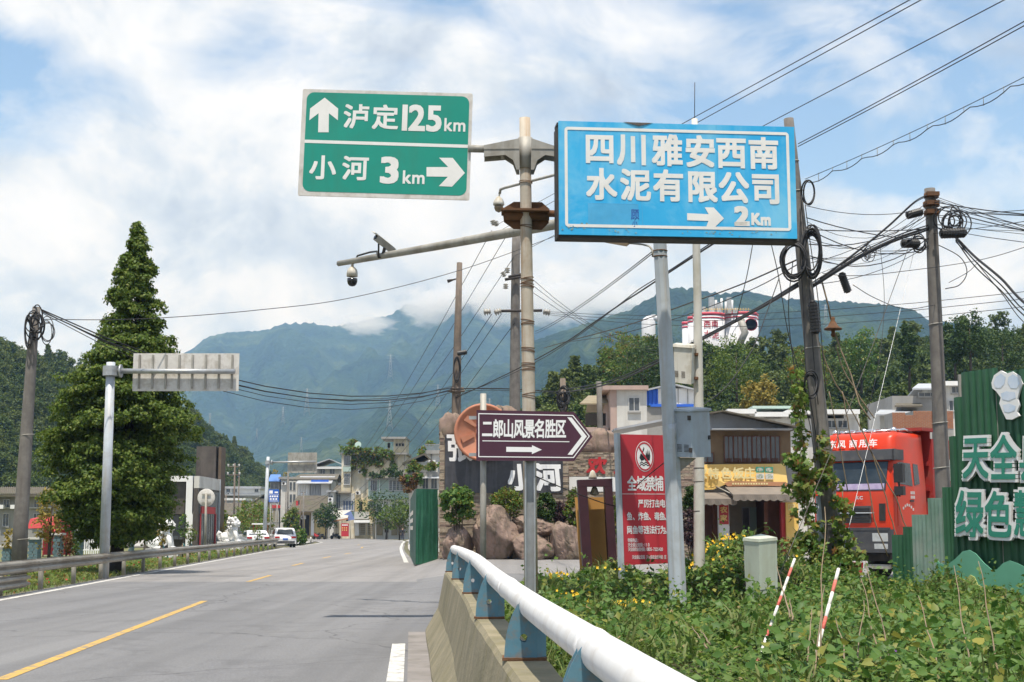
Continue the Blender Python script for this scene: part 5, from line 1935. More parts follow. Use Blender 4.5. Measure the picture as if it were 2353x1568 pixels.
py = [520, 560, 600, 680, 760, 820, 900, 960, 1030, 1100, 1160, 1200, 1240]
hw = [3, 20, 36, 58, 76, 104, 146, 158, 152, 144, 126, 104, 66]
ax = [317, 316, 314, 310, 312, 290, 280, 278, 276, 270, 272, 275, 275]
g_ = np.random.default_rng(91)
cc, outd, rad = [], [], []
k_ = BT.y / 3300
for b in range(560):                      # boughs: each a drooping fan of leafy sprays
 y_ = 526 + 712 * g_.random() ** .74
 a_ = g_.random() * 6.283
 R_ = np.interp(y_, py, hw) * (.66 + .52 * g_.random()) * (1 + .16 * mn.noise(V(math.cos(a_) * 1.5, math.sin(a_) * 1.5, y_ * .012)))
 c = P(np.interp(y_, py, ax), y_, BT.y)
 n_sp = 3 + int(R_ / 26)
 for q in range(n_sp):
  f = .38 + .62 * (q + g_.random()) / n_sp
  aa = a_ + g_.normal() * .16 / max(.3, f)
  cc.append((c.x + R_ * f * k_ * math.cos(aa), c.y + R_ * f * k_ * math.sin(aa), c.z + .20 * f * R_ * k_ * .5 - .34 * f * f * R_ * k_ * .6 + g_.normal() * .08))
  outd.append((math.cos(aa), math.sin(aa), -.1))
  rad.append((.20 + .20 * g_.random()) * np.interp(y_, [530, 800, 1200], [.6, .9, 1.1]))
cc, outd, rad = np.array(cc), np.array(outd), np.array(rad)
p_, n_, s_ = clump_leaves(cc, rad, 58, g_, .5, .6, .125, outd)
co, fs = scatter(LEAF2, p_, n_, s_, g_)
npmesh('crown', co, fs, 'big_tree_leaves', bt)
m = MB()
top = P(317, 560, BT.y)
m.tube([V(BT.x, BT.y, -.1), V(BT.x, BT.y, .5), V(BT.x + .05, BT.y, 1.6), V(BT.x + .2, BT.y, 4), V(BT.x + .5, BT.y, 8), top], [.32, .25, .22, .18, .11, .03], 12)
tk = m.build('trunk', 'bark_dark', bt)
for i in range(22):
 z0 = 1.7 + i * .42
 a_ = i * 2.4
 b0 = V(BT.x + .06 * z0, BT.y, z0)
 ln = np.interp(z0, [1.5, 4, 8, 11], [1.5, 1.9, .7, .2])
 m = MB()
 m.tube([b0, b0 + V(math.cos(a_), math.sin(a_), .35) * ln * .5, b0 + V(math.cos(a_), math.sin(a_), .3) * ln], [.06, .04, .015], 6)
 m.build('branch', 'bark_dark', tk)

def small_tree(name, label, base, h, rx, mt, clumps=60, per=26, size=.12, trunk_h=.4, bark='bark', group=None, seed=1, cat='tree', shape='round', rzf=None, trunk_r=None, tm=LEAF2):
 o = thing(name, label, cat, base, group)
 g1 = np.random.default_rng(seed)
 rz = (h * (1 - trunk_h)) / 2
 d_ = g1.normal(size=(clumps, 3))
 d_ /= np.linalg.norm(d_, axis=1, keepdims=True)
 lob = np.array([1 + .35 * mn.noise(Vector(x) * 1.6 + Vector((seed * 2.3, 0, 0))) for x in d_])
 c_ = d_ * ((.35 + .65 * g1.random(clumps) ** .5) * lob)[:, None] * np.array([rx, rx, rz]) + np.array(base) + np.array([0, 0, h * trunk_h + rz])
 p1, n1, s1_ = clump_leaves(c_, rx * (.22 + .14 * g1.random(clumps)), per, g1, .8, .5, size)
 c1, f1 = scatter(tm, p1, n1, s1_, g1)
 npmesh('crown', c1, f1, mt, o)
 b_ = Vector(base)
 m_ = MB()
 tr = trunk_r or max(.03, h * .018)
 m_.tube([b_ - V(0, 0, .05), b_ + V(.02, 0, h * trunk_h), b_ + V(.05, .03, h * .75)], [tr * 1.3, tr, tr * .4], 8)
 t_ = m_.build('trunk', bark, o)
 for q in range(5):
  a_ = q * 1.3 + seed
  s0 = b_ + V(.02, 0, h * (trunk_h + .05 * q))
  m_ = MB()
  m_.tube([s0, s0 + V(math.cos(a_) * rx * .6, math.sin(a_) * rx * .6, h * .16)], [tr * .5, tr * .2], 6)
  m_.build('branch', bark, t_)
 return o

def gz(px, py, D):
 """ground point below a pixel column at depth D"""
 p = P(px, py, D)
 return (p.x, p.y, 0 if p.x < -4 else side_z(D))

# ================================================================ stone monument with the black inscription slab
MD = 62.0
KM = MD / 3300
mat('ledge_stone', (.42, .35, .26), (.30, .24, .18), 6, .9, .3, dirt=(.22, .18, .13), dsc=1, damt=.5)
mat('ledge_stone_red', (.33, .24, .19), (.25, .19, .15), 6, .9, .3)
mat('slab_black', (.055, .055, .062), (.04, .04, .045), 2, .35, 0, dirt=(.10, .10, .11), dsc=1.5, damt=.6, streak=(.13, .13, .14), ssc=5, samt=.5)
mat('fake_rock', (.29, .205, .165), (.215, .155, .125), 1.6, .9, .9, 7, dirt=(.13, .11, .065), dsc=1.3, damt=.8, streak=(.10, .085, .06), ssc=5, samt=.75)
mat('copper_disc', (.46, .185, .105), (.40, .155, .085), 3, .6, .05, dirt=(.45, .22, .14), dsc=2, damt=.5)
mat('white_wall', (.72, .72, .70), (.66, .66, .63), 2, .8)
mat('letter_red', (.45, .025, .03))

def ledge_wall(mb, px0, px1, py0, py1, D, depth, seed, hstone=.075):
 g1 = random.Random(seed)
 a, b = P(px0, py1, D), P(px1, py0, D)
 z = a.z
 while z < b.z - .01:
  h_ = min(hstone * g1.uniform(.7, 1.35), b.z - z)
  x = a.x
  while x < b.x - .02:
   w_ = min(g1.uniform(.14, .5), b.x - x)
   y0 = D - g1.uniform(0, .05)
   mb.mi = 1 if g1.random() < .3 else 0
   mb.b2(x + .004, x + w_ - .004, y0, D + depth, z + .004, z + h_ - .003)
   x += w_
  z += h_
 mb.mi = 0

mo = thing('stone_monument', 'slate-clad monument wall with a black slab and white calligraphy', 'monument', (P(1150, 1280, MD).x, MD, side_z(MD)))
zb = side_z(MD)
m = MB()
a, b = P(1010, 1278, MD), P(1306, 992, MD)
m.b2(a.x, b.x, MD + .06, MD + 1.1, zb - .2, b.z - .05)
m.build('wall_core', 'ledge_stone', mo)
m = MB()
ledge_wall(m, 1010, 1306, 1133, 1282, MD, .08, 1)
ledge_wall(m, 1010, 1022, 1000, 1133, MD, .08, 2)
ledge_wall(m, 1293, 1306, 1000, 1133, MD, .08, 3)
# return face on the road side
g1 = random.Random(9)
z = zb
while z < b.z:
 h_ = .075 * g1.uniform(.7, 1.35)
 y_ = MD + .09
 while y_ < MD + 1.1:
  w_ = g1.uniform(.15, .45)
  m.mi = 1 if g1.random() < .3 else 0
  m.b2(a.x - g1.uniform(.01, .06), a.x + .05, y_, min(y_ + w_ - .006, MD + 1.1), z, min(z + h_ - .005, b.z))
  y_ += w_
 z += h_
st_ = m.build('ledge_stones', ['ledge_stone', 'ledge_stone_red'], mo)
st_['kind'] = 'stuff'
m = MB()
c0, c1 = P(1022, 1133, MD - .09), P(1293, 1000, MD - .09)
m.b2(c0.x, c1.x, MD - .09, MD + .05, c0.z, c1.z)
sl_ = m.build('slab', 'slab_black', mo)
mpz = Plane(P(1022, 1000, MD - .09), P(1293, 1000, MD - .09), P(1293, 1133, MD - .09), P(1022, 1133, MD - .09))
m = MB()
mpz.char(m, '张', 1057, 1030, 58, 66, .03, z=.015, skew=-.12)
mpz.char(m, '小', 1197, 1098, 58, 62, .04, z=.015, skew=-.1)
mpz.char(m, '河', 1262, 1098, 62, 66, .04, z=.015, skew=-.1)
m.build('calligraphy', 'paint_pure', sl_)
# modelled rock along the crest
for i, (x, y, w, h) in enumerate(((1038, 988, 30, 40), (1160, 968, 34, 34), (1100, 985, 50, 22), (1215, 985, 50, 24), (1270, 990, 34, 20))):
 m = MB()
 m.ball(P(x, y, MD + .5), 1, 18, (w * KM, .55, h * KM), .35, 2.2, i + 3, .25)
 m.build('crest_rock', 'fake_rock', mo)

# boulders, each of its own
for i, (x0, y0, x1, y1, D, lab) in enumerate(((1084, 1172, 1186, 1279, 60.6, 'largest brown artificial boulder, with an overhanging lip, below the slab'), (1017, 1208, 1086, 1290, 60.8, 'rough brown boulder at the road-side foot of the monument'),
                                              (1178, 1186, 1270, 1234, 60.9, 'flat ledge-like boulder behind the steel sign post'), (1180, 1228, 1272, 1292, 60.4, 'low pink-brown boulder under the ledge-like one'), (1264, 1200, 1336, 1296, 60.5, 'tall brown boulder beside the portal frame'))):
 o = thing('boulder', lab, 'rock', (P((x0 + x1) / 2, y1, D).x, D, zb), 'artificial boulders at the monument foot')
 m = MB()
 c = P((x0 + x1) / 2, (y0 + y1) / 2, D)
 gr_ = random.Random(70 + i)
 pl_ = [(V(gr_.gauss(0, 1), gr_.gauss(0, 1), gr_.gauss(0, .8)).normalized(), gr_.uniform(.74, .98)) for _ in range(15)]
 m.ball((0, 0, 0), 1, 64)
 sc_ = ((x1 - x0) / 2 * KM * 1.06, .75, (y1 - y0) / 2 * KM * 1.06)
 for j in range(len(m.v)):
  p = Vector(m.v[j]).normalized()
  r_ = min([1.12] + [d / max(p.dot(n_), .05) for n_, d in pl_])
  r_ *= 1 + .07 * mn.noise(p * 2.3 + V(i, 0, 0)) + .035 * mn.noise(V(p.x * 9, p.y * 9, p.z * 4)) - .07 * max(0, .1 - abs(mn.noise(V(p.x * 2.2 + i * 3, p.y * 2.2, p.z)))) * 8
  m.v[j] = tuple(c + V(p.x * sc_[0], p.y * sc_[1], p.z * sc_[2]) * r_)
  m.sm[min(j, len(m.sm) - 1)] = False
 m.sm = [False] * len(m.sm)
 m.build('rock', 'fake_rock', o)

# copper-coloured disc
cd = thing('copper_disc', 'large round copper-coloured disc with spokes in front of the slab', 'ornament', P(1110, 1060, MD - .5))
c = P(1110, 994, MD - .45)
rD = 66 * KM
m = MB()
m.lathe([(rD * .97, .0), (rD, -.04), (rD, -.14), (rD * .95, -.18), (rD * .9, -.16), (rD * .87, -.09), (.01, -.08)][::-1] + [(rD * .97, .0)], c, 48, ax=(0, 1, 0))
m.build('disc', 'copper_disc', cd)
for k_ in range(6):
 m = MB()
 a_ = R(20 + 60 * k_)
 u = V(math.cos(a_), 0, math.sin(a_))
 p0 = c + V(0, -.11, 0) + u * rD * .32
 w_ = V(-u.z, 0, u.x)
 m.prism([p0 - w_ * .05, p0 + u * rD * .46 - w_ * .14, p0 + u * rD * .46 + w_ * .14, p0 + w_ * .05], (0, -.05, 0))
 m.build('spoke', 'copper_disc', cd)
m = MB()
m.lathe([(rD * .26, 0), (rD * .26, -.07), (rD * .2, -.09), (.01, -.09)][::-1] + [(rD * .26, 0)], c + V(0, -.08, 0), 24, ax=(0, 1, 0))
m.build('hub', 'copper_disc', cd)
m = MB()
m.tube([c + V(0, .05, -rD * .6), V(c.x, MD - .1, c.z - rD * .6)], .06, 8)
m.build('stay', 'galv_dull', cd)

# second stretch of wall with the red welcome characters
ww = thing('stone_wall', 'slate stone wall with red welcome characters and a white band', 'wall', (P(1400, 1280, MD + 1).x, MD + 1, zb))
D2 = MD + 1.2
m = MB()
a, b = P(1300, 1280, D2), P(1606, 1040, D2)
m.b2(a.x, b.x, D2 + .06, D2 + .6, zb - .2, b.z - .05)
m.build('wall_core', 'ledge_stone', ww)
m = MB()
ledge_wall(m, 1306, 1606, 1040, 1095, D2, .08, 4)
ledge_wall(m, 1425, 1606, 1095, 1282, D2, .08, 5)
ledge_wall(m, 1306, 1425, 1130, 1282, D2, .08, 6)
st_ = m.build('ledge_stones', ['ledge_stone', 'ledge_stone_red'], ww)
st_['kind'] = 'stuff'
m = MB()
a, b = P(1308, 1130, D2 - .05), P(1424, 1096, D2 - .05)
m.b2(a.x, b.x, D2 - .05, D2 + .05, a.z, b.z)
m.build('white_band', 'white_wall', ww)
wz = Plane(P(1306, 1040, D2 - .05), P(1606, 1040, D2 - .05), P(1606, 1130, D2 - .05), P(1306, 1130, D2 - .05))
for ch, x in (('欢', 1369), ('迎', 1432)):
 m = MB()
 wz.char(m, ch, x, 1071, 44, 40, .035, z=.05, skew=.15)
 wz.char(m, ch, x, 1071, 44, 40, .035, z=.03, skew=.15)
 wz.char(m, ch, x, 1071, 44, 40, .035, z=.01, skew=.15)
 m.build('red_character', 'letter_red', ww)
for i, (x, y, w, h) in enumerate(((1330, 1024, 36, 24), (1385, 1018, 34, 30), (1430, 1026, 30, 22), (1480, 1028, 40, 20), (1550, 1030, 50, 18))):
 m = MB()
 m.ball(P(x, y, D2 + .35), 1, 18, (w * KM, .4, h * KM), .3, 2.2, i + 31, .4)
 m.build('crest_rock', 'fake_rock', ww)

# shrubs at the foot of the monument
for i, (x, y, w, h, D, mt, lab, tm) in enumerate(((1051, 1158, 42, 42, 60.2, 'bean_leaves', 'bright round maple-leaved shrub at the left end of the monument', LOBED), (1168, 1155, 40, 34, 61.0, 'vine_leaves', 'mid-green shrub above the largest boulder', LEAF2),
                                                  (1252, 1168, 26, 34, 61.0, 'tree_leaves', 'narrow-leaved green shrub right of the steel sign post', LEAF2), (1285, 1180, 22, 26, 61.2, 'purple_leaves', 'dark purple-leaved shrub between the boulders and the portal', LEAF2),
                                                  (1318, 1180, 20, 60, 60.8, 'vine_leaves', 'tall green shrub directly left of the portal frame', LEAF2), (1424, 1185, 18, 60, 61.2, 'vine_leaves', 'tall green shrub right of the portal frame', LEAF2),
                                                  (1588, 1150, 20, 34, 62, 'tree_leaves', 'green shrub by the slate wall beside the restaurant', LEAF2), (1586, 1215, 30, 48, 61.5, 'purple_leaves', 'dark purple shrub behind the slim white pole', LEAF2))):
 c = P(x, y, D)
 o = thing('shrub', lab, 'shrub', (c.x, D, zb))
 g1 = np.random.default_rng(60 + i)
 d_ = g1.normal(size=(70, 3))
 d_ /= np.linalg.norm(d_, axis=1, keepdims=True)
 q = d_ * (.4 + .55 * g1.random(70) ** .5)[:, None] * np.array([w, w * .8, h]) * D / 3300 + np.array(c)
 p1, n1, s1_ = clump_leaves(q, np.full(70, w * D / 3300 * .26), 34, g1, .9, .4, .125 if i == 0 else .11)
 c1, f1 = scatter(tm, p1, n1, s1_, g1)
 npmesh('foliage', c1, f1, mt, o)
 m = MB()
 for k_ in range(4):
  m.tube([V(c.x + .05 * k_, D, zb - .02), V(c.x + (k_ - 1.5) * .15, D, c.z - .1), V(c.x + (k_ - 1.5) * .3, D, c.z + .2)], [.03, .02, .01], 5)
 m.build('stems', 'bark', o)
# ================================================================ green corrugated site fence on the right
mat('fence_green', (.035, .125, .065), (.03, .11, .055), 1.5, .45, .02, dirt=(.07, .15, .10), dsc=.8, damt=.4, streak=(.06, .12, .08), ssc=4, samt=.4)
mat('fence_faded', (.22, .32, .27), (.13, .24, .19), 2, .6, .03, dirt=(.30, .33, .30), dsc=1, damt=.6, streak=(.09, .17, .12), ssc=6, samt=.7)
mat('mint', (.13, .37, .25), (.12, .34, .23), 2, .5)
mat('lime', (.47, .52, .20), (.43, .48, .17), 2, .5)
mat('letter_green', (.03, .24, .17), (.035, .26, .18), 3, .5)
mat('cloud_blue', (.55, .66, .80), (.7, .76, .85), 3, .5)
fn_ = thing('site_fence', 'green corrugated metal site fence with large white-edged characters', 'fence', P(2260, 1375, 28.5))

def corr(mb, A, B, z0, z1, pitch=.2, dep=.045):
 """trapezoid-ribbed sheet from A to B (x, y), standing from z0 to z1"""
 A, B = Vector((*A, 0)), Vector((*B, 0))
 L = (B - A).length
 u = (B - A).normalized()
 nn = V(u.y, -u.x, 0)
 prof_, x = [], 0
 while x < L:
  for f, d in ((0, 0), (.45, 0), (.55, 1), (.9, 1), (1.0, 0)):
   if x + f * pitch <= L:
    prof_.append((x + f * pitch, d * dep))
  x += pitch
 if prof_[-1][0] < L:
  prof_.append((L, 0))
 out = []
 for s_, d in prof_:
  if out and abs(out[-1][0] - s_) < 1e-6:
   continue
  out.append((s_, d))
 k_ = len(out)
 vs_ = [A + u * s_ + nn * d + V(0, 0, z) for z in (z0, z1) for s_, d in out]
 mb.add(vs_, [(i, i + 1, k_ + i + 1, k_ + i) for i in range(k_ - 1)])

# the tall run, receding slightly to the left, then the stepped lower sheets
tops = [(2214, 2640, 851), (2195, 2214, 913), (2180, 2195, 1003)]
FD = lambda px: np.interp(px, [2040, 2180, 2380, 2700], [30.6, 29.8, 27.6, 24.6])

def fx(px):
 return (px - 1176.5) / 3300 * FD(px), FD(px)

for x0, x1, ty in tops:
 m = MB()
 xs = np.linspace(x0, x1, 1 + max(1, round((x1 - x0) / 85)))
 for a, b in zip(xs[:-1], xs[1:]):
  m = MB()
  corr(m, fx(a), fx(b), .05, P((a + b) / 2, ty, FD((a + b) / 2)).z, .19)
  m.build('sheet', 'fence_green', fn_)
for i, (x0, x1, ty, mt) in enumerate(((2126, 2160, 1145, 'fence_faded'), (2088, 2126, 1183, 'fence_faded'), (2067, 2088, 1211, 'fence_green'), (2041, 2067, 1229, 'fence_green'), (2160, 2180, 1120, 'fence_green'))):
 m = MB()
 corr(m, fx(x0), fx(x1), .05, P(x0, ty, FD(x0)).z, .16)
 m.build('low_sheet', mt, fn_)
m = MB()
for px in (2215, 2300, 2375, 2500, 2630):
 x, y = fx(px)
 m.b2(x - .04, x + .04, y + .06, y + .14, 0, P(px, 860, y).z)
m.build('back_posts', 'galv_dull', fn_)
fp = Plane(P(2214, 851, FD(2214)), P(2380, 851, FD(2380)), P(2380, 1370, FD(2380)), P(2214, 1370, FD(2214)))

def fat_char(ch, px, py, w, h, parent):
 m_ = MB()
 for lay in range(5):
  fp.char(m_, ch, px, py, w, h, .085, z=.07 + lay * .014)
 o_ = m_.build('character', 'paint_pure', parent)
 m_ = MB()
 fp.char(m_, ch, px, py, w, h, .022, z=.142)
 m_.build('green_face', 'letter_green', o_)

for ch, px, py, w, h in (('天', 2254, 1053, 62, 105), ('全', 2318, 1056, 62, 108), ('县', 2384, 1058, 62, 108), ('绿', 2240, 1184, 66, 112), ('色', 2306, 1186, 64, 112), ('慧', 2372, 1184, 64, 112)):
 fat_char(ch, px, py, w, h, fn_)
# vapour-cloud emblem
EM = lambda x, y: ((x * .5204 + 1900) * .9412, (y * .5204 + 850) * .9412)
em_pts = [(1018, 165), (1030, 130), (1062, 108), (1092, 122), (1118, 112), (1150, 135), (1165, 170), (1150, 205), (1140, 240), (1150, 270), (1138, 300), (1150, 320), (1115, 338), (1088, 336), (1070, 300), (1055, 262), (1062, 235), (1040, 205), (1022, 190)]
m = MB()
fp.slab(m, [fp.at(*EM(*q)) for q in em_pts][::-1], .06, .10)
em = m.build('cloud_emblem', 'paint_pure', fn_)
m = MB()
for blob in ([(1030, 165), (1040, 138), (1064, 122), (1086, 140), (1080, 170), (1062, 190), (1038, 188)], [(1098, 140), (1120, 125), (1145, 142), (1152, 170), (1138, 192), (1110, 190), (1095, 165)], [(1064, 215), (1090, 205), (1130, 210), (1134, 235), (1100, 250), (1070, 242)], [(1072, 270), (1100, 262), (1134, 275), (1128, 295), (1100, 305), (1080, 300)]):
 fp.poly(m, [fp.at(*EM(*q)) for q in blob][::-1], .105)
m.build('pale_blue_curls', 'cloud_blue', em)
# cut-out hills at the foot
for name, mt, z, pts in (('hill_cutout', 'mint', .09, [(640, 1110), (665, 1060), (700, 1000), (730, 975), (755, 985), (775, 1010), (810, 1020), (850, 990), (885, 955), (915, 948), (945, 965), (985, 1010), (1020, 1040), (1045, 1040), (1075, 1010), (1105, 998), (1140, 1010), (1200, 1040), (1200, 1165), (640, 1165)]),
                         ('hill_cutout', 'lime', .12, [(830, 1090), (850, 1065), (880, 1080), (905, 1090), (925, 1065), (945, 1075), (960, 1110), (985, 1125), (1010, 1135), (1030, 1170), (820, 1170)])):
 m = MB()
 fp.slab(m, [fp.at(*EM(*q)) for q in pts][::-1], z, z + .02)
 m.build(name, mt, fn_)

# ================================================================ red tipper truck
mat('truck_red', (.62, .045, .014), (.55, .038, .013), 1.2, .35, 0, dirt=(.40, .08, .045), dsc=1.2, damt=.5, spec=.3)
mat('truck_red_dull', (.36, .03, .025), (.30, .028, .022), 2, .6, .05, dirt=(.28, .10, .07), dsc=1.5, damt=.6)
mat('truck_grey', (.05, .052, .058), (.065, .066, .07), 3, .55, 0, dirt=(.16, .15, .13), dsc=1.4, damt=.5)
mat('glass_dark', (.02, .028, .032), (.045, .055, .06), 1.5, .08, spec=.6)
mat('chrome', (.7, .7, .7), (.6, .6, .6), 4, .2, metal=.9)
mat('lamp_glass', (.6, .62, .62), (.5, .52, .52), 14, .12, metal=.4)
mat('tyre', (.025, .025, .026), (.04, .038, .036), 5, .9)
mat('screen_purple', (.30, .24, .40), (.42, .36, .50), 5, .6)
TA = R(-43)
tpos = P(2055, 1340, 38.6)
# local frame: front faces -y, origin under the middle of the front bumper
tk_ = thing('tipper_truck', 'red tipper truck parked behind the vine-covered pole', 'truck', (0, 0, 0), rz=TA)
ca, sa = math.cos(TA), math.sin(TA)
tk_.location = (tpos.x - 1.22 * ca, tpos.y - 1.22 * sa, .16)

def TB(name, mb, mt, parent=None, label=None):
 return mb.build(name, mt, parent or tk_, world=False, label=label)

# cab: side profile (y back, z up) swept across the width with rounded corners
secs = [(.95, 0.0), (1.5, -.03), (2.3, .0), (2.55, .04), (3.25, .22), (3.42, .26), (3.9, .34), (4.03, .48), (4.08, .75)]
m = MB()
vs_, rows = [], []
for z, yf in secs:
 w = 1.22 if z < 2.5 else (1.22 - (z - 2.5) * .06)
 if z > 4.05:
  w -= .14
 r = .22
 pts = []
 for (cx, cy, a0) in ((w - r, yf + r, 270), (w - r, 2.05 - r * .4, 0), (-w + r, 2.05 - r * .4, 90), (-w + r, yf + r, 180)):
  for k_ in range(5):
   a_ = R(a0 + 90 * k_ / 4)
   rr = r if cy < 1.5 else r * .4
   pts.append((cx + (r if cy < 1.5 else r) * math.cos(a_), cy + rr * math.sin(a_), z))
 rows.append(len(pts))
 vs_ += pts
k_ = rows[0]
m.add(vs_, [(i * k_ + j, i * k_ + (j + 1) % k_, (i + 1) * k_ + (j + 1) % k_, (i + 1) * k_ + j) for i in range(len(secs) - 1) for j in range(k_)] + [tuple((len(secs) - 1) * k_ + j for j in range(k_))], True)
cab = TB('cab', m, 'truck_red')

def yf_at(z):
 return float(np.interp(z, [s[0] for s in secs], [s[1] for s in secs]))

def front_panel(x0, x1, z0, z1, off, n_=6):
 """a strip that follows the raked front of the cab"""
 mb = MB()
 zs = np.linspace(z0, z1, n_)
 v1 = [(x, yf_at(z) - off, z) for z in zs for x in (x0, x1)]
 v2 = [(x, yf_at(z) - off + .03, z) for z in zs for x in (x0, x1)]
 q = len(v1)
 fs_ = [(2 * i, 2 * i + 1, 2 * i + 3, 2 * i + 2) for i in range(n_ - 1)] + [(q + 2 * i, q + 2 * i + 2, q + 2 * i + 3, q + 2 * i + 1) for i in range(n_ - 1)]
 fs_ += [(0, q, q + 1, 1), (2 * n_ - 2, 2 * n_ - 1, q + 2 * n_ - 1, q + 2 * n_ - 2)] + [(2 * i, 2 * i + 2, q + 2 * i + 2, q + 2 * i) for i in range(n_ - 1)] + [(2 * i + 1, q + 2 * i + 1, q + 2 * i + 3, 2 * i + 3) for i in range(n_ - 1)]
 mb.add(v1 + v2, fs_)
 return mb

TB('windscreen', front_panel(-1.04, 1.04, 2.47, 3.26, .012), 'glass_dark', cab)
TB('sun_screen', front_panel(-1.0, 1.0, 2.5, 2.66, .016), 'screen_purple', cab)
m = MB()
m.add([(-1.2, .10, 3.30), (1.2, .10, 3.30), (1.2, .16, 3.58), (-1.2, .16, 3.58), (-1.2, .34, 3.28), (1.2, .34, 3.28), (1.2, .36, 3.60), (-1.2, .36, 3.60)], [(0, 1, 2, 3), (4, 7, 6, 5), (0, 4, 5, 1), (3, 2, 6, 7), (0, 3, 7, 4), (1, 5, 6, 2)])
m.b2(1.16, 1.225, .2, .75, 3.3, 3.58)
m.b2(-1.225, -1.16, .2, .75, 3.3, 3.58)
TB('sun_visor', m, 'truck_grey', cab)
TB('radiator_grille', front_panel(-.62, .62, 1.60, 2.06, .02), 'truck_grey', cab)
for i in range(5):
 TB('grille_bar', front_panel(-.58, .58, 1.65 + i * .08, 1.685 + i * .08, .045, 2), 'tyre', cab)
TB('grille_trim', front_panel(-.3, .74, 1.86, 1.885, .07, 2), 'chrome', cab)
for s_ in (-1, 1):
 x0, x1 = (.86, 1.04) if s_ > 0 else (-1.04, -.86)
 TB('corner_vent', front_panel(x0, x1, 1.66, 2.12, .02, 3), 'tyre', cab)
 m = MB()
 m.box((s_ * .90, -.075, 1.22), (.46, .04, .22))
 TB('headlight', m, 'lamp_glass')
 m = MB()
 m.box((s_ * .92, -.075, .98), (.4, .04, .14))
 TB('fog_lamp', m, 'lamp_glass')
 m = MB()
 m.tube([(s_ * 1.2, .2, 3.1), (s_ * 1.42, .05, 3.2), (s_ * 1.45, .03, 2.3), (s_ * 1.2, .2, 2.35)], .025, 6)
 arm_ = TB('mirror_arm', m, 'black_plastic')
 m = MB()
 m.box((s_ * 1.46, .03, 2.92), (.26, .14, .5))
 m.box((s_ * 1.46, .03, 2.45), (.26, .14, .24))
 TB('mirror', m, 'black_plastic', arm_)
m = MB()
m.box((0, .0, 1.12), (2.42, .18, .62))
m.box((0, -.02, 1.44), (2.3, .16, .08))
TB('bumper', m, 'truck_grey')
m = MB()
m.box((0, .05, .44), (2.2, .1, .12))
TB('underrun_bar', m, 'galv_dull')
m = MB()
m.box((0, .5, .68), (1.9, .3, .2))
TB('axle_beam', m, 'dark_frame')
tpl = Plane(V(-1.2, .285, 3.95), V(1.2, .285, 3.95), V(1.2, .215, 3.6), V(-1.2, .215, 3.6))
m = MB()
for ch, x in zip('东风商用车', (-.72, -.40, .0, .34, .68)):
 letter(m, ch, tpl.o + V(0, -.03, .0), V(1, 0, 0), V(0, .2, .98).normalized(), x * .9, -.01, .27, .24, .02)
TB('lettering', m, 'paint_pure', cab)
m = MB()
latin(m, 'KC', V(0, -.045, 0), V(1, 0, 0), V(0, 0, 1), .18, 2.24, .08, .05, 1.3)
TB('badge', m, 'chrome', cab)
# left-hand side: door, windows, handle
for s_ in (1, -1):
 m = MB()
 m.box((s_ * 1.222, .78, 2.05), (.02, .92, 1.06))
 dr = TB('door', m, 'truck_red')
 m = MB()
 m.prism([(s_ * 1.205, .38, 2.66), (s_ * 1.205, 1.2, 2.6), (s_ * 1.165, 1.16, 3.22), (s_ * 1.165, .55, 3.24)], (s_ * .025, 0, 0))
 TB('door_window', m, 'glass_dark', dr)
 m = MB()
 m.box((s_ * 1.24, 1.1, 2.2), (.03, .2, .05))
 TB('door_handle', m, 'black_plastic', dr)
 m = MB()
 m.prism([(s_ * 1.202, 1.32, 2.62), (s_ * 1.202, 1.62, 2.68), (s_ * 1.165, 1.6, 3.2), (s_ * 1.165, 1.32, 3.22)], (s_ * .022, 0, 0))
 TB('rear_window', m, 'glass_dark', cab)
 m = MB()
 m.b2(s_ * 1.16, s_ * 1.235, 1.35, 1.95, 1.42, 1.6)
 TB('step_fairing', m, 'truck_red', cab)
 for yy, dup_ in ((1.25, 0), (3.4, 1), (6.0, 1), (7.4, 1)):
  m = MB()
  x_ = s_ * 1.02
  m.lathe([(.02, -.15), (.50, -.15), (.53, -.1), (.53, .1), (.50, .15), (.02, .15)], (x_, yy, .53), 24, ax=(1, 0, 0))
  wh = TB('wheel', m, 'tyre')
  m = MB()
  m.lathe([(.02, -.16), (.27, -.16), (.3, -.1), (.3, .1), (.27, .16), (.02, .16)], (x_ + s_ * .012, yy, .53), 18, ax=(1, 0, 0))
  TB('rim', m, 'galv_dull', wh)
m = MB()
for i in range(6):
 m.box((1.236, .62 + .11 * i, 2.0 + .09 * math.sin(i * .7)), (.004, .07, .07))
for z_ in (2.42, 2.3):
 for y_ in (1.08, 1.17, 1.25):
  m.box((1.236, y_, z_), (.004, .06, .08))
TB('door_print', m, 'sign_edge', cab)['kind'] = 'stuff'
m = MB()
for i in range(7):
 m.tube([(-1.0 + i * .32, .8, 4.1), (-.9 + i * .32, 1.2, 4.17 + .03 * (i % 2)), (-.8 + i * .3, 1.7, 4.1)], .035, 6)
m.tube([(-1.05, .9, 4.12), (1.05, .9, 4.14)], .03, 6)
for s_ in (-.9, 0, .9):
 m.lathe([(.09, 0), (.09, .06), (.06, .12), (.01, .14)], (s_, .85, 4.08), 10)
TB('roof_gear', m, 'chrome', cab)
for s_ in (-.45, .45):
 m = MB()
 m.box((s_, 4.8, .85), (.12, 8, .26))
 TB('chassis_rail', m, 'dark_frame')
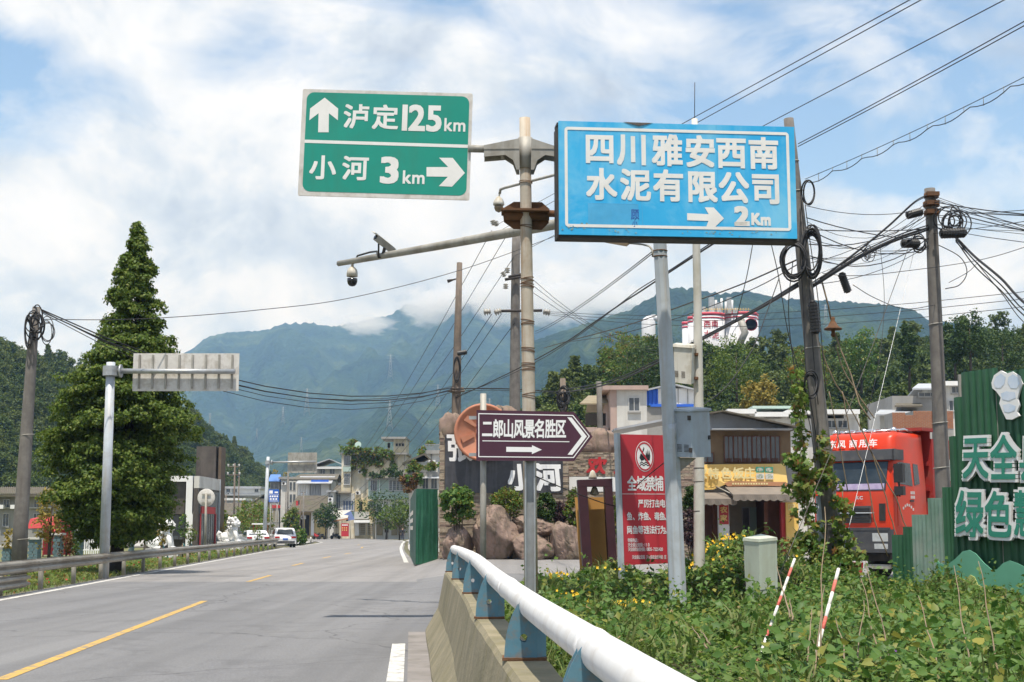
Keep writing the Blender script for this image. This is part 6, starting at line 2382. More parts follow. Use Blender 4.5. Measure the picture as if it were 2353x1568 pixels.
# tipper body
m = MB()
x0, x1, y0, y1, z0, z1, t = -1.25, 1.25, 2.35, 8.6, 1.35, 3.95, .07
m.b2(x0, x1, y0, y1, z0, z0 + t)
m.b2(x0, x0 + t, y0, y1, z0 + t, z1)
m.b2(x1 - t, x1, y0, y1, z0 + t, z1)
m.b2(x0 + t, x1 - t, y0, y0 + t, z0 + t, z1 + .2)
m.b2(x0 + t, x1 - t, y1 - t, y1, z0 + t, z1)
m.b2(x0 - .03, x1 + .03, 1.75, y0 + .25, z1 + .2, z1 + .29)
tb_ = TB('tipper_body', m, 'truck_red_dull')
for i in range(6):
 m = MB()
 yy = y0 + .4 + i * 1.1
 m.b2(x1 - .005, x1 + .07, yy, yy + .14, z0, z1)
 m.b2(x0 - .07, x0 + .005, yy, yy + .14, z0, z1)
 TB('body_rib', m, 'truck_red_dull', tb_)
for z_ in (1.75, 2.5, 3.2):
 m = MB()
 m.b2(x0 + .1, x1 - .1, y0 - .08, y0 + .002, z_, z_ + .12)
 TB('bulkhead_rib', m, 'truck_red_dull', tb_)
m = MB()
for i in range(5):
 for dz_ in (-.22, 0, .22):
  m.box((1.256, 3.35 + i * 1.1, 3.1 + dz_), (.004, .5, .09))
 m.box((1.2565, 3.35 + i * 1.1, 3.1), (.004, .09, .6))
TB('side_print', m, 'sign_edge', tb_)['kind'] = 'stuff'
ss = thing('small_red_sign', 'small red and white sign half hidden by vines before the truck', 'sign', P(1970, 1335, 31))
m = MB()
m.prism([P(1952, 1289, 31), P(1987, 1290, 31), P(1984, 1326, 31), P(1952, 1322, 31)], (0, .03, 0))
m.build('panel', 'paint_pure', ss)
m = MB()
m.prism([P(1955, 1292, 30.99), P(1984, 1293, 30.99), P(1981, 1322, 30.99), P(1955, 1318, 30.99)], (0, .005, 0))
m.build('face', 'red_board', ss)
m = MB()
m.tube([P(1968, 1320, 31.1), P(1968, 1370, 31.1)], .02, 6)
m.build('post', 'galv_dull', ss)
# ================================================================ houses
mat('plaster_cream', (.60, .50, .30), (.70, .66, .56), .5, .9, .15, dirt=(.40, .36, .28), dsc=.35, damt=.7, streak=(.30, .27, .22), ssc=1.2, samt=.6)
mat('plaster_white', (.62, .61, .57), (.54, .53, .49), .6, .9, .1, dirt=(.40, .38, .34), dsc=.4, damt=.6, streak=(.33, .31, .28), ssc=1.3, samt=.5)
mat('plaster_grey', (.36, .35, .33), (.29, .285, .27), .7, .9, .15, dirt=(.22, .21, .19), dsc=.4, damt=.6, streak=(.2, .19, .18), ssc=1.3, samt=.5)
mat('plaster_yellow', (.52, .40, .17), (.58, .48, .26), .6, .9, .1, dirt=(.42, .34, .18), dsc=.5, damt=.5)
mat('plaster_pink', (.47, .34, .29), (.42, .31, .265), 1, .85, .1, dirt=(.36, .28, .24), dsc=.6, damt=.5, streak=(.28, .22, .19), ssc=1.5, samt=.4)
mat('plaster_paint_white', (.80, .80, .78), (.75, .75, .73), .6, .8, 0, dirt=(.6, .58, .54), dsc=.5, damt=.4)
mat('clad_mint', (.38, .50, .45), (.34, .45, .40), 1, .6, 0, dirt=(.46, .50, .46), dsc=.6, damt=.4)
mat('roof_tile', (.10, .088, .072), (.15, .13, .10), 2.5, .95, .5, 6, dirt=(.09, .10, .05), dsc=.7, damt=.6)
mat('roof_metal', (.45, .47, .49), (.36, .38, .40), 1, .5, .05, dirt=(.30, .28, .26), dsc=.6, damt=.6)
mat('roof_blue', (.10, .22, .52), (.08, .18, .45), 1, .5, 0, dirt=(.3, .35, .5), dsc=.7, damt=.3)
mat('blue_sheet', (.03, .14, .62), (.03, .12, .55), 1, .5)
mat('shutter', (.28, .235, .15), (.22, .185, .12), 2, .7)
mat('shutter_blue', (.10, .14, .22), (.13, .16, .24), 2, .6)
mat('window_glass', (.045, .055, .06), (.09, .10, .11), 1.5, .15, spec=.7)
mat('window_frame', (.55, .55, .53), (.48, .48, .46), 4, .6)
mat('wood_red', (.15, .055, .03), (.11, .042, .025), 3, .7, .1)
mat('wood_brown', (.12, .07, .04), (.09, .05, .03), 3, .7, .1)
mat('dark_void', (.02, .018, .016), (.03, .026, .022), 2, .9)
mat('awning', (.23, .195, .16), (.18, .155, .13), 2, .9, .15, dirt=(.16, .14, .12), dsc=.9, damt=.6)
mat('tarp', (.50, .47, .42), (.42, .40, .37), 1, .8, .1)
mat('tarp_orange', (.50, .24, .12))
mat('tarp_blue', (.07, .10, .22))
mat('banner_yellow', (.72, .46, .10), (.78, .52, .16), .8, .6, 0, dirt=(.75, .58, .28), dsc=.7, damt=.5)
mat('banner_pale', (.80, .68, .34))
mat('banner_red', (.50, .05, .05), (.44, .045, .05), 2, .6)
mat('granite_dark', (.085, .072, .062), (.065, .056, .05), 1.2, .45, 0, dirt=(.14, .12, .10), dsc=.8, damt=.6, streak=(.16, .14, .12), ssc=2.5, samt=.5)
mat('granite_brown', (.14, .105, .075), (.11, .08, .055), 3, .8, .3)
mat('marble', (.80, .80, .79), (.74, .74, .72), 2, .5, .1)
mat('brick_teal', (.10, .17, .19), (.13, .2, .22), 2, .8, .1)
mat('brick_red', (.34, .16, .09), (.28, .13, .08), 4, .9, .2)
mat('car_white', (.78, .78, .78), (.74, .74, .74), 1, .2, spec=.6)
mat('tail_red', (.45, .01, .01), (.4, .01, .01), 3, .2)
mat('road_sign_blue', (.02, .12, .50), (.02, .11, .45), 2, .4)

class House:
 """a building front at depth D laid out by the seen rectangle; every element is a part"""

 def __init__(s, name, label, px, py, D, group=None, cat='house'):
  b = P(px, py, D)
  s.D = D
  s.o = thing(name, label, cat, (b.x, D, 0 if b.x < -5 else min(.385, side_z(D))), group)
  s.zb = s.o.location.z

 def block(s, x0, x1, y0, y1, dep, mt, name='wall', dd=0.0, ground=False, parent=None):
  D = s.D + dd
  a, b = P(x0, y1, D), P(x1, y0, D)
  m_ = MB()
  m_.b2(a.x, b.x, D, D + dep, (s.zb - .1) if ground else a.z, b.z)
  return m_.build(name, mt, parent or s.o)

 def win(s, x0, x1, y0, y1, dd=0.0, panes=2, frame='window_frame', glass='window_glass', sill=True, name='window', bars=0):
  D = s.D + dd
  a, b = P(x0, y1, D), P(x1, y0, D)
  w, h = b.x - a.x, b.z - a.z
  f = max(.035, min(w, h) * .07)
  m_ = MB()
  m_.b2(a.x + f, b.x - f, D - .03, D - .02, a.z + f, b.z - f)
  g1 = m_.build('pane', glass, None)
  m_ = MB()
  for q in ((a.x, a.x + f, a.z, b.z), (b.x - f, b.x, a.z, b.z), (a.x + f, b.x - f, a.z, a.z + f), (a.x + f, b.x - f, b.z - f, b.z)):
   m_.b2(q[0], q[1], D - .07, D + .02, q[2], q[3])
  for i in range(1, panes):
   xm = a.x + w * i / panes
   m_.b2(xm - f * .4, xm + f * .4, D - .065, D - .015, a.z + f, b.z - f)
  for i in range(bars):
   zm = a.z + h * (i + 1) / (bars + 1)
   m_.b2(a.x + f, b.x - f, D - .075, D - .066, zm - .02, zm + .02)
  wo = m_.build(name, frame, s.o)
  g1.parent = wo
  off = s.o.location
  g1.data.transform(Matrix.Translation(-off))
  if sill:
   m_ = MB()
   m_.b2(a.x - .05, b.x + .05, D - .14, D - .001, a.z - .09, a.z - .003)
   m_.build('sill', 'plaster_grey', wo)
  return wo

 def slab(s, x0, x1, y, dep, th, mt, dd=-.4, name='roof'):
  D = s.D + dd
  a, b = P(x0, y, D), P(x1, y, D)
  m_ = MB()
  m_.b2(a.x, b.x, D, D + dep, a.z - th, a.z)
  return m_.build(name, mt, s.o)

 def gable(s, x0, x1, y_eave, y_ridge, dep, mt, dd=-.3, th=.18, name='roof', xr=None):
  """ridge runs back from the viewer"""
  D = s.D + dd
  a, b = P(x0, y_eave, D), P(x1, y_eave, D)
  r_ = P(xr if xr is not None else (x0 + x1) / 2, y_ridge, D)
  m_ = MB()
  m_.prism([a, r_, r_ + V(0, 0, th), a + V(0, 0, th)], (0, dep, 0))
  m_.prism([r_ + V(.004, 0, 0), b, b + V(0, 0, th), r_ + V(.004, 0, th)], (0, dep, 0))
  return m_.build(name, mt, s.o)

 def pitched(s, x0, x1, y_eave, y_ridge, run, mt, dd=-.6, th=.16, name='roof', x2=None, x3=None, ribs=0):
  """slope facing the viewer, rising to a ridge run metres behind, falling away again"""
  D = s.D + dd
  a, b = P(x0, y_eave, D), P(x1, y_eave, D)
  c, d = P(x3 if x3 is not None else x1, y_ridge, D + run), P(x2 if x2 is not None else x0, y_ridge, D + run)
  m_ = MB()
  up = V(0, 0, th)
  m_.hexa([a, b, c, d, a + up, b + up, c + up, d + up])
  e, f = c + V(0, run, a.z - c.z), d + V(0, run, a.z - d.z)
  m_.hexa([d + V(0, .003, 0), c + V(0, .003, 0), e, f, d + up + V(0, .003, 0), c + up + V(0, .003, 0), e + up, f + up])
  ro = m_.build(name, mt, s.o)
  # rows of tiles stand proud down the slope
  if ribs:
   m_ = MB()
   for i in range(ribs):
    t = (i + .5) / ribs
    p0, p1 = a.lerp(b, t) + up, d.lerp(c, t) + up
    m_.tube([p0 + V(0, 0, .01), p1 + V(0, 0, .01)], .05, 5, caps=False)
   q = m_.build('tile_rows', mt, ro)
   q['kind'] = 'stuff'
  return ro

def foliage(name, label, spots, mt, per, size, cat='plants', D=None, thingp=None, tm=LEAF2, seed=1):
 """leafy mass from (px, py, rx, ry, depth) spots"""
 g1 = np.random.default_rng(seed)
 cc_, rr_ = [], []
 for x, y, rx, ry, D_ in spots:
  k_ = max(6, int(rx * ry * .18))
  for _ in range(k_):
   a_, r_ = g1.random() * 6.283, g1.random() ** .5
   c_ = P(x + rx * r_ * math.cos(a_), y + ry * r_ * math.sin(a_), D_ + g1.normal() * .3)
   cc_.append(tuple(c_))
   rr_.append(min(rx, ry) * D_ / 3300 * .32 + .05)
 p1, n1, s1_ = clump_leaves(np.array(cc_), np.array(rr_), per, g1, .9, .4, size)
 c1, f1 = scatter(tm, p1, n1, s1_, g1)
 if thingp is not None:
  o = npmesh(name, c1, f1, mt, thingp)
  o['kind'] = 'stuff'
  return o
 o = npmesh(name, c1, f1, mt)
 return tag(o, label, cat)

ZA = lambda x, y: (x * .18014 + 583.5, y * .18014 + 988.3)
ZB = lambda x, y: (x * .18014 + 753, y * .18014 + 988.3)
ZD = lambda x, y: (x * .20405 + 329.4, y * .20405 + 997.7)
ZE = lambda x, y: (x * .27012, y * .27012 + 941.2)
ZF = lambda x, y: (x * .24006 + 1562.4, y * .24006 + 903.6)
ZG = lambda x, y: (x * .4 + 1411.8, y * .4 + 602.4)

# ---------------------------------------------------------------- vine-hung cream house at the bend
h = House('town_house', 'tall peeling cream house hung with creepers at the bend', 870, 1231, 243)
h.block(807, 933, 1042, 1150, 11, 'plaster_cream', 'wall')
h.block(784, 807, 1042, 1130, 8, 'plaster_cream', 'stair_wall', -.8)
h.block(815, 861, 1150, 1195, 9, 'plaster_yellow', 'lower_wall', -.6)
h.block(768, 861, 1195, 1232, 9, 'plaster_cream', 'shop_wall', -.9, True)
h.block(861.3, 933, 1150, 1232, 9, 'plaster_cream', 'side_wall', 1.5, True)
h.block(904, 933, 1004, 1041.7, 7, 'plaster_cream', 'roof_tower', .2)
h.slab(876, 934, 1004, 8.5, .35, 'plaster_grey', -.8, 'tower_roof')
h.slab(780, 936, 1040.5, 11, .3, 'plaster_grey', -1.0, 'roof')
for i in range(3):
 h.win(909 + i * 7, 914.5 + i * 7, 1019, 1026, .2, 1, 'plaster_grey', 'dark_void', False, 'vent_block')
h.win(890, 897, 1018, 1030, 3, 1, 'window_frame', 'dark_void', False)
h.win(790, 805, 1047, 1071, -.8, 3)
h.win(790, 805, 1089, 1114, -.8, 3)
h.block(788, 806, 1073, 1084, .3, 'clad_mint', 'balcony_front', -1.1)
h.win(825, 833, 1153, 1175, -.6, 1, 'wood_brown', 'dark_void')
h.win(846, 858, 1151, 1168, -.6, 2)
h.block(814, 848, 1176, 1193, .25, 'plaster_white', 'balcony_front', -1.3)
h.win(827, 840, 1203, 1230, -.9, 1, 'window_frame', 'shutter', False, 'shutter_door', 5)
h.win(844, 858, 1203, 1230, -.9, 1, 'window_frame', 'shutter', False, 'shutter_door', 5)
h.block(815, 825, 1201, 1231.5, .3, 'plaster_paint_white', 'pier', -1.25)
h.pitched(813, 850, 1202, 1194, 1.6, 'roof_metal', -2.4, .06, 'shop_canopy')
h.win(787, 814, 1150, 1174, -.95, 4, 'window_frame', 'shutter_blue', False)
h.block(768, 815, 1134, 1176, 6, 'plaster_white', 'annex', -.9)
h.win(769, 783, 1136, 1169, -.92, 3)
h.pitched(757, 806, 1135, 1117, 5, 'roof_tile', -1.6, .15, 'annex_roof', 775, 812)
foliage('creeper', '', [(800, 1034, 22, 9, 242), (830, 1036, 22, 9, 242), (862, 1038, 22, 9, 242), (890, 1044, 18, 9, 242), (812, 1020, 14, 9, 244), (850, 1058, 14, 10, 242.4), (868, 1062, 10, 14, 242.4), (832, 1055, 8, 22, 242.4), (899, 1062, 6, 16, 242.4), (905, 1072, 6, 10, 242.4), (812, 1065, 6, 18, 242.4), (838, 1085, 5, 12, 242.5)], 'vine_leaves', 12, .42, thingp=h.o, seed=71)
m = MB()
m.lathe([(.02, 0), (.5, .12), (.62, .25)], P(824, 1024, 242), 14, ax=(-.4, -1, .3))
tag(m.build('satellite_dish', 'clad_mint'), 'small pale satellite dish on the creeper-hung roof', 'dish')

# ---------------------------------------------------------------- mint-green clad house
h = House('town_house', 'mint-green clad upper floor house with a roof garden', 885, 1231, 234)
h.block(846, 872, 1100, 1147, 9, 'clad_mint', 'front_wall', 0)
h.block(872.4, 930, 1100, 1147, 9, 'clad_mint', 'side_wall', .12)
for i in range(9):
 h.block(873, 929, 1103 + i * 4.8, 1103.5 + i * 4.8, .03, 'plaster_white', 'lap_joint', .085)
h.block(871, 873, 1100, 1147, .1, 'plaster_paint_white', 'corner_post', -.15)
h.win(851, 867, 1103, 1128, 0, 3)
h.win(893, 928, 1103, 1128, .12, 4)
h.slab(842, 934, 1099, 9.5, .25, 'plaster_grey', -.5)
h.block(862, 935, 1147.5, 1231, 8, 'plaster_white', 'ground_floor', .9, True)
for x0 in (866, 900, 916):
 h.win(x0, x0 + 11, 1158, 1176, .9, 2)
 h.block(x0 - 1, x0 + 13, 1200, 1230, .15, 'shutter', 'shutter_door', .7)
h.slab(860, 936, 1190, 1.8, .12, 'roof_metal', -1.0, 'canopy')
h.win(884, 893, 1195, 1224, .9, 1, 'wood_red', 'dark_void', False, 'door')
foliage('roof_garden', '', [(862, 1092, 16, 6, 233), (890, 1088, 18, 9, 233.5), (915, 1090, 16, 7, 233), (905, 1080, 10, 8, 235)], 'tree_leaves', 12, .4, thingp=h.o, seed=72)

# ---------------------------------------------------------------- houses behind the green netting fence
h = House('town_house', 'low house with a dark gabled roof behind a planted terrace', 960, 1230, 150)
h.block(930, 1006, 1062, 1085, 8, 'plaster_white', 'wall')
h.gable(924, 1000, 1068, 1046, 10, 'roof_tile', -.6, .2, xr=974)
h.win(937, 943, 1066, 1082, 0, 1, 'window_frame', 'dark_void', False)
h.win(955, 966, 1066, 1078, 0, 1, 'wood_brown', 'dark_void', False)
h.slab(926, 1012, 1085, 10, .5, 'plaster_grey', -1.5, 'terrace')
h.block(940, 1012, 1095, 1232, 8, 'plaster_white', 'lower_wall', -.4, True)
for x in (970, 990):
 h.win(x, x + 15, 1098, 1124, -.4, 2)
h.pitched(962, 1012, 1100, 1089, 2, 'roof_metal', -2.0, .08, 'eave')
foliage('terrace_plants', '', [(945, 1078, 10, 9, 148.5), (960, 1076, 12, 7, 148.5), (985, 1074, 14, 7, 148.5), (1000, 1072, 9, 8, 148.5), (952, 1066, 6, 9, 149)], 'vine_leaves', 14, .26, thingp=h.o, seed=73)
foliage('red_creeper', '', [(930, 1105, 10, 13, 147.8), (945, 1112, 12, 14, 147.8), (958, 1100, 9, 12, 147.8), (938, 1122, 9, 10, 147.8)], 'autumn_leaves', 14, .28, thingp=h.o, seed=74)
foliage('yellow_creeper', '', [(962, 1095, 8, 8, 147.6), (966, 1108, 4, 10, 147.6), (940, 1098, 8, 5, 147.6)], 'bean_leaves', 14, .26, thingp=h.o, seed=75)
h = House('town_house', 'small pale house with a railed roof above the gabled one', 990, 1060, 165)
h.block(977, 1010, 1037, 1230, 7, 'plaster_white', 'wall', 0, True)
h.slab(975, 1012, 1035, 8, .4, 'plaster_grey', -.4, 'roof')
m = MB()
for i in range(14):
 m.box(P(977 + i * 2.4, 1028, 164.8), (.05, .05, .72))
m.box(P(993, 1021.5, 164.8), (1.7, .08, .08))
m.build('railing', 'plaster_grey', h.o)
foliage('roof_plants', '', [(970, 1040, 6, 12, 164), (988, 1020, 8, 4, 167)], 'vine_leaves', 12, .3, thingp=h.o, seed=76)

# ---------------------------------------------------------------- sheds and old houses left of the bend
h = House('shed', 'white corrugated upper shed with blue sheeting in the town', 720, 1231, 252)
m = MB()
a, b = P(684, 1143, 252), P(712, 1110, 252)
corr(m, (a.x, 252), (b.x, 252), a.z, b.z, .45, .12)
m.build('metal_wall', 'plaster_paint_white', h.o)
m = MB()
a, b = P(713, 1143, 252), P(737, 1106, 252)
corr(m, (a.x, 252), (b.x, 252), a.z, b.z, .45, .12)
m.build('metal_wall', 'roof_metal', h.o)
h.block(715, 755, 1103, 1108, .2, 'blue_sheet', 'blue_sheet', -.3)
h.block(737.4, 757, 1108, 1143, .2, 'plaster_paint_white', 'panel', -.1)
h.block(684, 760, 1104, 1232, 8, 'plaster_white', 'wall', .4, True)
h.pitched(680, 762, 1112, 1096, 6, 'roof_metal', -1.4, .1, 'roof', 690, 770)
h.pitched(668, 775, 1103, 1091, 8, 'roof_tile', .8, .12, 'upper_roof', 690, 780)
h = House('town_house', 'flat white house with a low metal gable behind the sheds', 750, 1231, 275)
h.block(720, 785, 1072, 1232, 10, 'plaster_white', 'wall', 0, True)
h.gable(716, 790, 1070, 1056, 11, 'roof_metal', -.5, .15, xr=756)
h.win(735, 748, 1077, 1090, 0, 2)
h.win(757, 770, 1077, 1090, 0, 2)
h.slab(715, 788, 1074, 11, .3, 'plaster_paint_white', -1.2, 'cornice')
h = House('town_house', 'tall stained grey concrete house with a blue lean-to roof', 660, 1231, 262)
h.block(643, 684, 1097, 1232, 9, 'plaster_white', 'wall', 0, True)
h.block(663.5, 684, 1106, 1160, .6, 'plaster_white', 'bay', -.65)
h.block(618, 643, 1105, 1232, 9, 'plaster_grey', 'wing', .8, True)
for y0 in (1108, 1136):
 for x0 in (665, 673):
  h.win(x0, x0 + 6.5, y0, y0 + 19, -.65, 1, sill=False)
for x0 in (622, 632):
 h.win(x0, x0 + 7, 1110, 1124, .8, 2)
 h.win(x0, x0 + 7, 1134, 1150, .8, 2)
h.slab(640, 690, 1096, 10, .4, 'plaster_grey', -.6)
h.pitched(616, 645, 1107, 1092, 5, 'roof_blue', -.3, .12, 'lean_to_roof', 622, 645)
h.win(626, 641, 1168, 1200, .8, 2, 'window_frame', 'shutter', False, 'shutter_door', 6)
h.block(625, 648, 1161, 1168, .1, 'banner_red', 'shop_sign', .6)
foliage('roof_plants', '', [(630, 1084, 9, 4, 262), (655, 1088, 6, 5, 262)], 'yellow_leaves', 8, .3, thingp=h.o, seed=77)
h = House('old_house', 'old low house with a mossy grey tiled roof on the main street', 715, 1231, 238)
h.block(664, 752, 1176, 1232, 7, 'plaster_yellow', 'wall', .8, True)
h.pitched(660, 748, 1178, 1142, 6, 'roof_tile', -1.2, .2, 'roof', 684, 765, 30)
for x0 in (668, 684, 700):
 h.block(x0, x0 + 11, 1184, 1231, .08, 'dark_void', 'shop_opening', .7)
 h.block(x0 + 11.5, x0 + 13.5, 1180, 1231.5, .2, 'wood_brown', 'post', -.5)
h.block(714, 722, 1178, 1231, .1, 'plaster_paint_white', 'white_pier', .55)
h = House('town_house', 'pale two-storey house with a dark window bay beside the creeper house', 770, 1231, 239)
h.block(752, 768, 1128, 1232, 7, 'plaster_white', 'wall', 0, True)
h.win(754, 765, 1138, 1166, 0, 2)
h.slab(750, 772, 1127, 8, .3, 'roof_metal', -.5)

# far villas to the left of the town
h = House('town_house', 'far white villa with a long flat roof on the left of the town', 555, 1210, 330)
h.block(515, 597, 1122, 1180, 12, 'plaster_paint_white', 'wall', 0, True)
h.slab(511, 600, 1118, 13, .5, 'roof_metal', -1, 'roof')
for x0 in (520, 536, 585):
 h.win(x0, x0 + 9, 1124, 1131, 0, 2)
h.block(510, 545, 1138, 1200, 6, 'plaster_grey', 'annex', -2.5, True)
h.slab(508, 600, 1136, 3, .3, 'roof_metal', -3.4, 'terrace')
h = House('old_house', 'old farmhouse with a steep dark tiled roof and yellow gable', 580, 1215, 290)
h.block(586, 614, 1146, 1225, 10, 'plaster_cream', 'wall', 0, True)
h.block(500, 586, 1175, 1225, 10, 'plaster_grey', 'long_wall', .3, True)
h.pitched(500, 588, 1186, 1158, 6, 'roof_tile', -1.2, .2, 'roof', 512, 596, 24)
h.gable(578, 622, 1158, 1138, 11, 'roof_tile', -.6, .2, 'gable_roof', xr=606)
h = House('town_house', 'grey walled house with a white parapet below the far villa', 530, 1215, 310)
h.block(505, 562, 1150, 1225, 8, 'plaster_grey', 'wall', 0, True)
h.block(504, 564, 1145, 1150, 8.4, 'plaster_paint_white', 'parapet', -.2)
h.win(548, 556, 1156, 1170, 0, 2)

g1 = random.Random(8)
for q in [o_ for o_ in list(C.objects) if o_.name.startswith(('town_house', 'old_house', 'shed'))]:
 D_ = q.location.y
 wl = [c_ for c_ in q.children if c_.name.startswith('wall')]
 for c_ in wl[:1]:
  bb_ = [Vector(v_) for v_ in c_.bound_box]
  xa, xb = min(v_.x for v_ in bb_), max(v_.x for v_ in bb_)
  yf, zt = min(v_.y for v_ in bb_), max(v_.z for v_ in bb_)
  for _ in range(3):
   p = V(g1.uniform(xa + .5, xb - .5), yf - .2, g1.uniform(max(2.5, zt * .4), zt - .8))
   m = MB()
   m.box(p, (.8, .36, .6))
   ac = m.build('air_conditioner', 'plaster_paint_white', q, world=False)
   m = MB()
   m.lathe([(.22, 0), (.22, .02), (.02, .02)], p - V(.1, .185, 0), 12, ax=(0, -1, 0))
   m.build('fan_grille', 'dark_frame', ac, world=False)
  m = MB()
  px_ = g1.uniform(xa + .2, xb - .2)
  m.tube([(px_, yf - .08, 0), (px_, yf - .08, zt)], .06, 6)
  m.build('downpipe', 'plaster_grey', q, world=False)

# ---------------------------------------------------------------- black and white hall with the dark tower
D = 96
h = House('hall', 'modern white-framed hall with dark granite panels and a tall dark tower', 440, 1245, D, cat='building')
h.block(336, 426, 1107, 1182, 1, 'granite_dark', 'front_panel', .35)
h.block(330, 443, 1094, 1107, 1.4, 'plaster_paint_white', 'white_beam', 0)
h.block(426, 443, 1107.2, 1182, 1.4, 'plaster_paint_white', 'white_column', 0)
h.block(426, 443, 1182, 1246, 1.4, 'plaster_paint_white', 'column_foot', 0, True)
# right-hand return side, running back
x = P(443, 1200, D).x
zt = P(443, 1094, D).z
for nm, mt, xa, xb, ya, yb, za, zb_ in (('side_wall', 'granite_dark', .003, .30, .02, 7.1, 0, zt - .81), ('side_beam', 'plaster_white', .003, .36, .02, 7.1, zt - .8, zt - .002), ('side_glass', 'window_glass', .302, .33, .5, 6.6, .2, zt - .9),
                                        ('red_banner', 'banner_red', .332, .38, .9, 5.4, P(443, 1181, D + 3).z, P(443, 1165, D + 3).z), ('steel_post', 'pole_bluegrey', .31, .42, 6.7, 6.85, 0, zt), ('red_post', 'banner_red', .31, .4, .62, .8, 0, P(443, 1181, D + 1).z), ('red_post', 'banner_red', .31, .4, 5.5, 5.65, 0, P(443, 1181, D + 5).z)):
 m = MB()
 m.b2(x + xa, x + xb, D + ya, D + yb, za, zb_)
 m.build(nm, mt, h.o)
for q in range(6):
 m = MB()
 m.b2(x + .332, x + .36, D + 1.1 + q * .75, D + 1.18 + q * .75, .2, 2.6)
 m.build('door_bar', 'plaster_grey', h.o)
h.block(338, 425, 1184, 1240, .3, 'window_glass', 'glass_front', .8)
for x0 in (352, 372, 392, 410):
 h.block(x0, x0 + 1.6, 1184, 1240, .1, 'granite_dark', 'mullion', .65)
h.block(330, 442, 1096, 1245, 5.4, 'granite_dark', 'body', 1.6, True)
h.block(446, 497, 1026, 1235, 1.6, 'granite_dark', 'tower', 7.3, True)
h.block(497.2, 509, 1027, 1235, 1.6, 'granite_brown', 'tower_edge', 7.5, True)
# white parked van-like stall and railings left of it
m = MB()
for i in range(9):
 m.box(P(190 + i * 5, 1252, 70), (.05, .05, .9))
m.box(P(210, 1240, 70), (.95, .06, .06))
m.box(P(210, 1264, 70), (.95, .06, .06))
tag(m.build('white_railing', 'paint_pure'), 'short white railing behind the trunk of the conical tree', 'railing')

# ---------------------------------------------------------------- grey building at the left edge
h = House('long_building', 'long grey building with a tiled roof at the left edge', 60, 1215, 112, cat='building')
h.block(-40, 150, 1138, 1245, 8, 'plaster_grey', 'wall', 0, True)
h.pitched(-44, 154, 1142, 1126, 4, 'roof_tile', -.8, .2, 'roof', ribs=44)
for x0 in (8, 78):
 h.win(x0, x0 + 15, 1148, 1167, 0, 2)
 h.win(x0 - 2, x0 + 14, 1180, 1210, 0, 2)
h.block(-40, 150, 1166, 1168.5, .15, 'plaster_white', 'string_course', -.17)
for x0 in (0, 28):
 m = MB()
 c = P(x0 + 4, 1165, 111.6)
 m.box(c, (.4, .5, .3))
 m.build('air_conditioner', 'plaster_paint_white', h.o)

# red tent stall
rt = thing('market_tent', 'red canvas market tent behind the left guard rail', 'tent', (P(95, 1240, 82).x, 82, 0))
m = MB()
a, b = P(62, 1215, 82), P(126, 1212, 82)
m.hexa([a, b, b + V(0, 3, 0), a + V(0, 3, 0), a + V(.1, .2, .55), b + V(-.1, .2, .55), b + V(-.1, 2.8, .75), a + V(.1, 2.8, .75)])
m.build('canopy', 'banner_red', rt)
m = MB()
m.b2(a.x, b.x, 84.9, 85, .1, a.z)
m.build('back_sheet', 'banner_red', rt)
for x_, y_ in ((a.x, 82), (b.x, 82), (a.x, 85), (b.x, 85)):
 m = MB()
 m.tube([(x_, y_, 0), (x_, y_, a.z + .02)], .04, 6)
 m.build('leg', 'banner_red', rt)

# teal brick gate pillars
for i, (x0, x1, y0, D) in enumerate(((2, 24, 1258, 62), (62, 88, 1240, 62), (119, 140, 1230, 63), (170, 186, 1219, 64), (293, 304, 1228, 68))):
 o = thing('brick_pillar', ('lowest teal brick pillar at the left edge of the photo', 'teal brick pillar just right of the left utility pole', 'teal brick pillar under the yellow sapling', 'tallest teal brick pillar left of the grey sign mast', 'thin teal brick pillar right of the conical tree trunk')[i], 'pillar', (P((x0 + x1) / 2, 1285, D).x, D, 0), 'teal brick pillars')
 a, b = P(x0, 1290, D), P(x1, y0, D)
 m = MB()
 m.b2(a.x + .03, b.x - .03, D + .03, D + .5, 0, b.z)
 m.build('core', 'plaster_grey', o)
 z, r_ = .02, 0
 bw = (b.x - a.x) / 2
 proto = None
 while z < b.z - .06:
  for q in range(2):
   xx = a.x + q * bw + (.06 if r_ % 2 else -.0)
   w_ = bw - .02 - (.06 if (r_ % 2 and q == 1) else 0)
   m = MB()
   m.b2(xx + .008, xx + w_, D, D + .53, z, z + .115)
   m.build('brick', 'brick_teal', o)
  z += .13
  r_ += 1
 m = MB()
 m.b2(a.x - .05, b.x + .05, D - .05, D + .58, b.z, b.z + .09)
 m.build('cap', 'plaster_white', o)

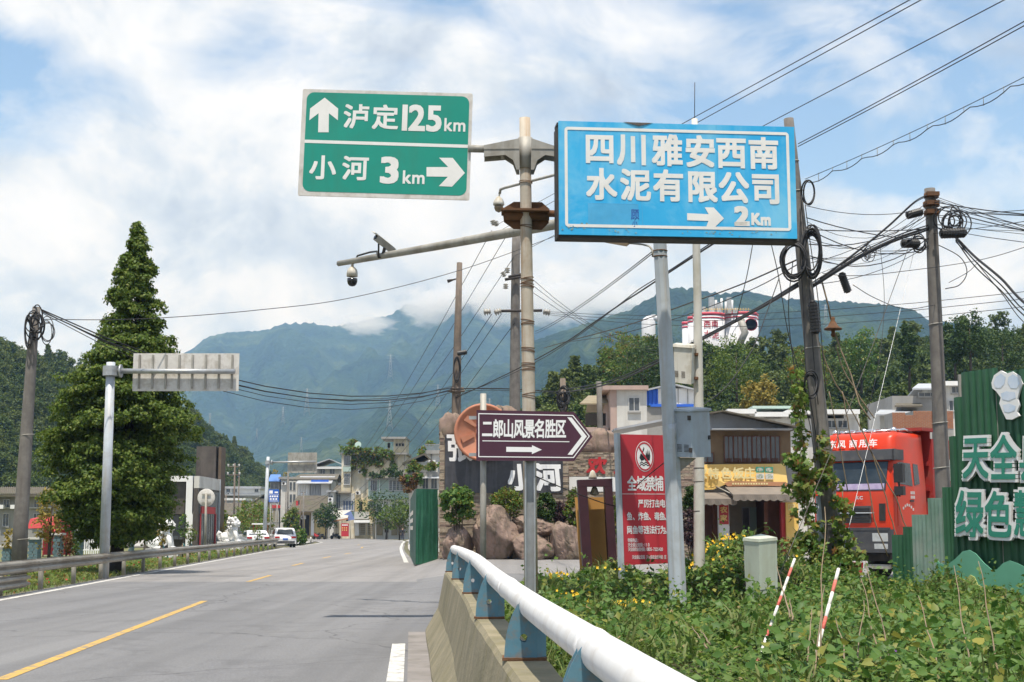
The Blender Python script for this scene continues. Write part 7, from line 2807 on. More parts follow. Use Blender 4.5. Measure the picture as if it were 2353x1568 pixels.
# ---------------------------------------------------------------- marble guardian lions
def lion(label, px, pybase, pytop, D, flip=1):
 b_ = P(px, pybase, D)
 t_ = P(px, pytop, D)
 hgt = t_.z - max(0, b_.z - .5)
 z0 = max(0.0, b_.z - .35)
 o = thing('stone_lion', label, 'statue', (b_.x, D, 0), 'white marble lions')
 k = (t_.z - z0 - .3) / 1.75
 m_ = MB()
 m_.b2(b_.x - .95 * k, b_.x + .95 * k, D - .5 * k, D + .5 * k, 0, z0 + .3)
 m_.build('plinth', 'marble', o)
 z1 = z0 + .3
 m_ = MB()

 def bl(x, y, z, r, sq=(1, 1, 1), amp=.12, n=14, sd=1):
  m_.ball((b_.x + x * k * flip, D + y * k, z1 + z * k), r * k, n, sq, amp, 3, sd)
 bl(-.42, 0, .34, .40, (1.05, .85, .9), .1, sd=2)          # haunch
 bl(-.05, 0, .58, .40, (.95, .8, 1.15), .1, sd=3)          # trunk
 bl(.18, 0, .82, .36, (.9, .85, 1.1), .12, sd=4)           # chest
 for s_ in (-1, 1):
  m_.tube([(b_.x + (.30) * k * flip, D + s_ * .2 * k, z1 + .75 * k), (b_.x + .42 * k * flip, D + s_ * .22 * k, z1 + .35 * k), (b_.x + .45 * k * flip, D + s_ * .22 * k, z1 + .04 * k)], [.15 * k, .12 * k, .13 * k], 10)
  bl(.52, s_ * .22, .07, .13, (1.3, .9, .6), .08, 10, 5)
  bl(-.30, s_ * .3, .08, .15, (1.6, .8, .6), .08, 10, 6)
  bl(-.45, s_ * .26, .28, .26, (1, .6, 1), .05, 12, 7)
 m_.build('body', 'marble', o)
 m_ = MB()
 bl(.26, 0, 1.36, .36, (.95, .95, .98), .1, 16, 8)         # head
 bl(.50, 0, 1.30, .20, (.9, 1.1, .75), .1, 12, 9)          # muzzle
 bl(.50, 0, 1.12, .15, (.9, 1.1, .5), .1, 10, 10)          # jaw
 bl(.62, 0, 1.40, .07, (1, 1.3, .8), .0, 8, 1)             # nose
 for s_ in (-1, 1):
  bl(.48, s_ * .16, 1.49, .08, (1, 1, 1), 0, 8, 1)      # brow
  bl(.2, s_ * .33, 1.52, .1, (.7, .5, 1), .1, 8, 1)     # ear
 m_.build('head', 'marble', o)
 m_ = MB()
 g1 = random.Random(3)
 for q in range(60):                                       # curled mane
  a_ = g1.uniform(0, 6.283)
  z_ = g1.uniform(.75, 1.75)
  r_ = .30 + .1 * math.sin((z_ - .75) * 3.1)
  x_, y_ = .12 + r_ * math.cos(a_), r_ * 1.05 * math.sin(a_)
  if x_ > .38:
   continue
  bl(x_, y_, z_, .10, (1, 1, 1), .1, 7, q)
 m_.build('mane', 'marble', o)
 m_ = MB()
 m_.tube([(b_.x + x * k * flip, D, z1 + z * k) for x, z in ((-.7, .1), (-.92, .25), (-.98, .5), (-.88, .68), (-.76, .6), (-.8, .48))], [.09 * k, .12 * k, .15 * k, .14 * k, .11 * k, .06 * k], 10)
 m_.build('tail', 'marble', o)

lion('nearer white marble lion statue beside the dark hall', 376, 1259, 1192, 78)
lion('farther white marble lion statue behind the white sedan', 531, 1243, 1190, 100)

# ---------------------------------------------------------------- overhead sign masts seen from behind
def mast(label, px, pytop, pybase, D, hw, arm, panel, n_ribs, pmat):
 o = thing('sign_mast', label, 'sign', (P(px, pybase, D).x, D, 0))
 m_ = MB()
 a, b = P(px, pybase, D), P(px + (1176 - px) * .018, pytop, D)
 m_.tube([V(a.x, D, -.05), V(b.x, D, b.z)], [hw * D / 3300 * 1.1, hw * D / 3300 * .95], 16)
 m_.build('pole', 'pole_bluegrey', o)
 m_ = MB()
 c = P(px + (1176 - px) * .0175, arm[1], D)
 m_.tube([c - V(0, 0, .16), c + V(0, 0, .16)], hw * D / 3300 * 1.7, 8, smooth=False)
 m_.tube([c + V(.3, 0, 0), c + V(.36, 0, 0)], .22, 12)
 m_.build('collar', 'galv', o)
 m_ = MB()
 e = P(arm[2], arm[3], D)
 m_.tube([c, V(e.x, D, e.z)], .085, 12)
 m_.build('arm', 'galv', o)
 x0, y0, x1, y1 = panel
 A, B = P(x0, y1, D - .0), P(x1, y0, D - .0)
 m_ = MB()
 m_.b2(A.x, B.x, D + .16, D + .19, A.z, B.z)
 pn = m_.build('panel', pmat, o)
 for i in range(n_ribs):
  m_ = MB()
  x = A.x + (B.x - A.x) * (i + .5) / n_ribs
  m_.b2(x - .03, x + .03, D + .09, D + .158, A.z + .08, B.z - .05)
  m_.build('stiffener', 'galv_dull', pn)
 return o

mast('grey steel mast with the back of a wide blank road sign on the left', 238, 833, 1330, 47, 10.5, (238, 853, 540, 854), (301, 811, 548, 898), 8, 'sign_edge')
mast('distant steel mast with the back of a grey road sign above the parked cars', 606, 1050, 1262, 123, 3.9, (606, 1063, 726, 1061), (660, 1040, 728, 1087), 4, 'galv_dull')
rs = thing('round_sign', 'round road sign seen from behind on a cream post', 'road sign', (P(474, 1290, 82).x, 82, 0))
m = MB()
m.lathe([(.49, 0), (.50, .02), (.48, .03), (.01, .03)][::-1] + [(.49, 0)], P(474, 1144, 82), 32, ax=(0, -1, 0))
m.build('disc', 'sign_edge', rs)
m = MB()
m.tube([V(P(471, 1290, 81.85).x, 81.85, 0), P(473.5, 1134, 81.85)], .065, 10)
m.build('post', 'guard_post', rs)
m = MB()
for yy in (1136, 1155):
 m.box(P(474, yy, 81.92), (.5, .05, .06))
m.build('clamp', 'galv_dull', rs)
ts = thing('tourist_sign', 'small blue information sign with white text near the distant mast', 'road sign', (P(629, 1230, 140).x, 140, 0))
m = MB()
m.prism([P(617.5, 1125, 140), P(641, 1125, 140), P(641, 1154, 140), P(617.5, 1154, 140)], (0, .04, 0))
m.build('panel', 'road_sign_blue', ts)
m = MB()
for x0, y0, x1, y1 in ((619, 1127.5, 627, 1134.5), (631, 1130, 639, 1133.5), (617.6, 1136, 640.9, 1136.6)) + tuple((619.5 + 5.2 * i, 1139, 623.3 + 5.2 * i, 1143) for i in range(4)) + tuple((620 + 6.4 * i, 1145, 624.2 + 6.4 * i, 1149) for i in range(3)) + ((620, 1151, 639, 1152.2),):
 a, b = P(x0, y1, 139.98), P(x1, y0, 139.98)
 m.quad((a.x, 139.985, a.z), (b.x, 139.985, a.z), (b.x, 139.985, b.z), (a.x, 139.985, b.z))
m.build('print', 'paint_pure', ts)
for x0 in (622, 637):
 m = MB()
 c = P(x0, 1154, 140.1)
 m.tube([(c.x, 140.1, 0), (c.x, 140.1, c.z + .8)], .05, 8)
 m.build('post', 'galv_dull', ts)

# ---------------------------------------------------------------- cars and small vehicles
def car(label, px, pyb, D, rz, kind='suv', name='parked_car'):
 b_ = P(px, pyb, D)
 o = thing(name, label, 'car', (b_.x, D, .13 if D > 128 else .02), 'white cars parked in the lay-by', rz)
 L, W, H = (4.6, 1.86, 1.66) if kind == 'suv' else (4.5, 1.78, 1.46)
 # rear at -y
 prof = [(-L / 2, .32), (-L / 2 - .02, .75), (-L / 2 + .06, 1.0), (-L / 2 + .2, 1.08), (-L / 2 + (.45 if kind == 'suv' else .9), H - .06), (-L / 2 + 1.2, H), (.3, H - .02), (1.0, 1.06), (L / 2 - .25, .88), (L / 2, .6), (L / 2 - .04, .32)]
 m_ = MB()
 rows = []
 for f, wz in ((-1, 0), (-.96, .02), (-.6, .05), (0, .07), (.6, .05), (.96, .02), (1, 0)):
  row = []
  for y_, z_ in prof:
   w_ = W / 2 * (1 if z_ < 1.02 else 1 - (z_ - 1.02) * .28)
   row.append((f * w_, y_, z_ + (wz if z_ > .9 else 0) * .4))
  rows.append(row)
 vs_ = [p for r_ in rows for p in r_]
 k_ = len(prof)
 m_.add(vs_, [(i * k_ + j, i * k_ + j + 1, (i + 1) * k_ + j + 1, (i + 1) * k_ + j) for i in range(6) for j in range(k_ - 1)] + [tuple(range(k_))[::-1], tuple(6 * k_ + j for j in range(k_))] + [(0, k_, 2 * k_, 3 * k_, 4 * k_, 5 * k_, 6 * k_, 6 * k_ + k_ - 1, 5 * k_ + k_ - 1, 4 * k_ + k_ - 1, 3 * k_ + k_ - 1, 2 * k_ + k_ - 1, k_ + k_ - 1, k_ - 1)], False)
 body = m_.build('body', 'car_white', o, world=False)

 def bx(nm, c, d, mt, par=None):
  q = MB()
  q.box(c, d)
  return q.build(nm, mt, par or o, world=False)
 ym, yb = (-L / 2 + .32, -L / 2 + .9) if kind == 'suv' else (-L / 2 + .5, -L / 2 + .9)
 q = MB()
 y0, z0, y1, z1 = -L / 2 + .2, 1.12, -L / 2 + (.44 if kind == 'suv' else .88), H - .10
 q.hexa([(-.72, y0 - .02, z0), (.72, y0 - .02, z0), (.72, y0 + .03, z0), (-.72, y0 + .03, z0), (-.62, y1 - .02, z1), (.62, y1 - .02, z1), (.62, y1 + .03, z1), (-.62, y1 + .03, z1)])
 q.build('rear_window', 'glass_dark', o, world=False)
 for s_ in (-1, 1):
  q = MB()
  q.hexa([(s_ * .925 - .0, -L / 2 + .7, 1.06), (s_ * .925, .9, 1.06), (s_ * .90, .9, 1.06), (s_ * .90, -L / 2 + .7, 1.06), (s_ * .80, -L / 2 + 1.0, H - .1), (s_ * .80, .3, H - .1), (s_ * .77, .3, H - .1), (s_ * .77, -L / 2 + 1.0, H - .1)])
  q.build('side_window', 'glass_dark', o, world=False)
  bx('tail_light', (s_ * .7, -L / 2 - .005, .88), (.4, .1, .13), 'tail_red')
  bx('mirror', (s_ * 1.0, .75, 1.08), (.2, .12, .15), 'car_white')
  for yy in (-L / 2 + .85, L / 2 - .9):
   q = MB()
   q.lathe([(.02, -.1), (.31, -.1), (.33, -.06), (.33, .06), (.31, .1), (.02, .1)], (s_ * (W / 2 - .1), yy, .33), 18, ax=(1, 0, 0))
   wh = q.build('wheel', 'tyre', o, world=False)
   q = MB()
   q.lathe([(.02, -.11), (.19, -.11), (.2, 0), (.19, .11), (.02, .11)], (s_ * (W / 2 - .1), yy, .33), 14, ax=(1, 0, 0))
   q.build('rim', 'galv', wh, world=False)
 bx('number_plate', (0, -L / 2 - .03, .72), (.44, .03, .14), 'road_sign_blue')
 bx('rear_bumper', (0, -L / 2 - .01, .45), (1.6, .08, .22), 'truck_grey')
 q = MB()
 q.hexa([(-.7, .98, 1.1), (.7, .98, 1.1), (.7, 1.02, 1.1), (-.7, 1.02, 1.1), (-.6, .36, H - .09), (.6, .36, H - .09), (.6, .4, H - .07), (-.6, .4, H - .07)])
 q.build('windscreen', 'glass_dark', o, world=False)
 return o

car('white car with red tail lights parked by the end of the guard rail', 650, 1259, 127, R(14), 'suv')
car('white sedan parked in front of the farther marble lion', 512, 1252, 112, R(-20), 'sedan')
car('white car partly hidden by the distant sign mast', 584, 1254, 120, R(18), 'sedan')
tr = thing('vendor_tricycle', 'red cargo tricycle with a white roof behind the parked cars', 'tricycle', (P(597, 1240, 132).x, 132, .13))
b_ = tr.location
m = MB()
m.b2(b_.x - .55, b_.x + .55, 131.4, 133.2, .55, 1.0)
m.build('cargo_box', 'banner_red', tr)
m = MB()
m.b2(b_.x - .62, b_.x + .62, 131.2, 133.4, 2.0, 2.12)
m.build('roof', 'paint_pure', tr)
for x_, y_ in ((-.5, 131.4), (.5, 131.4), (-.5, 133.2), (.5, 133.2)):
 m = MB()
 m.tube([(b_.x + x_, y_, .8), (b_.x + x_, y_, 2.02)], .03, 6)
 m.build('roof_post', 'banner_red', tr)
for x_, y_ in ((-.5, 131.8), (.5, 131.8), (0, 134)):
 m = MB()
 m.lathe([(.02, -.05), (.28, -.05), (.28, .05), (.02, .05)], (b_.x + x_, y_, .42), 16, ax=(1, 0, 0))
 m.build('wheel', 'tyre', tr)

def motorbike(label, px, py, D, mt, rz):
 b1 = P(px, py, D)
 o = thing('motorbike', label, 'motorbike', (b1.x, D, .02), 'motorbikes parked by the shops', rz)
 for y_ in (-.62, .62):
  m_ = MB()
  m_.lathe([(.2, -.05), (.29, -.05), (.3, 0), (.29, .05), (.2, .05)], (0, y_, .3), 16, ax=(1, 0, 0))
  m_.build('wheel', 'tyre', o, world=False)
 m_ = MB()
 m_.tube([(0, .62, .3), (0, .42, .75), (0, .34, 1.0)], .05, 8)
 m_.tube([(-.32, .3, 1.02), (0, .36, 1.0), (.32, .3, 1.02)], .025, 6)
 m_.build('fork', 'dark_frame', o, world=False)
 m_ = MB()
 m_.ball((0, .0, .58), .3, 12, (.55, 1.7, .75), .1, 2, 3)
 m_.ball((0, .42, .75), .22, 12, (.9, .5, 1.2), .05, 2, 4)
 m_.build('body', mt, o, world=False)
 m_ = MB()
 m_.ball((0, -.25, .8), .26, 12, (.6, 1.5, .3), 0)
 m_.build('seat', 'tyre', o, world=False)
 return o

motorbike('dark motorbike parked beside the shop awning', 738, 1229, 222, 'tyre', R(60))
motorbike('red motorbike parked left of the shop awning', 728, 1229, 221, 'banner_red', R(50))
motorbike('black scooter standing under the striped awning', 771, 1226, 228, 'truck_grey', R(75))

aw = thing('shop_awning', 'sagging grey and orange tarpaulin awning over the shopfront', 'awning', (P(782, 1230, 230).x, 230, 0))
m = MB()
m.add([P(748, 1198, 226), P(798, 1192, 226), P(806, 1172, 232), P(774, 1174, 232)], [(0, 1, 2, 3)])
m.add([P(748, 1199, 226), P(798, 1193, 226), P(806, 1173, 232), P(774, 1175, 232)], [(3, 2, 1, 0)])
m.build('tarpaulin', 'tarp', aw)
m = MB()
m.hexa([P(768, 1199, 225.8), P(800, 1194, 225.8), P(800, 1194, 228), P(768, 1199, 228), P(766, 1197, 225.8), P(800, 1190, 225.8), P(800, 1190, 228), P(766, 1197, 228)])
m.build('orange_flap', 'tarp_orange', aw)
m = MB()
m.hexa([P(796, 1198, 227), P(815, 1194, 227), P(815, 1194, 230), P(796, 1198, 230), P(790, 1183, 229), P(806, 1174, 229), P(806, 1174, 231), P(790, 1183, 231)])
m.build('blue_flap', 'tarp_blue', aw)
for x_ in (752, 786, 806):
 m = MB()
 c = P(x_, 1196, 226.5)
 m.tube([(c.x, 226.5, 0), c], .05, 6)
 m.build('post', 'galv_dull', aw)
ad = thing('advert_stand', 'upright red and yellow advertising stand outside the shops', 'sign', (P(792, 1233, 224).x, 224, 0))
m = MB()
m.prism([P(784, 1203, 224), P(801, 1203, 224), P(801, 1233, 224), P(784, 1233, 224)], (0, .25, 0))
m.build('panel', 'red_board', ad)
for nm, mt, rows in (('white_print', 'paint_pure', ((1205.5, 4, 3.4),)), ('yellow_print', 'banner_yellow', ((1212, 3, 3), (1217, 3, 3)))):
 m = MB()
 for y_, k_, w_ in rows:
  for q in range(k_):
   a, b = P(786 + q * 13.5 / k_, y_ + 3, 223.98), P(786 + q * 13.5 / k_ + w_ * .8, y_, 223.98)
   m.b2(a.x, b.x, 223.975, 223.99, a.z, b.z)
 m.build(nm, mt, ad)['kind'] = 'stuff'

# ---------------------------------------------------------------- people on the street
def person(label, px, D, h, top, legs, stride=.16, rz=0, skin=(.5, .33, .24)):
 x = P(px, 1240, D).x
 mat('cloth_' + top, {'black': (.02, .02, .025), 'pink': (.35, .18, .17), 'grey': (.2, .2, .2)}[top])
 mat('cloth_' + legs, {'black': (.02, .02, .025), 'navy': (.03, .035, .06)}[legs])
 mat('skin', skin)
 mat('hair', (.015, .013, .012))
 o = thing('person', label, 'person', (x, D, .02), None, rz)
 k = h / 1.72
 me = bpy.data.meshes.new('figure')
 J = [(0, 0, .95), (0, 0, 1.15), (0, 0, 1.38), (0, -.01, 1.5), (0, -.02, 1.62), (0, -.02, 1.72),
         (.10, 0, .90), (.11, -stride, .5), (.11, -stride * .9, .09), (.12, -stride * .9 - .14, .04),
         (-.10, 0, .90), (-.11, stride, .5), (-.11, stride * 1.2, .09), (-.12, stride * 1.2 - .14, .04),
         (.20, 0, 1.40), (.26, .04, 1.13), (.24, -.10, .90), (.23, -.14, .82), (-.20, 0, 1.40), (-.26, .0, 1.13), (-.24, -.14, .92), (-.23, -.18, .84)]
 E = [(0, 1), (1, 2), (2, 3), (3, 4), (4, 5), (0, 6), (6, 7), (7, 8), (8, 9), (0, 10), (10, 11), (11, 12), (12, 13), (2, 14), (14, 15), (15, 16), (16, 17), (2, 18), (18, 19), (19, 20), (20, 21)]
 rad = [.15, .135, .15, .06, .105, .08, .105, .07, .05, .045, .105, .07, .05, .045, .07, .05, .04, .035, .07, .05, .04, .035]
 me.from_pydata([(a * k, b * k, c * k) for a, b, c in J], E, [])
 for mm_ in ('cloth_' + top, 'cloth_' + legs, 'skin', 'hair'):
  me.materials.append(MATS[mm_])
 t_ = bpy.data.objects.new('figure', me)
 C.objects.link(t_)
 sk = t_.modifiers.new('skin', 'SKIN')
 sk.use_smooth_shade = True
 for i, v in enumerate(me.skin_vertices[0].data):
  v.radius = (rad[i] * k, rad[i] * k * (.72 if i < 3 else 1))
  v.use_root = i == 0
 t_.modifiers.new('sub', 'SUBSURF').levels = 1
 t_.modifiers['sub'].render_levels = 1
 dg = bpy.context.evaluated_depsgraph_get()
 ev = bpy.data.meshes.new_from_object(t_.evaluated_get(dg))
 C.objects.unlink(t_)
 bpy.data.objects.remove(t_)
 ev.materials.clear()
 for mm_ in ('cloth_' + top, 'cloth_' + legs, 'skin', 'hair'):
  ev.materials.append(MATS[mm_])
 for p in ev.polygons:
  z = p.center.z / k
  xx = abs(p.center.x) / k
  p.material_index = 0 if (.93 < z < 1.47) else (1 if z <= .93 and xx < .2 else 2)
  if z > 1.66 or (z > 1.56 and p.center.y / k > 0):
   p.material_index = 3
 ob = bpy.data.objects.new('figure', ev)
 C.objects.link(ob)
 ob.parent = o
 return o

person('person in dark clothes walking along the right road edge', 925, 197, 1.74, 'black', 'navy')
bike_r = person('person in a pink top wheeling a bicycle on the far street', 685, 196, 1.6, 'pink', 'black', .1)
bk = thing('bicycle', 'bicycle pushed by the person in pink on the far street', 'bicycle', (P(687, 1240, 196).x + .35, 196, .02))
bx_ = bk.location
for dy in (-.5, .5):
 m = MB()
 m.tube([(bx_.x, 196 + dy + .32 * math.cos(a), .35 + .32 * math.sin(a)) for a in np.linspace(0, 6.283, 18)], .02, 5, caps=False)
 m.build('wheel', 'tyre', bk)
m = MB()
m.tube([(bx_.x, 195.5, .35), (bx_.x, 195.65, .85), (bx_.x, 196.25, .8), (bx_.x, 196.5, .35)], .02, 6)
m.tube([(bx_.x, 195.65, .85), (bx_.x, 196.1, .35), (bx_.x, 196.25, .8)], .02, 6)
m.tube([(bx_.x - .25, 195.6, 1.0), (bx_.x, 195.62, 1.02), (bx_.x + .25, 195.6, 1.0)], .015, 6)
m.build('frame', 'dark_frame', bk)
m = MB()
m.ball((bx_.x, 196.3, .88), .1, 8, (.7, 1.3, .5))
m.build('saddle', 'tyre', bk)

# town poles
for i, (px, t, b, D, hw, lab) in enumerate(((660, 1085, 1232, 205, 2.6, 'tall concrete pole before the tall grey house'), (696, 1132, 1244, 186, 1.9, 'slim concrete pole standing on the kerb of the bend'), (688, 1150, 1228, 214, 1.8, 'slim pole carrying a small red lamp box'), (537, 1065, 1235, 230, 2.3, 'timber power pole with two crossarms left of the town'), (547, 1080, 1235, 260, 1.4, 'thinner power pole behind the two-armed one'), (655, 1130, 1232, 215, 1.5, 'thin grey lamp post left of the tall grey house'), (517, 1137, 1200, 300, 1.6, 'thin post beside the grey walled house'), (621, 1160, 1240, 190, 1.6, 'short timber pole in front of the shutters'))):
 o = thing('street_pole', lab, 'pole', (P(px, b, D).x, D, 0))
 m = MB()
 a, c = P(px, b, D), P(px + (1176 - px) * .004, t, D)
 m.tube([V(a.x, D, -.05), c], [hw * D / 3300, hw * D / 3300 * .8], 10)
 m.build('shaft', 'conc_pole' if i in (0, 1, 5) else 'wood_pole', o)
 if i == 3:
  for yy, wd in ((1073, 26), (1092, 28)):
   m = MB()
   m.tube([P(px - wd / 2, yy, D), P(px + wd / 2, yy, D)], .08, 6)
   m.build('crossarm', 'wood_pole', o)
   for q in (-.48, 0, .48):
    m = MB()
    insul(m, P(px + wd * q, yy - 1, D), (0, 0, 1), 2)
    m.build('insulator', 'plaster_paint_white', o)
 if i == 1:
  m = MB()
  m.tube([P(691, 1132, D), P(702, 1132, D)], .05, 6)
  m.build('crossarm', 'conc_pole', o)
 if i == 2:
  m = MB()
  m.prism([P(680, 1151, D), P(685, 1151, D), P(685, 1162, D), P(680, 1162, D)], (0, .3, 0))
  m.build('lamp_box', 'banner_red', o)
  m = MB()
  m.prism([P(685.3, 1150, D), P(691, 1150, D), P(691, 1160, D), P(685.3, 1160, D)], (0, .3, 0))
  m.build('signal_box', 'dark_frame', o)

# low bollards on the kerb
for px in (698, 714):
 o = G(px, 1247, .13)
 m = MB()
 m.lathe([(.11, 0), (.1, .5), (.06, .6), (.01, .61)], (o.x, o.y, .13), 10)
 tag(m.build('bollard', 'plaster_white'), 'small pale bollard on the kerb of the bend', 'bollard', 'bollards on the bend')

# ---------------------------------------------------------------- green netting fence beside the monument
mat('netting', (.018, .105, .06), (.028, .15, .085), 22, .85, .6, 40, dirt=(.07, .21, .14), dsc=1.1, damt=.6)
mat('fence_side', (.06, .11, .095), (.08, .13, .11), 1, .7)
nf = thing('netting_fence', 'site fence draped in bright green netting left of the monument', 'fence', (P(975, 1286, 62.5).x, 62.5, .2))
m = MB()
A, B = P(955, 1284, 62.0), P(1005, 1284, 63)
vs_, nu_, nv_ = [], 30, 12
for j in range(nv_):
 for i in range(nu_):
  t = i / (nu_ - 1)
  p = A.lerp(B, t)
  z = .1 + (P(980, 1124, 62.5).z - .1) * j / (nv_ - 1)
  vs_.append((p.x, p.y + .06 * mn.noise(V(t * 14 + .5 * j * t, j * .25, 0)) + .08 * abs(mn.noise(V(t * 4 + j * .3, j * .35, 3))), z))
m.add(vs_, [(j * nu_ + i, j * nu_ + i + 1, (j + 1) * nu_ + i + 1, (j + 1) * nu_ + i) for j in range(nv_ - 1) for i in range(nu_ - 1)], True)
m.build('netting', 'netting', nf)
m = MB()
A2 = P(944, 1262, 84)
corr(m, (A2.x, 84), (A.x, A.y), .1, P(950, 1135, 70).z, .3, .06)
m.build('side_sheet', 'fence_side', nf)
m = MB()
for t in (0, .5, 1):
 p = A.lerp(B, t)
 m.tube([(p.x, p.y + .16, 0), (p.x, p.y + .16, P(980, 1126, 62.5).z)], .04, 6)
m.build('posts', 'galv_dull', nf)
u_ = (Vector((A.x, A.y, 0)) - Vector((A2.x, A2.y, 0))).normalized()
m = MB()
for i in range(3):
 q = A2.lerp(A, .35 + .2 * i)
 for dz_ in (-.35, 0, .35):
  m.ob(V(q.x - .1, q.y, 2.0 + dz_), u_ * .9, (.02, 0, 0), (0, 0, .09))
m.build('faded_print', 'sign_edge', nf)['kind'] = 'stuff'

# ---------------------------------------------------------------- restaurant on the right
D = 66.0
h = House('restaurant', 'two-storey restaurant with a yellow signboard and grey awnings', 1715, 1250, D, cat='restaurant')
mat('wall_olive', (.23, .16, .095), (.18, .125, .075), 2, .9, .1)
h.block(1632, 1816, 990, 1067, 6, 'wall_olive', 'upper_wall', .3)
h.block(1592, 1632, 1010, 1067, 6, 'wall_olive', 'upper_side', .32)
h.block(1586, 1830, 1067.3, 1132, 6, 'plaster_grey', 'middle_wall', .25)
h.block(1586, 1640, 1132.3, 1262, 6, 'wood_red', 'left_wall', .9, True)
h.block(1760, 1800, 1132.3, 1262, 6, 'wood_red', 'inner_wall', 1.1, True)
h.block(1800.3, 1828, 1132.3, 1262, 6, 'plaster_cream', 'right_wall', .5, True)
h.block(1640.3, 1759.7, 1132.3, 1262, .2, 'plaster_cream', 'back_wall', 3.6, True)
h.block(1640.3, 1759.7, 1225, 1262, .3, 'wood_brown', 'dado', 3.2, True)
m = MB()
a, b = P(1631, 990, D), P(1814, 990, D)
apx = P(1662, 948, D)
m.prism([V(a.x, D, a.z), V(b.x, D, b.z - .0), P(1814, 978, D), apx, P(1631, 953, D)], (0, .12, 0))
m.b2(a.x, b.x, D - .75, D - .002, a.z, a.z + .05)
m.build('gable', 'roof_metal', h.o)
m = MB()
for q in range(36):
 t = (q + .5) / 36
 x = 1633 + 180 * t
 top = np.interp(x, [1631, 1662, 1814], [953, 948, 978])
 c0, c1 = P(x, 988, D - .015), P(x, top + 2, D - .015)
 m.tube([c0, c1], .022, 4, caps=False)
o_ = m.build('gable_ribs', 'roof_metal', h.o)
o_['kind'] = 'stuff'
m = MB()
for x0, y0, x1, y1 in ((1625, 952, 1662, 946), (1662.3, 946, 1840, 984)):
 p0, p1 = P(x0, y0, D - .9), P(x1, y1, D - .9)
 m.hexa([p0, p1, p1 + V(0, 6, 0), p0 + V(0, 6, 0), p0 + V(0, 0, .07), p1 + V(0, 0, .07), p1 + V(0, 6, .07), p0 + V(0, 6, .07)])
m.build('roof', 'roof_tile', h.o)
m = MB()
p0, p1 = P(1411, 990, D - .2), P(1532, 966, D - .2)
m.hexa([p0, p1, p1 + V(0, 4, 0), p0 + V(0, 4, 0), p0 + V(0, 0, .1), p1 + V(0, 0, .1), p1 + V(0, 4, .1), p0 + V(0, 4, .1)])
m.build('lean_to_roof', 'roof_metal', h.o)
m = MB()
p0, p1 = P(1530, 966, D - .2), P(1640, 952, D - .2)
m.hexa([p0, p1, p1 + V(0, 4, 0), p0 + V(0, 4, 0), p0 + V(0, 0, .1), p1 + V(0, 0, .1), p1 + V(0, 4, .1), p0 + V(0, 4, .1)])
m.build('lean_to_roof', 'roof_metal', h.o)
for i in range(6):
 x0 = 1664 + i * 21.4
 w_ = h.win(x0, x0 + 20.6, 1002, 1063, .28, 2, 'wood_red', 'window_glass', False)
 m = MB()
 for q in range(4):
  c = P(x0 + 4 + q * 4.2, 1058, D + .2)
  m.box(c, (.03, .02, .2))
  c = P(x0 + 10.3, 1054 + q * 2.6, D + .2)
  m.box(c, (.26, .02, .02))
 m.build('lattice', 'wood_red', w_)
h.win(1596, 1640, 1040, 1064, .3, 3, 'wood_red', 'window_glass', False)
# signboard
m = MB()
pts = [P(1586, 1068, D - .1), P(1804, 1066, D - .1), P(1810, 1110, D - .25), P(1776, 1117, D - .3), P(1668, 1113, D - .3), P(1640, 1125, D - .2), P(1586, 1128, D - .15)]
m.prism(pts, (0, .03, 0))
sb_ = m.build('signboard', 'banner_yellow', h.o)
sz = Plane(P(1586, 1067, D - .31), P(1806, 1066, D - .31), P(1806, 1117, D - .31), P(1586, 1117, D - .31))
m = MB()
for ch, x in zip('农家特色饭庄', (1589, 1612, 1640, 1669, 1697, 1722)):
 sz.char(m, ch, x, 1089 - (x > 1660), 26, 27, .03, z=.005)
m.build('lettering', 'banner_pale', sb_)
m = MB()
pts = [P(1664, 1110, D - .34), P(1680, 1106, D - .34), P(1806, 1108, D - .34), P(1812, 1118, D - .34), P(1780, 1117, D - .34), P(1672, 1118, D - .34)]
m.prism(pts, (0, .01, 0))
m.build('red_strip', 'tarp_orange', sb_)
m = MB()
for i in range(14):
 a = sz.at(1684 + i * 6, 1112)
 sz.slab(m, [(a[0] - .04, a[1] - .04), (a[0] + .04, a[1] - .04), (a[0] + .04, a[1] + .04), (a[0] - .04, a[1] + .04)], .044, .047)
m.build('small_print', 'banner_pale', sb_)['kind'] = 'stuff'
mat('dish_food', (.10, .18, .08), (.6, .6, .55), 14, .5)
for i, (x, y) in enumerate(((1746, 1080), (1767, 1080), (1747, 1095), (1768, 1095))):
 cx0, cy0 = sz.at(x, y)
 m = MB()
 sz.slab(m, [(cx0 - .18, cy0 - .13), (cx0 + .18, cy0 - .13), (cx0 + .18, cy0 + .13), (cx0 - .18, cy0 + .13)], .002, .006)
 ph = m.build('dish_photo', 'letter_green' if i < 2 else 'sign_edge', sb_)
 m = MB()
 m.add([sz.p(cx0 + .14 * math.cos(t), cy0 + .095 * math.sin(t), .009) for t in np.linspace(0, 6.283, 20, False)], [tuple(range(20))])
 m.build('dish', 'dish_food', ph)

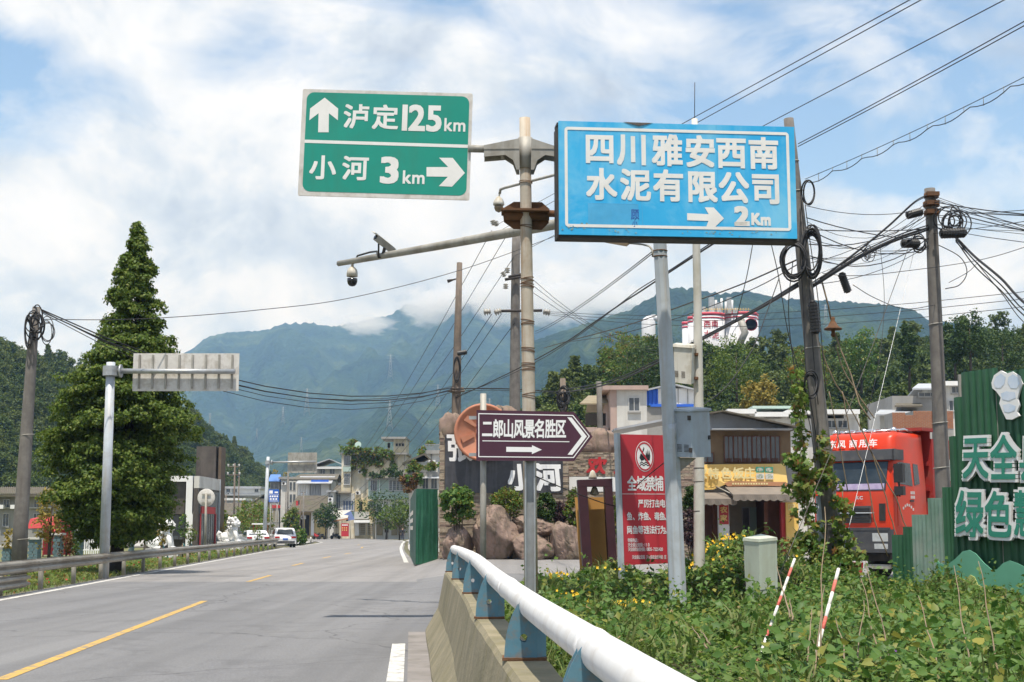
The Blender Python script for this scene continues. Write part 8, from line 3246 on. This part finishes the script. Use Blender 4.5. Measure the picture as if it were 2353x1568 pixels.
def awn(x0, x1, y0, y1, xs0, xs1, out, name):
 """sloped awning with a scalloped valance"""
 a, b = P(x0, y0, D), P(x1, y0, D)
 c, d = P(xs0, y1, D - out), P(xs1, y1, D - out)
 m_ = MB()
 t_ = V(0, 0, .03)
 m_.hexa([c, d, b, a, c + t_, d + t_, b + t_, a + t_])
 k_ = int((d.x - c.x) / .3)
 vs_ = []
 for i in range(k_ * 4 + 1):
  t = i / (k_ * 4)
  p = c.lerp(d, t)
  dz = .2 + .07 * abs(math.sin(t * k_ * math.pi))
  vs_ += [p + V(0, -.01, .02), p + V(0, -.02 - .02 * math.sin(t * 30), -dz)]
 m_.add(vs_, [(2 * i, 2 * i + 1, 2 * i + 3, 2 * i + 2) for i in range(k_ * 4)])
 return m_.build(name, 'awning', h.o)

awn(1592, 1668, 1132, 1148, 1588, 1694, 1.3, 'awning')
awn(1662, 1815, 1117, 1138, 1684, 1838, 1.7, 'awning')
m = MB()
m.tube([P(1645, 1118, D - .2), P(1690, 1140, D - 1.5)], .03, 6)
m.build('awning_arm', 'galv_dull', h.o)
for x0, x1, mt, y0 in ((1641, 1652, 'wood_red', 1155), (1758, 1764, 'wood_red', 1155)):
 h.block(x0, x1, y0, 1262, .3, mt, 'door_post', .4, True)
h.block(1653, 1675, 1160, 1262, .4, 'plaster_paint_white', 'pillar', -.1, True)
h.block(1653.5, 1674, 1160, 1205, .05, 'banner_red', 'pillar_banner', -.16)
m = MB()
pz = Plane(P(1653, 1160, D - .17), P(1675, 1160, D - .17), P(1675, 1262, D - .17), P(1653, 1262, D - .17))
pz.char(m, '农', 1663, 1172, 17, 15, .03, z=.003)
pz.char(m, '家', 1663, 1191, 17, 15, .03, z=.003)
m.build('lettering', 'banner_yellow', h.o)
h.block(1808, 1834, 1155, 1262, .5, 'banner_yellow', 'yellow_pillar', -.3, True)
h.block(1797, 1807, 1155, 1262, .4, 'banner_red', 'red_pillar', -.1, True)
m = MB()
pz = Plane(P(1808, 1155, D - .31), P(1834, 1155, D - .31), P(1834, 1262, D - .31), P(1808, 1262, D - .31))
pz.char(m, '回', 1819, 1166, 17, 17, .02, z=.003)
m.build('lettering', 'banner_pale', h.o)
h.win(1705, 1722, 1166, 1222, 3.55, 1, 'window_frame', 'window_glass', False)
m = MB()
a, b = P(1724, 1222, D + 3.5), P(1738, 1166, D + 3.5)
m.b2(a.x, b.x, D + 3.5, D + 3.55, a.z, b.z)
m.build('bright_opening', 'clad_mint', h.o)
cv = thing('convex_mirror', 'round traffic mirror on a bracket at the right corner of the restaurant', 'mirror', P(1840, 1110, 60))
m = MB()
m.lathe([(.01, 0), (.2, -.02), (.3, -.07), (.31, -.1)], P(1838, 1098, 60), 18, ax=(-.6, -1, 0))
m.build('mirror_dish', 'dark_frame', cv)
m = MB()
m.tube([P(1840, 1097, 60.1), P(1856, 1083, 60.3)], .03, 6)
m.build('bracket', 'galv_dull', cv)

# ---------------------------------------------------------------- pink house and blue shed
h = House('pink_house', 'pink rendered house with a flat cornice behind the stone wall', 1430, 1200, 86)
h.block(1420, 1486, 893, 1200, 7, 'plaster_white', 'front_wall', 0, True)
m = MB()
a, b = P(1420, 893, 86), P(1390, 899, 91)
m.b2(b.x, a.x - .002, 86.03, 93, .3, a.z - .02)
m.build('side_wall', 'plaster_pink', h.o)
h.slab(1385, 1490, 886, 8, .25, 'plaster_pink', -.3, 'cornice')
h.win(1444, 1470, 913, 946, 0, 2)
h.block(1330, 1394, 985, 1200, 5, 'plaster_pink', 'wing', 1.5, True)
h.slab(1326, 1398, 982, 6, .3, 'plaster_pink', .6, 'wing_cornice')
for x0 in (1336, 1356, 1378):
 h.win(x0, x0 + 14, 992, 1025, 1.5, 2, 'window_frame', 'window_glass')
h.block(1345, 1392, 950, 978, .1, 'dark_void', 'balcony_rail', 1.2)
h.pitched(1332, 1396, 930, 912, 3, 'shutter', 1.2, .08, 'balcony_roof', 1352, 1398)
h = House('blue_shed', 'rooftop shed of bright blue and white sheeting right of the pink house', 1540, 1000, 88)
m = MB()
a, b = P(1486, 932, 88), P(1512, 895, 88)
corr(m, (a.x, 88), (b.x, 88), a.z, b.z, .25, .05)
m.build('blue_wall', 'blue_sheet', h.o)
h.block(1512.3, 1600, 893, 932, .15, 'plaster_paint_white', 'white_wall', .02)
for x0 in (1535, 1558, 1580):
 h.block(x0, x0 + 1, 893, 932, .04, 'plaster_grey', 'joint', -.03)
h.block(1495, 1602, 929, 935, .1, 'blue_sheet', 'blue_skirting', -.06)
h.gable(1483, 1604, 899, 884, 6, 'roof_metal', -.3, .1, xr=1545)
h.block(1486, 1602, 935.3, 1200, 6, 'plaster_grey', 'base_wall', .1, True)

# ---------------------------------------------------------------- white houses behind the restaurant and the truck
h = House('white_house', 'row of white flat-roofed houses behind the restaurant', 1820, 1000, 112)
h.block(1668, 1975, 962, 1210, 8, 'plaster_white', 'wall', 0, True)
for x0, x1, y in ((1672, 1738, 940), (1735, 1812, 947), (1812, 1900, 941), (1886, 1976, 941)):
 h.slab(x0, x1, y, 8, .35, 'plaster_paint_white', -.8, 'roof')
for x0, x1 in ((1676, 1692), (1722, 1736), (1738, 1756), (1796, 1812), (1816, 1822), (1870, 1890), (1940, 1972)):
 h.block(x0, x1, 947, 962, 5, 'plaster_paint_white', 'pier', .1)
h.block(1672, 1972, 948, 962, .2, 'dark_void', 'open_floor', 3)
for x0 in (1760, 1825, 1900, 1925):
 h.win(x0, x0 + 22, 966, 984, 0, 2)
h.slab(1730, 1850, 933, 5, .2, 'clad_mint', 1.5, 'rear_roof')
h = House('white_house', 'white stepped house with brick sheds behind the truck', 2120, 1000, 98)
h.block(2170, 2218, 878, 1210, 7, 'plaster_white', 'tower', .3, True)
h.block(2060, 2170, 910, 1210, 7, 'plaster_grey', 'wall', .8, True)
h.slab(2166, 2222, 876, 8, .3, 'plaster_paint_white', -.2)
h.pitched(2096, 2170, 896, 885, 3, 'roof_metal', 0, .1, 'rear_roof', 2110, 2172)
h.pitched(2056, 2120, 936, 924, 3, 'roof_tile', -.4, .12, 'small_roof', 2066, 2112)
h.win(2186, 2206, 888, 904, .3, 2)
h.win(2180, 2200, 920, 945, .3, 2)
h.win(2110, 2165, 902, 912, .8, 4)
h.pitched(2010, 2100, 955, 945, 3, 'roof_metal', -2.0, .1, 'porch_roof', 2022, 2110)
h.block(2030, 2060, 952, 1210, 3, 'plaster_white', 'porch', -.6, True)
bw = thing('brick_shed', 'unrendered red brick shed walls above the truck', 'shed', (P(2120, 978, 92).x, 92, .385))
for x0, x1, y0 in ((2052, 2080, 948), (2080.5, 2100, 955), (2100.5, 2142, 944), (2142.5, 2190, 946)):
 m = MB()
 a, b = P(x0, 1000, 92), P(x1, y0, 92)
 m.b2(a.x, b.x, 92 + .03, 94, .385, b.z - .01)
 core = m.build('wall', 'plaster_grey', bw)
 z = P(x0, 985, 92).z
 r_ = 0
 m = MB()
 while z < b.z - .02:
  x = a.x - (.14 if r_ % 2 else 0)
  while x < b.x:
   xa, xb = max(x, a.x), min(x + .27, b.x)
   if xb - xa > .03:
    m.b2(xa + .008, xb - .008, 92, 92.05, z, z + .075)
   x += .28
  z += .087
  r_ += 1
 q = m.build('bricks', 'brick_red', core)
 q['kind'] = 'stuff'

# ---------------------------------------------------------------- cement silos on the hill
mat('silo_white', (.66, .67, .69), (.60, .61, .63), .15, .7, 0, dirt=(.5, .5, .5), dsc=.1, damt=.5, streak=(.42, .40, .40), ssc=.5, samt=.5)
mat('silo_red', (.55, .06, .09), (.48, .055, .08), .3, .6)
so = thing('cement_silos', 'cluster of white cement silos with red bands above the wooded hill', 'silo', (P(1660, 800, 330).x, 330, 0))

def silo(cx, hw, top, bot, D, letters=None):
 r_ = hw * D / 3300
 c = P(cx, top, D)
 zb_ = P(cx, bot, D).z - 12
 m_ = MB()
 m_.lathe([(r_, zb_), (r_, c.z)], (c.x, D, 0), 40)
 s_ = m_.build('silo', 'silo_white', so)
 m_ = MB()
 for y0, y1 in ((top + .3, top + 7), (top + 11, top + 14)):
  m_.lathe([(r_ + .06, P(cx, y1, D).z), (r_ + .06, P(cx, y0, D).z)], (c.x, D, 0), 40)
 m_.build('red_band', 'silo_red', s_)
 if letters:
  m_ = MB()
  for ch, px, py in letters:
   vs_, fs_ = glyph(ch, 0)
   for dx_, dy_ in ((-.02, 0), (.02, 0), (0, .02), (0, -.02), (0, 0)):
    pts_ = []
    for x_, y_ in vs_:
     ang = (px - cx + (x_ + dx_ - .5) * 17) / hw
     ang = math.asin(max(-.98, min(.98, ang)))
     zz_ = P(px, py, D).z + (y_ + dy_ - .36) * 18 * D / 3300
     rr_ = r_ + .12 + .03 * dx_
     pts_.append((c.x + rr_ * math.sin(ang), D - rr_ * math.cos(ang), zz_))
    m_.add(pts_, fs_)
  m_.build('lettering', 'silo_red', s_)

silo(1628, 36, 722, 800, 330, [('西', 1620, 750), ('南', 1637, 749), ('水', 1620, 773), ('泥', 1638, 775)])
silo(1700, 40, 721, 800, 332)
silo(1592, 12, 728, 800, 338)
silo(1575, 8, 740, 800, 342)
silo(1728, 14, 722, 800, 340)
m = MB()
for x, y0, y1, w in ((1636, 683, 720, 10), (1676, 683, 720, 9), (1652, 695, 720, 8), (1618, 705, 722, 7), (1690, 708, 720, 12)):
 a, b = P(x - w / 2, y1, 328), P(x + w / 2, y0, 328)
 m.b2(a.x, b.x, 328, 330, a.z, b.z)
m.build('plant_housing', 'roof_metal', so)
m = MB()
for x in range(1600, 1725, 6):
 c = P(x, 718, 327)
 m.tube([c, c + V(0, 0, 1.0)], .05, 4)
m.tube([P(1598, 711, 327), P(1726, 711, 327)], .06, 4)
m.build('guard_railing', 'banner_yellow', so)
for x, y0 in ((1658, 686), (1645, 690), (1682, 690), (1668, 694)):
 m = MB()
 m.tube([P(x, 722, 329), P(x, y0, 329)], .3, 8)
 m.build('pipe', 'silo_white', so)
m = MB()
m.tube([P(1702, 735, 325), P(1712, 765, 325), P(1700, 790, 325)], .9, 6)
m.build('conveyor', 'galv_dull', so)
m = MB()
m.lathe([(1.5, 0), (1.35, .1), (1.35, -.1), (1.5, 0)], P(1726, 746, 326), 20, ax=(0, -1, 0))
m.build('round_emblem', 'silo_red', so)
cy = thing('cyclone_tower', 'white rounded cyclone tower among the trees left of the silos', 'tower', (P(1498, 770, 330).x, 330, 0))
c = P(1490, 740, 330)
m = MB()
m.lathe([(1.6, -22), (1.6, 0), (1.2, .8), (.4, 1.3)], c, 18)
m.build('cylinder', 'silo_white', cy)
m = MB()
c = P(1502, 742, 330)
m.tube([c + V(1.6 * math.cos(a), 0, 1.2 * math.sin(a)) for a in np.linspace(-.4, 3.6, 14)] + [c + V(-1.4, 0, -20)], .7, 10)
m.build('bend_pipe', 'silo_white', cy)

# ---------------------------------------------------------------- transmission pylons on the slopes
mat('pylon_steel', (.34, .36, .38), (.3, .32, .34), 1, .6)

def pylon(px, pyb, pyt, D, label):
 b, t = P(px, pyb, D), P(px, pyt, D)
 H = t.z - b.z
 o = thing('pylon', label, 'pylon', b, 'transmission pylons on the mountain')
 w = H * .12
 r_ = max(.09, H * .006)
 m_ = MB()
 for sx in (-1, 1):
  for sy in (-1, 1):
   m_.tube([b + V(sx * w, sy * w, -3), b + V(sx * w * .3, sy * w * .3, H * .6), b + V(sx * w * .12, sy * w * .12, H)], [r_, r_, r_ * .7], 4)
 n_ = 8
 for i in range(n_):
  z0, z1 = H * i / n_, H * (i + 1) / n_
  f = lambda z: w * (1 - .7 * min(1, z / (H * .6))) if z < H * .6 else w * (.3 - .18 * (z - H * .6) / (H * .4))
  for sy in (-1, 1):
   m_.tube([b + V(-f(z0), sy * f(z0), z0), b + V(f(z1), sy * f(z1), z1)], r_ * .6, 4)
   m_.tube([b + V(f(z0), sy * f(z0), z0), b + V(-f(z1), sy * f(z1), z1)], r_ * .6, 4)
 m_.build('lattice', 'pylon_steel', o)
 for zz_ in (.68, .82, .95):
  m_ = MB()
  m_.tube([b + V(-H * .17, 0, H * zz_), b + V(0, 0, H * (zz_ + .03)), b + V(H * .17, 0, H * zz_)], [r_ * .6, r_, r_ * .6], 4)
  m_.build('crossarm', 'pylon_steel', o)

for a in ((705, 948, 893, 1250, 'tallest lattice pylon left of the centre on the green spur'), (895, 982, 920, 1250, 'near lattice pylon below the timber pole on the green spur'), (650, 972, 935, 1500, 'faint pylon left of the tallest one on the slope'), (590, 1006, 985, 1600, 'small faint pylon low on the slope at the valley mouth'), (1006, 932, 884, 1500, 'faint pylon just left of the timber pole'), (692, 1034, 1005, 1200, 'small pylon low above the town roofs'), (897, 868, 815, 2000, 'hazy pylon high on the slope above the near one'), (482, 975, 950, 900, 'slim pylon on the shoulder of the left hill'), (1898, 756, 700, 900, 'slender pylon on the wooded ridge right of the silos'), (1125, 940, 916, 900, 'small pylon peeping over the copper disc')):
 pylon(*a)

# ---------------------------------------------------------------- trees one can tell apart
for i, (px, pyb, D, h_, rx, mt, lab, th) in enumerate((
  (888, 1240, 220, 7.6, 4.4, 'tree_leaves', 'dark spreading tree in front of the mint-green house', .3), (918, 1240, 214, 6.2, 2.7, 'big_tree_leaves', 'lighter green tree beside the walking person', .2), (748, 1236, 226, 5.6, 1.9, 'tree_leaves', 'round dark tree left of the shop awning', .25),
  (580, 1245, 150, 4.6, 1.7, 'vine_leaves', 'young green tree behind the parked cars', .25), (600, 1245, 160, 4.2, 1.3, 'vine_leaves', 'small green tree next to the distant sign mast', .25), (500, 1245, 118, 3.2, 1.0, 'vine_leaves', 'small tree at the foot of the dark tower', .2),
  (670, 1238, 200, 4.4, 1.2, 'vine_leaves', 'leafy sapling before the old tiled house', .2), (682, 1255, 140, 1.5, .95, 'bean_leaves', 'low round green bush at the end of the lay-by', .02), (560, 1243, 170, 4.5, 1.1, 'vine_leaves', 'thin green tree right of the farther lion', .25))):
 small_tree('street_tree' if h_ > 2 else 'bush', lab, (P(px, pyb, D).x, D, 0), h_, rx, mt, 60, 24, .34 if D > 180 else .24, th, seed=200 + i, cat='tree' if h_ > 2 else 'bush')
small_tree('yellow_tree', 'slender tree with yellow foliage left of the conical tree', (P(112, 1270, 60).x, 60, 0), 3.4, .62, 'yellow_leaves', 70, 16, .12, .3, seed=301)
for i, (px, D, h_, rx, mt, lab) in enumerate(((150, 55, 1.55, .30, 'autumn_leaves', 'small orange-tinged sapling under the conical tree'), (371, 74, 2.0, .28, 'yellow_leaves', 'yellowish staked sapling in front of the nearer lion'), (419, 78, 2.4, .26, 'bean_leaves', 'slim green staked sapling before the white column'), (436, 80, 1.9, .34, 'vine_leaves', 'twiggy staked sapling beside the white column'), (30, 50, 1.7, .35, 'yellow_leaves', 'yellow-green shrub left of the left utility pole'), (590, 116, 1.9, .5, 'vine_leaves', 'bushy sapling behind the guard rail near the distant mast'), (505, 104, 2.0, .4, 'yellow_leaves', 'small yellowish tree behind the white sedan'), (172, 57, 1.5, .26, 'bean_leaves', 'small green sapling beside the tallest brick pillar'))):
 o = small_tree('sapling', lab, (P(px, 1280, D).x, D, 0), h_, rx, mt, 26, 14, .10, .35, seed=320 + i, cat='sapling', trunk_r=.03)
 if i in (1, 2, 3, 5):
  b1 = o.location
  mat('stake_teal', (.05, .26, .30))
  for q in range(3):
   m = MB()
   a_ = q * 2.1 + .4
   m.tube([b1 + V(math.cos(a_) * .4, math.sin(a_) * .4, 0), b1 + V(.02, 0, .85)], .035, 6)
   m.build('prop', 'stake_teal' if q == 0 else 'cane', o)

# left verge planting
g_ = np.random.default_rng(77)
n_ = 26000
yy = 30 + 92 * g_.random(n_) ** 1.2
xx = np.array([LE(y) for y in yy]) - .75 - g_.random(n_) ** .8 * 4.2
hh = np.array([.10 + .38 * max(0, mn.noise(V(x * .7, y * .22, 2)) + .12) for x, y in zip(xx, yy)])
hh *= np.where(yy < 52, np.clip((LE(0) - .085 * yy - xx) * .35, 0.15, 1), 1)
pts = np.stack([xx, yy, hh * g_.random(n_)], 1)
leaf_stuff('verge_plants', LEAF2, pts, .13, 'vine_leaves', 'low flowering plants and weeds behind the guard rail', 'plants', .6, 78)
n_ = 9000
yy = 24 + 96 * g_.random(n_) ** 1.4
xx = np.array([LE(y) for y in yy]) - .45 - g_.random(n_) * 2.6
blades('grass', np.stack([xx, yy, 0 * xx], 1), .2, 'grass_blades', 'short grass along the left guard rail', seed=79)
fl = [V(x, y, z + .05) for x, y, z in pts[::130]]
flowers('pink_flowers', fl, 'letter_red', .04, 'tiny pink and red flowers behind the guard rail')
# individual trees standing out of the wood on the right
for i, (px, pyt, D, rx, sh) in enumerate(((2225, 715, 150, 2.2, 'tall open-crowned tree standing highest on the right skyline'), (2190, 735, 152, 1.8, 'rounded tree just left of the tallest skyline tree'), (2085, 742, 155, .9, 'small dark pointed conifer on the right skyline'), (1440, 760, 170, 3.4, 'broad bright tree left of the bluish steel pole'), (1475, 768, 165, 3.0, 'dark broad tree directly behind the bluish steel pole'), (1690, 775, 165, 3.2, 'broad tree hiding the foot of the silos'), (1850, 790, 160, 2.6, 'leafy tree behind the leaning pole'), (1975, 755, 165, 2.3, 'feathery bright bamboo clump right of the leaning pole'), (2300, 748, 160, 3.0, 'dense tree on the skyline above the green fence'), (1745, 870, 128, 1.5, 'yellowish small tree above the white houses'))):
 t = P(px, pyt, D)
 h_ = 7.5 if i != 9 else 4
 zb_ = t.z - h_
 mtn = ('tree_leaves', 'tree_leaves', 'tree_leaves', 'vine_leaves', 'tree_leaves', 'big_tree_leaves', 'vine_leaves', 'bean_leaves', 'tree_leaves', 'yellow_leaves')[i]
 small_tree('hill_tree', sh, (t.x, D, zb_), h_, rx, mtn, 80, 34, .28, .3 if i < 3 else .12, seed=400 + i)
C.objects.unlink(_fo)
bpy.data.objects.remove(_fo)
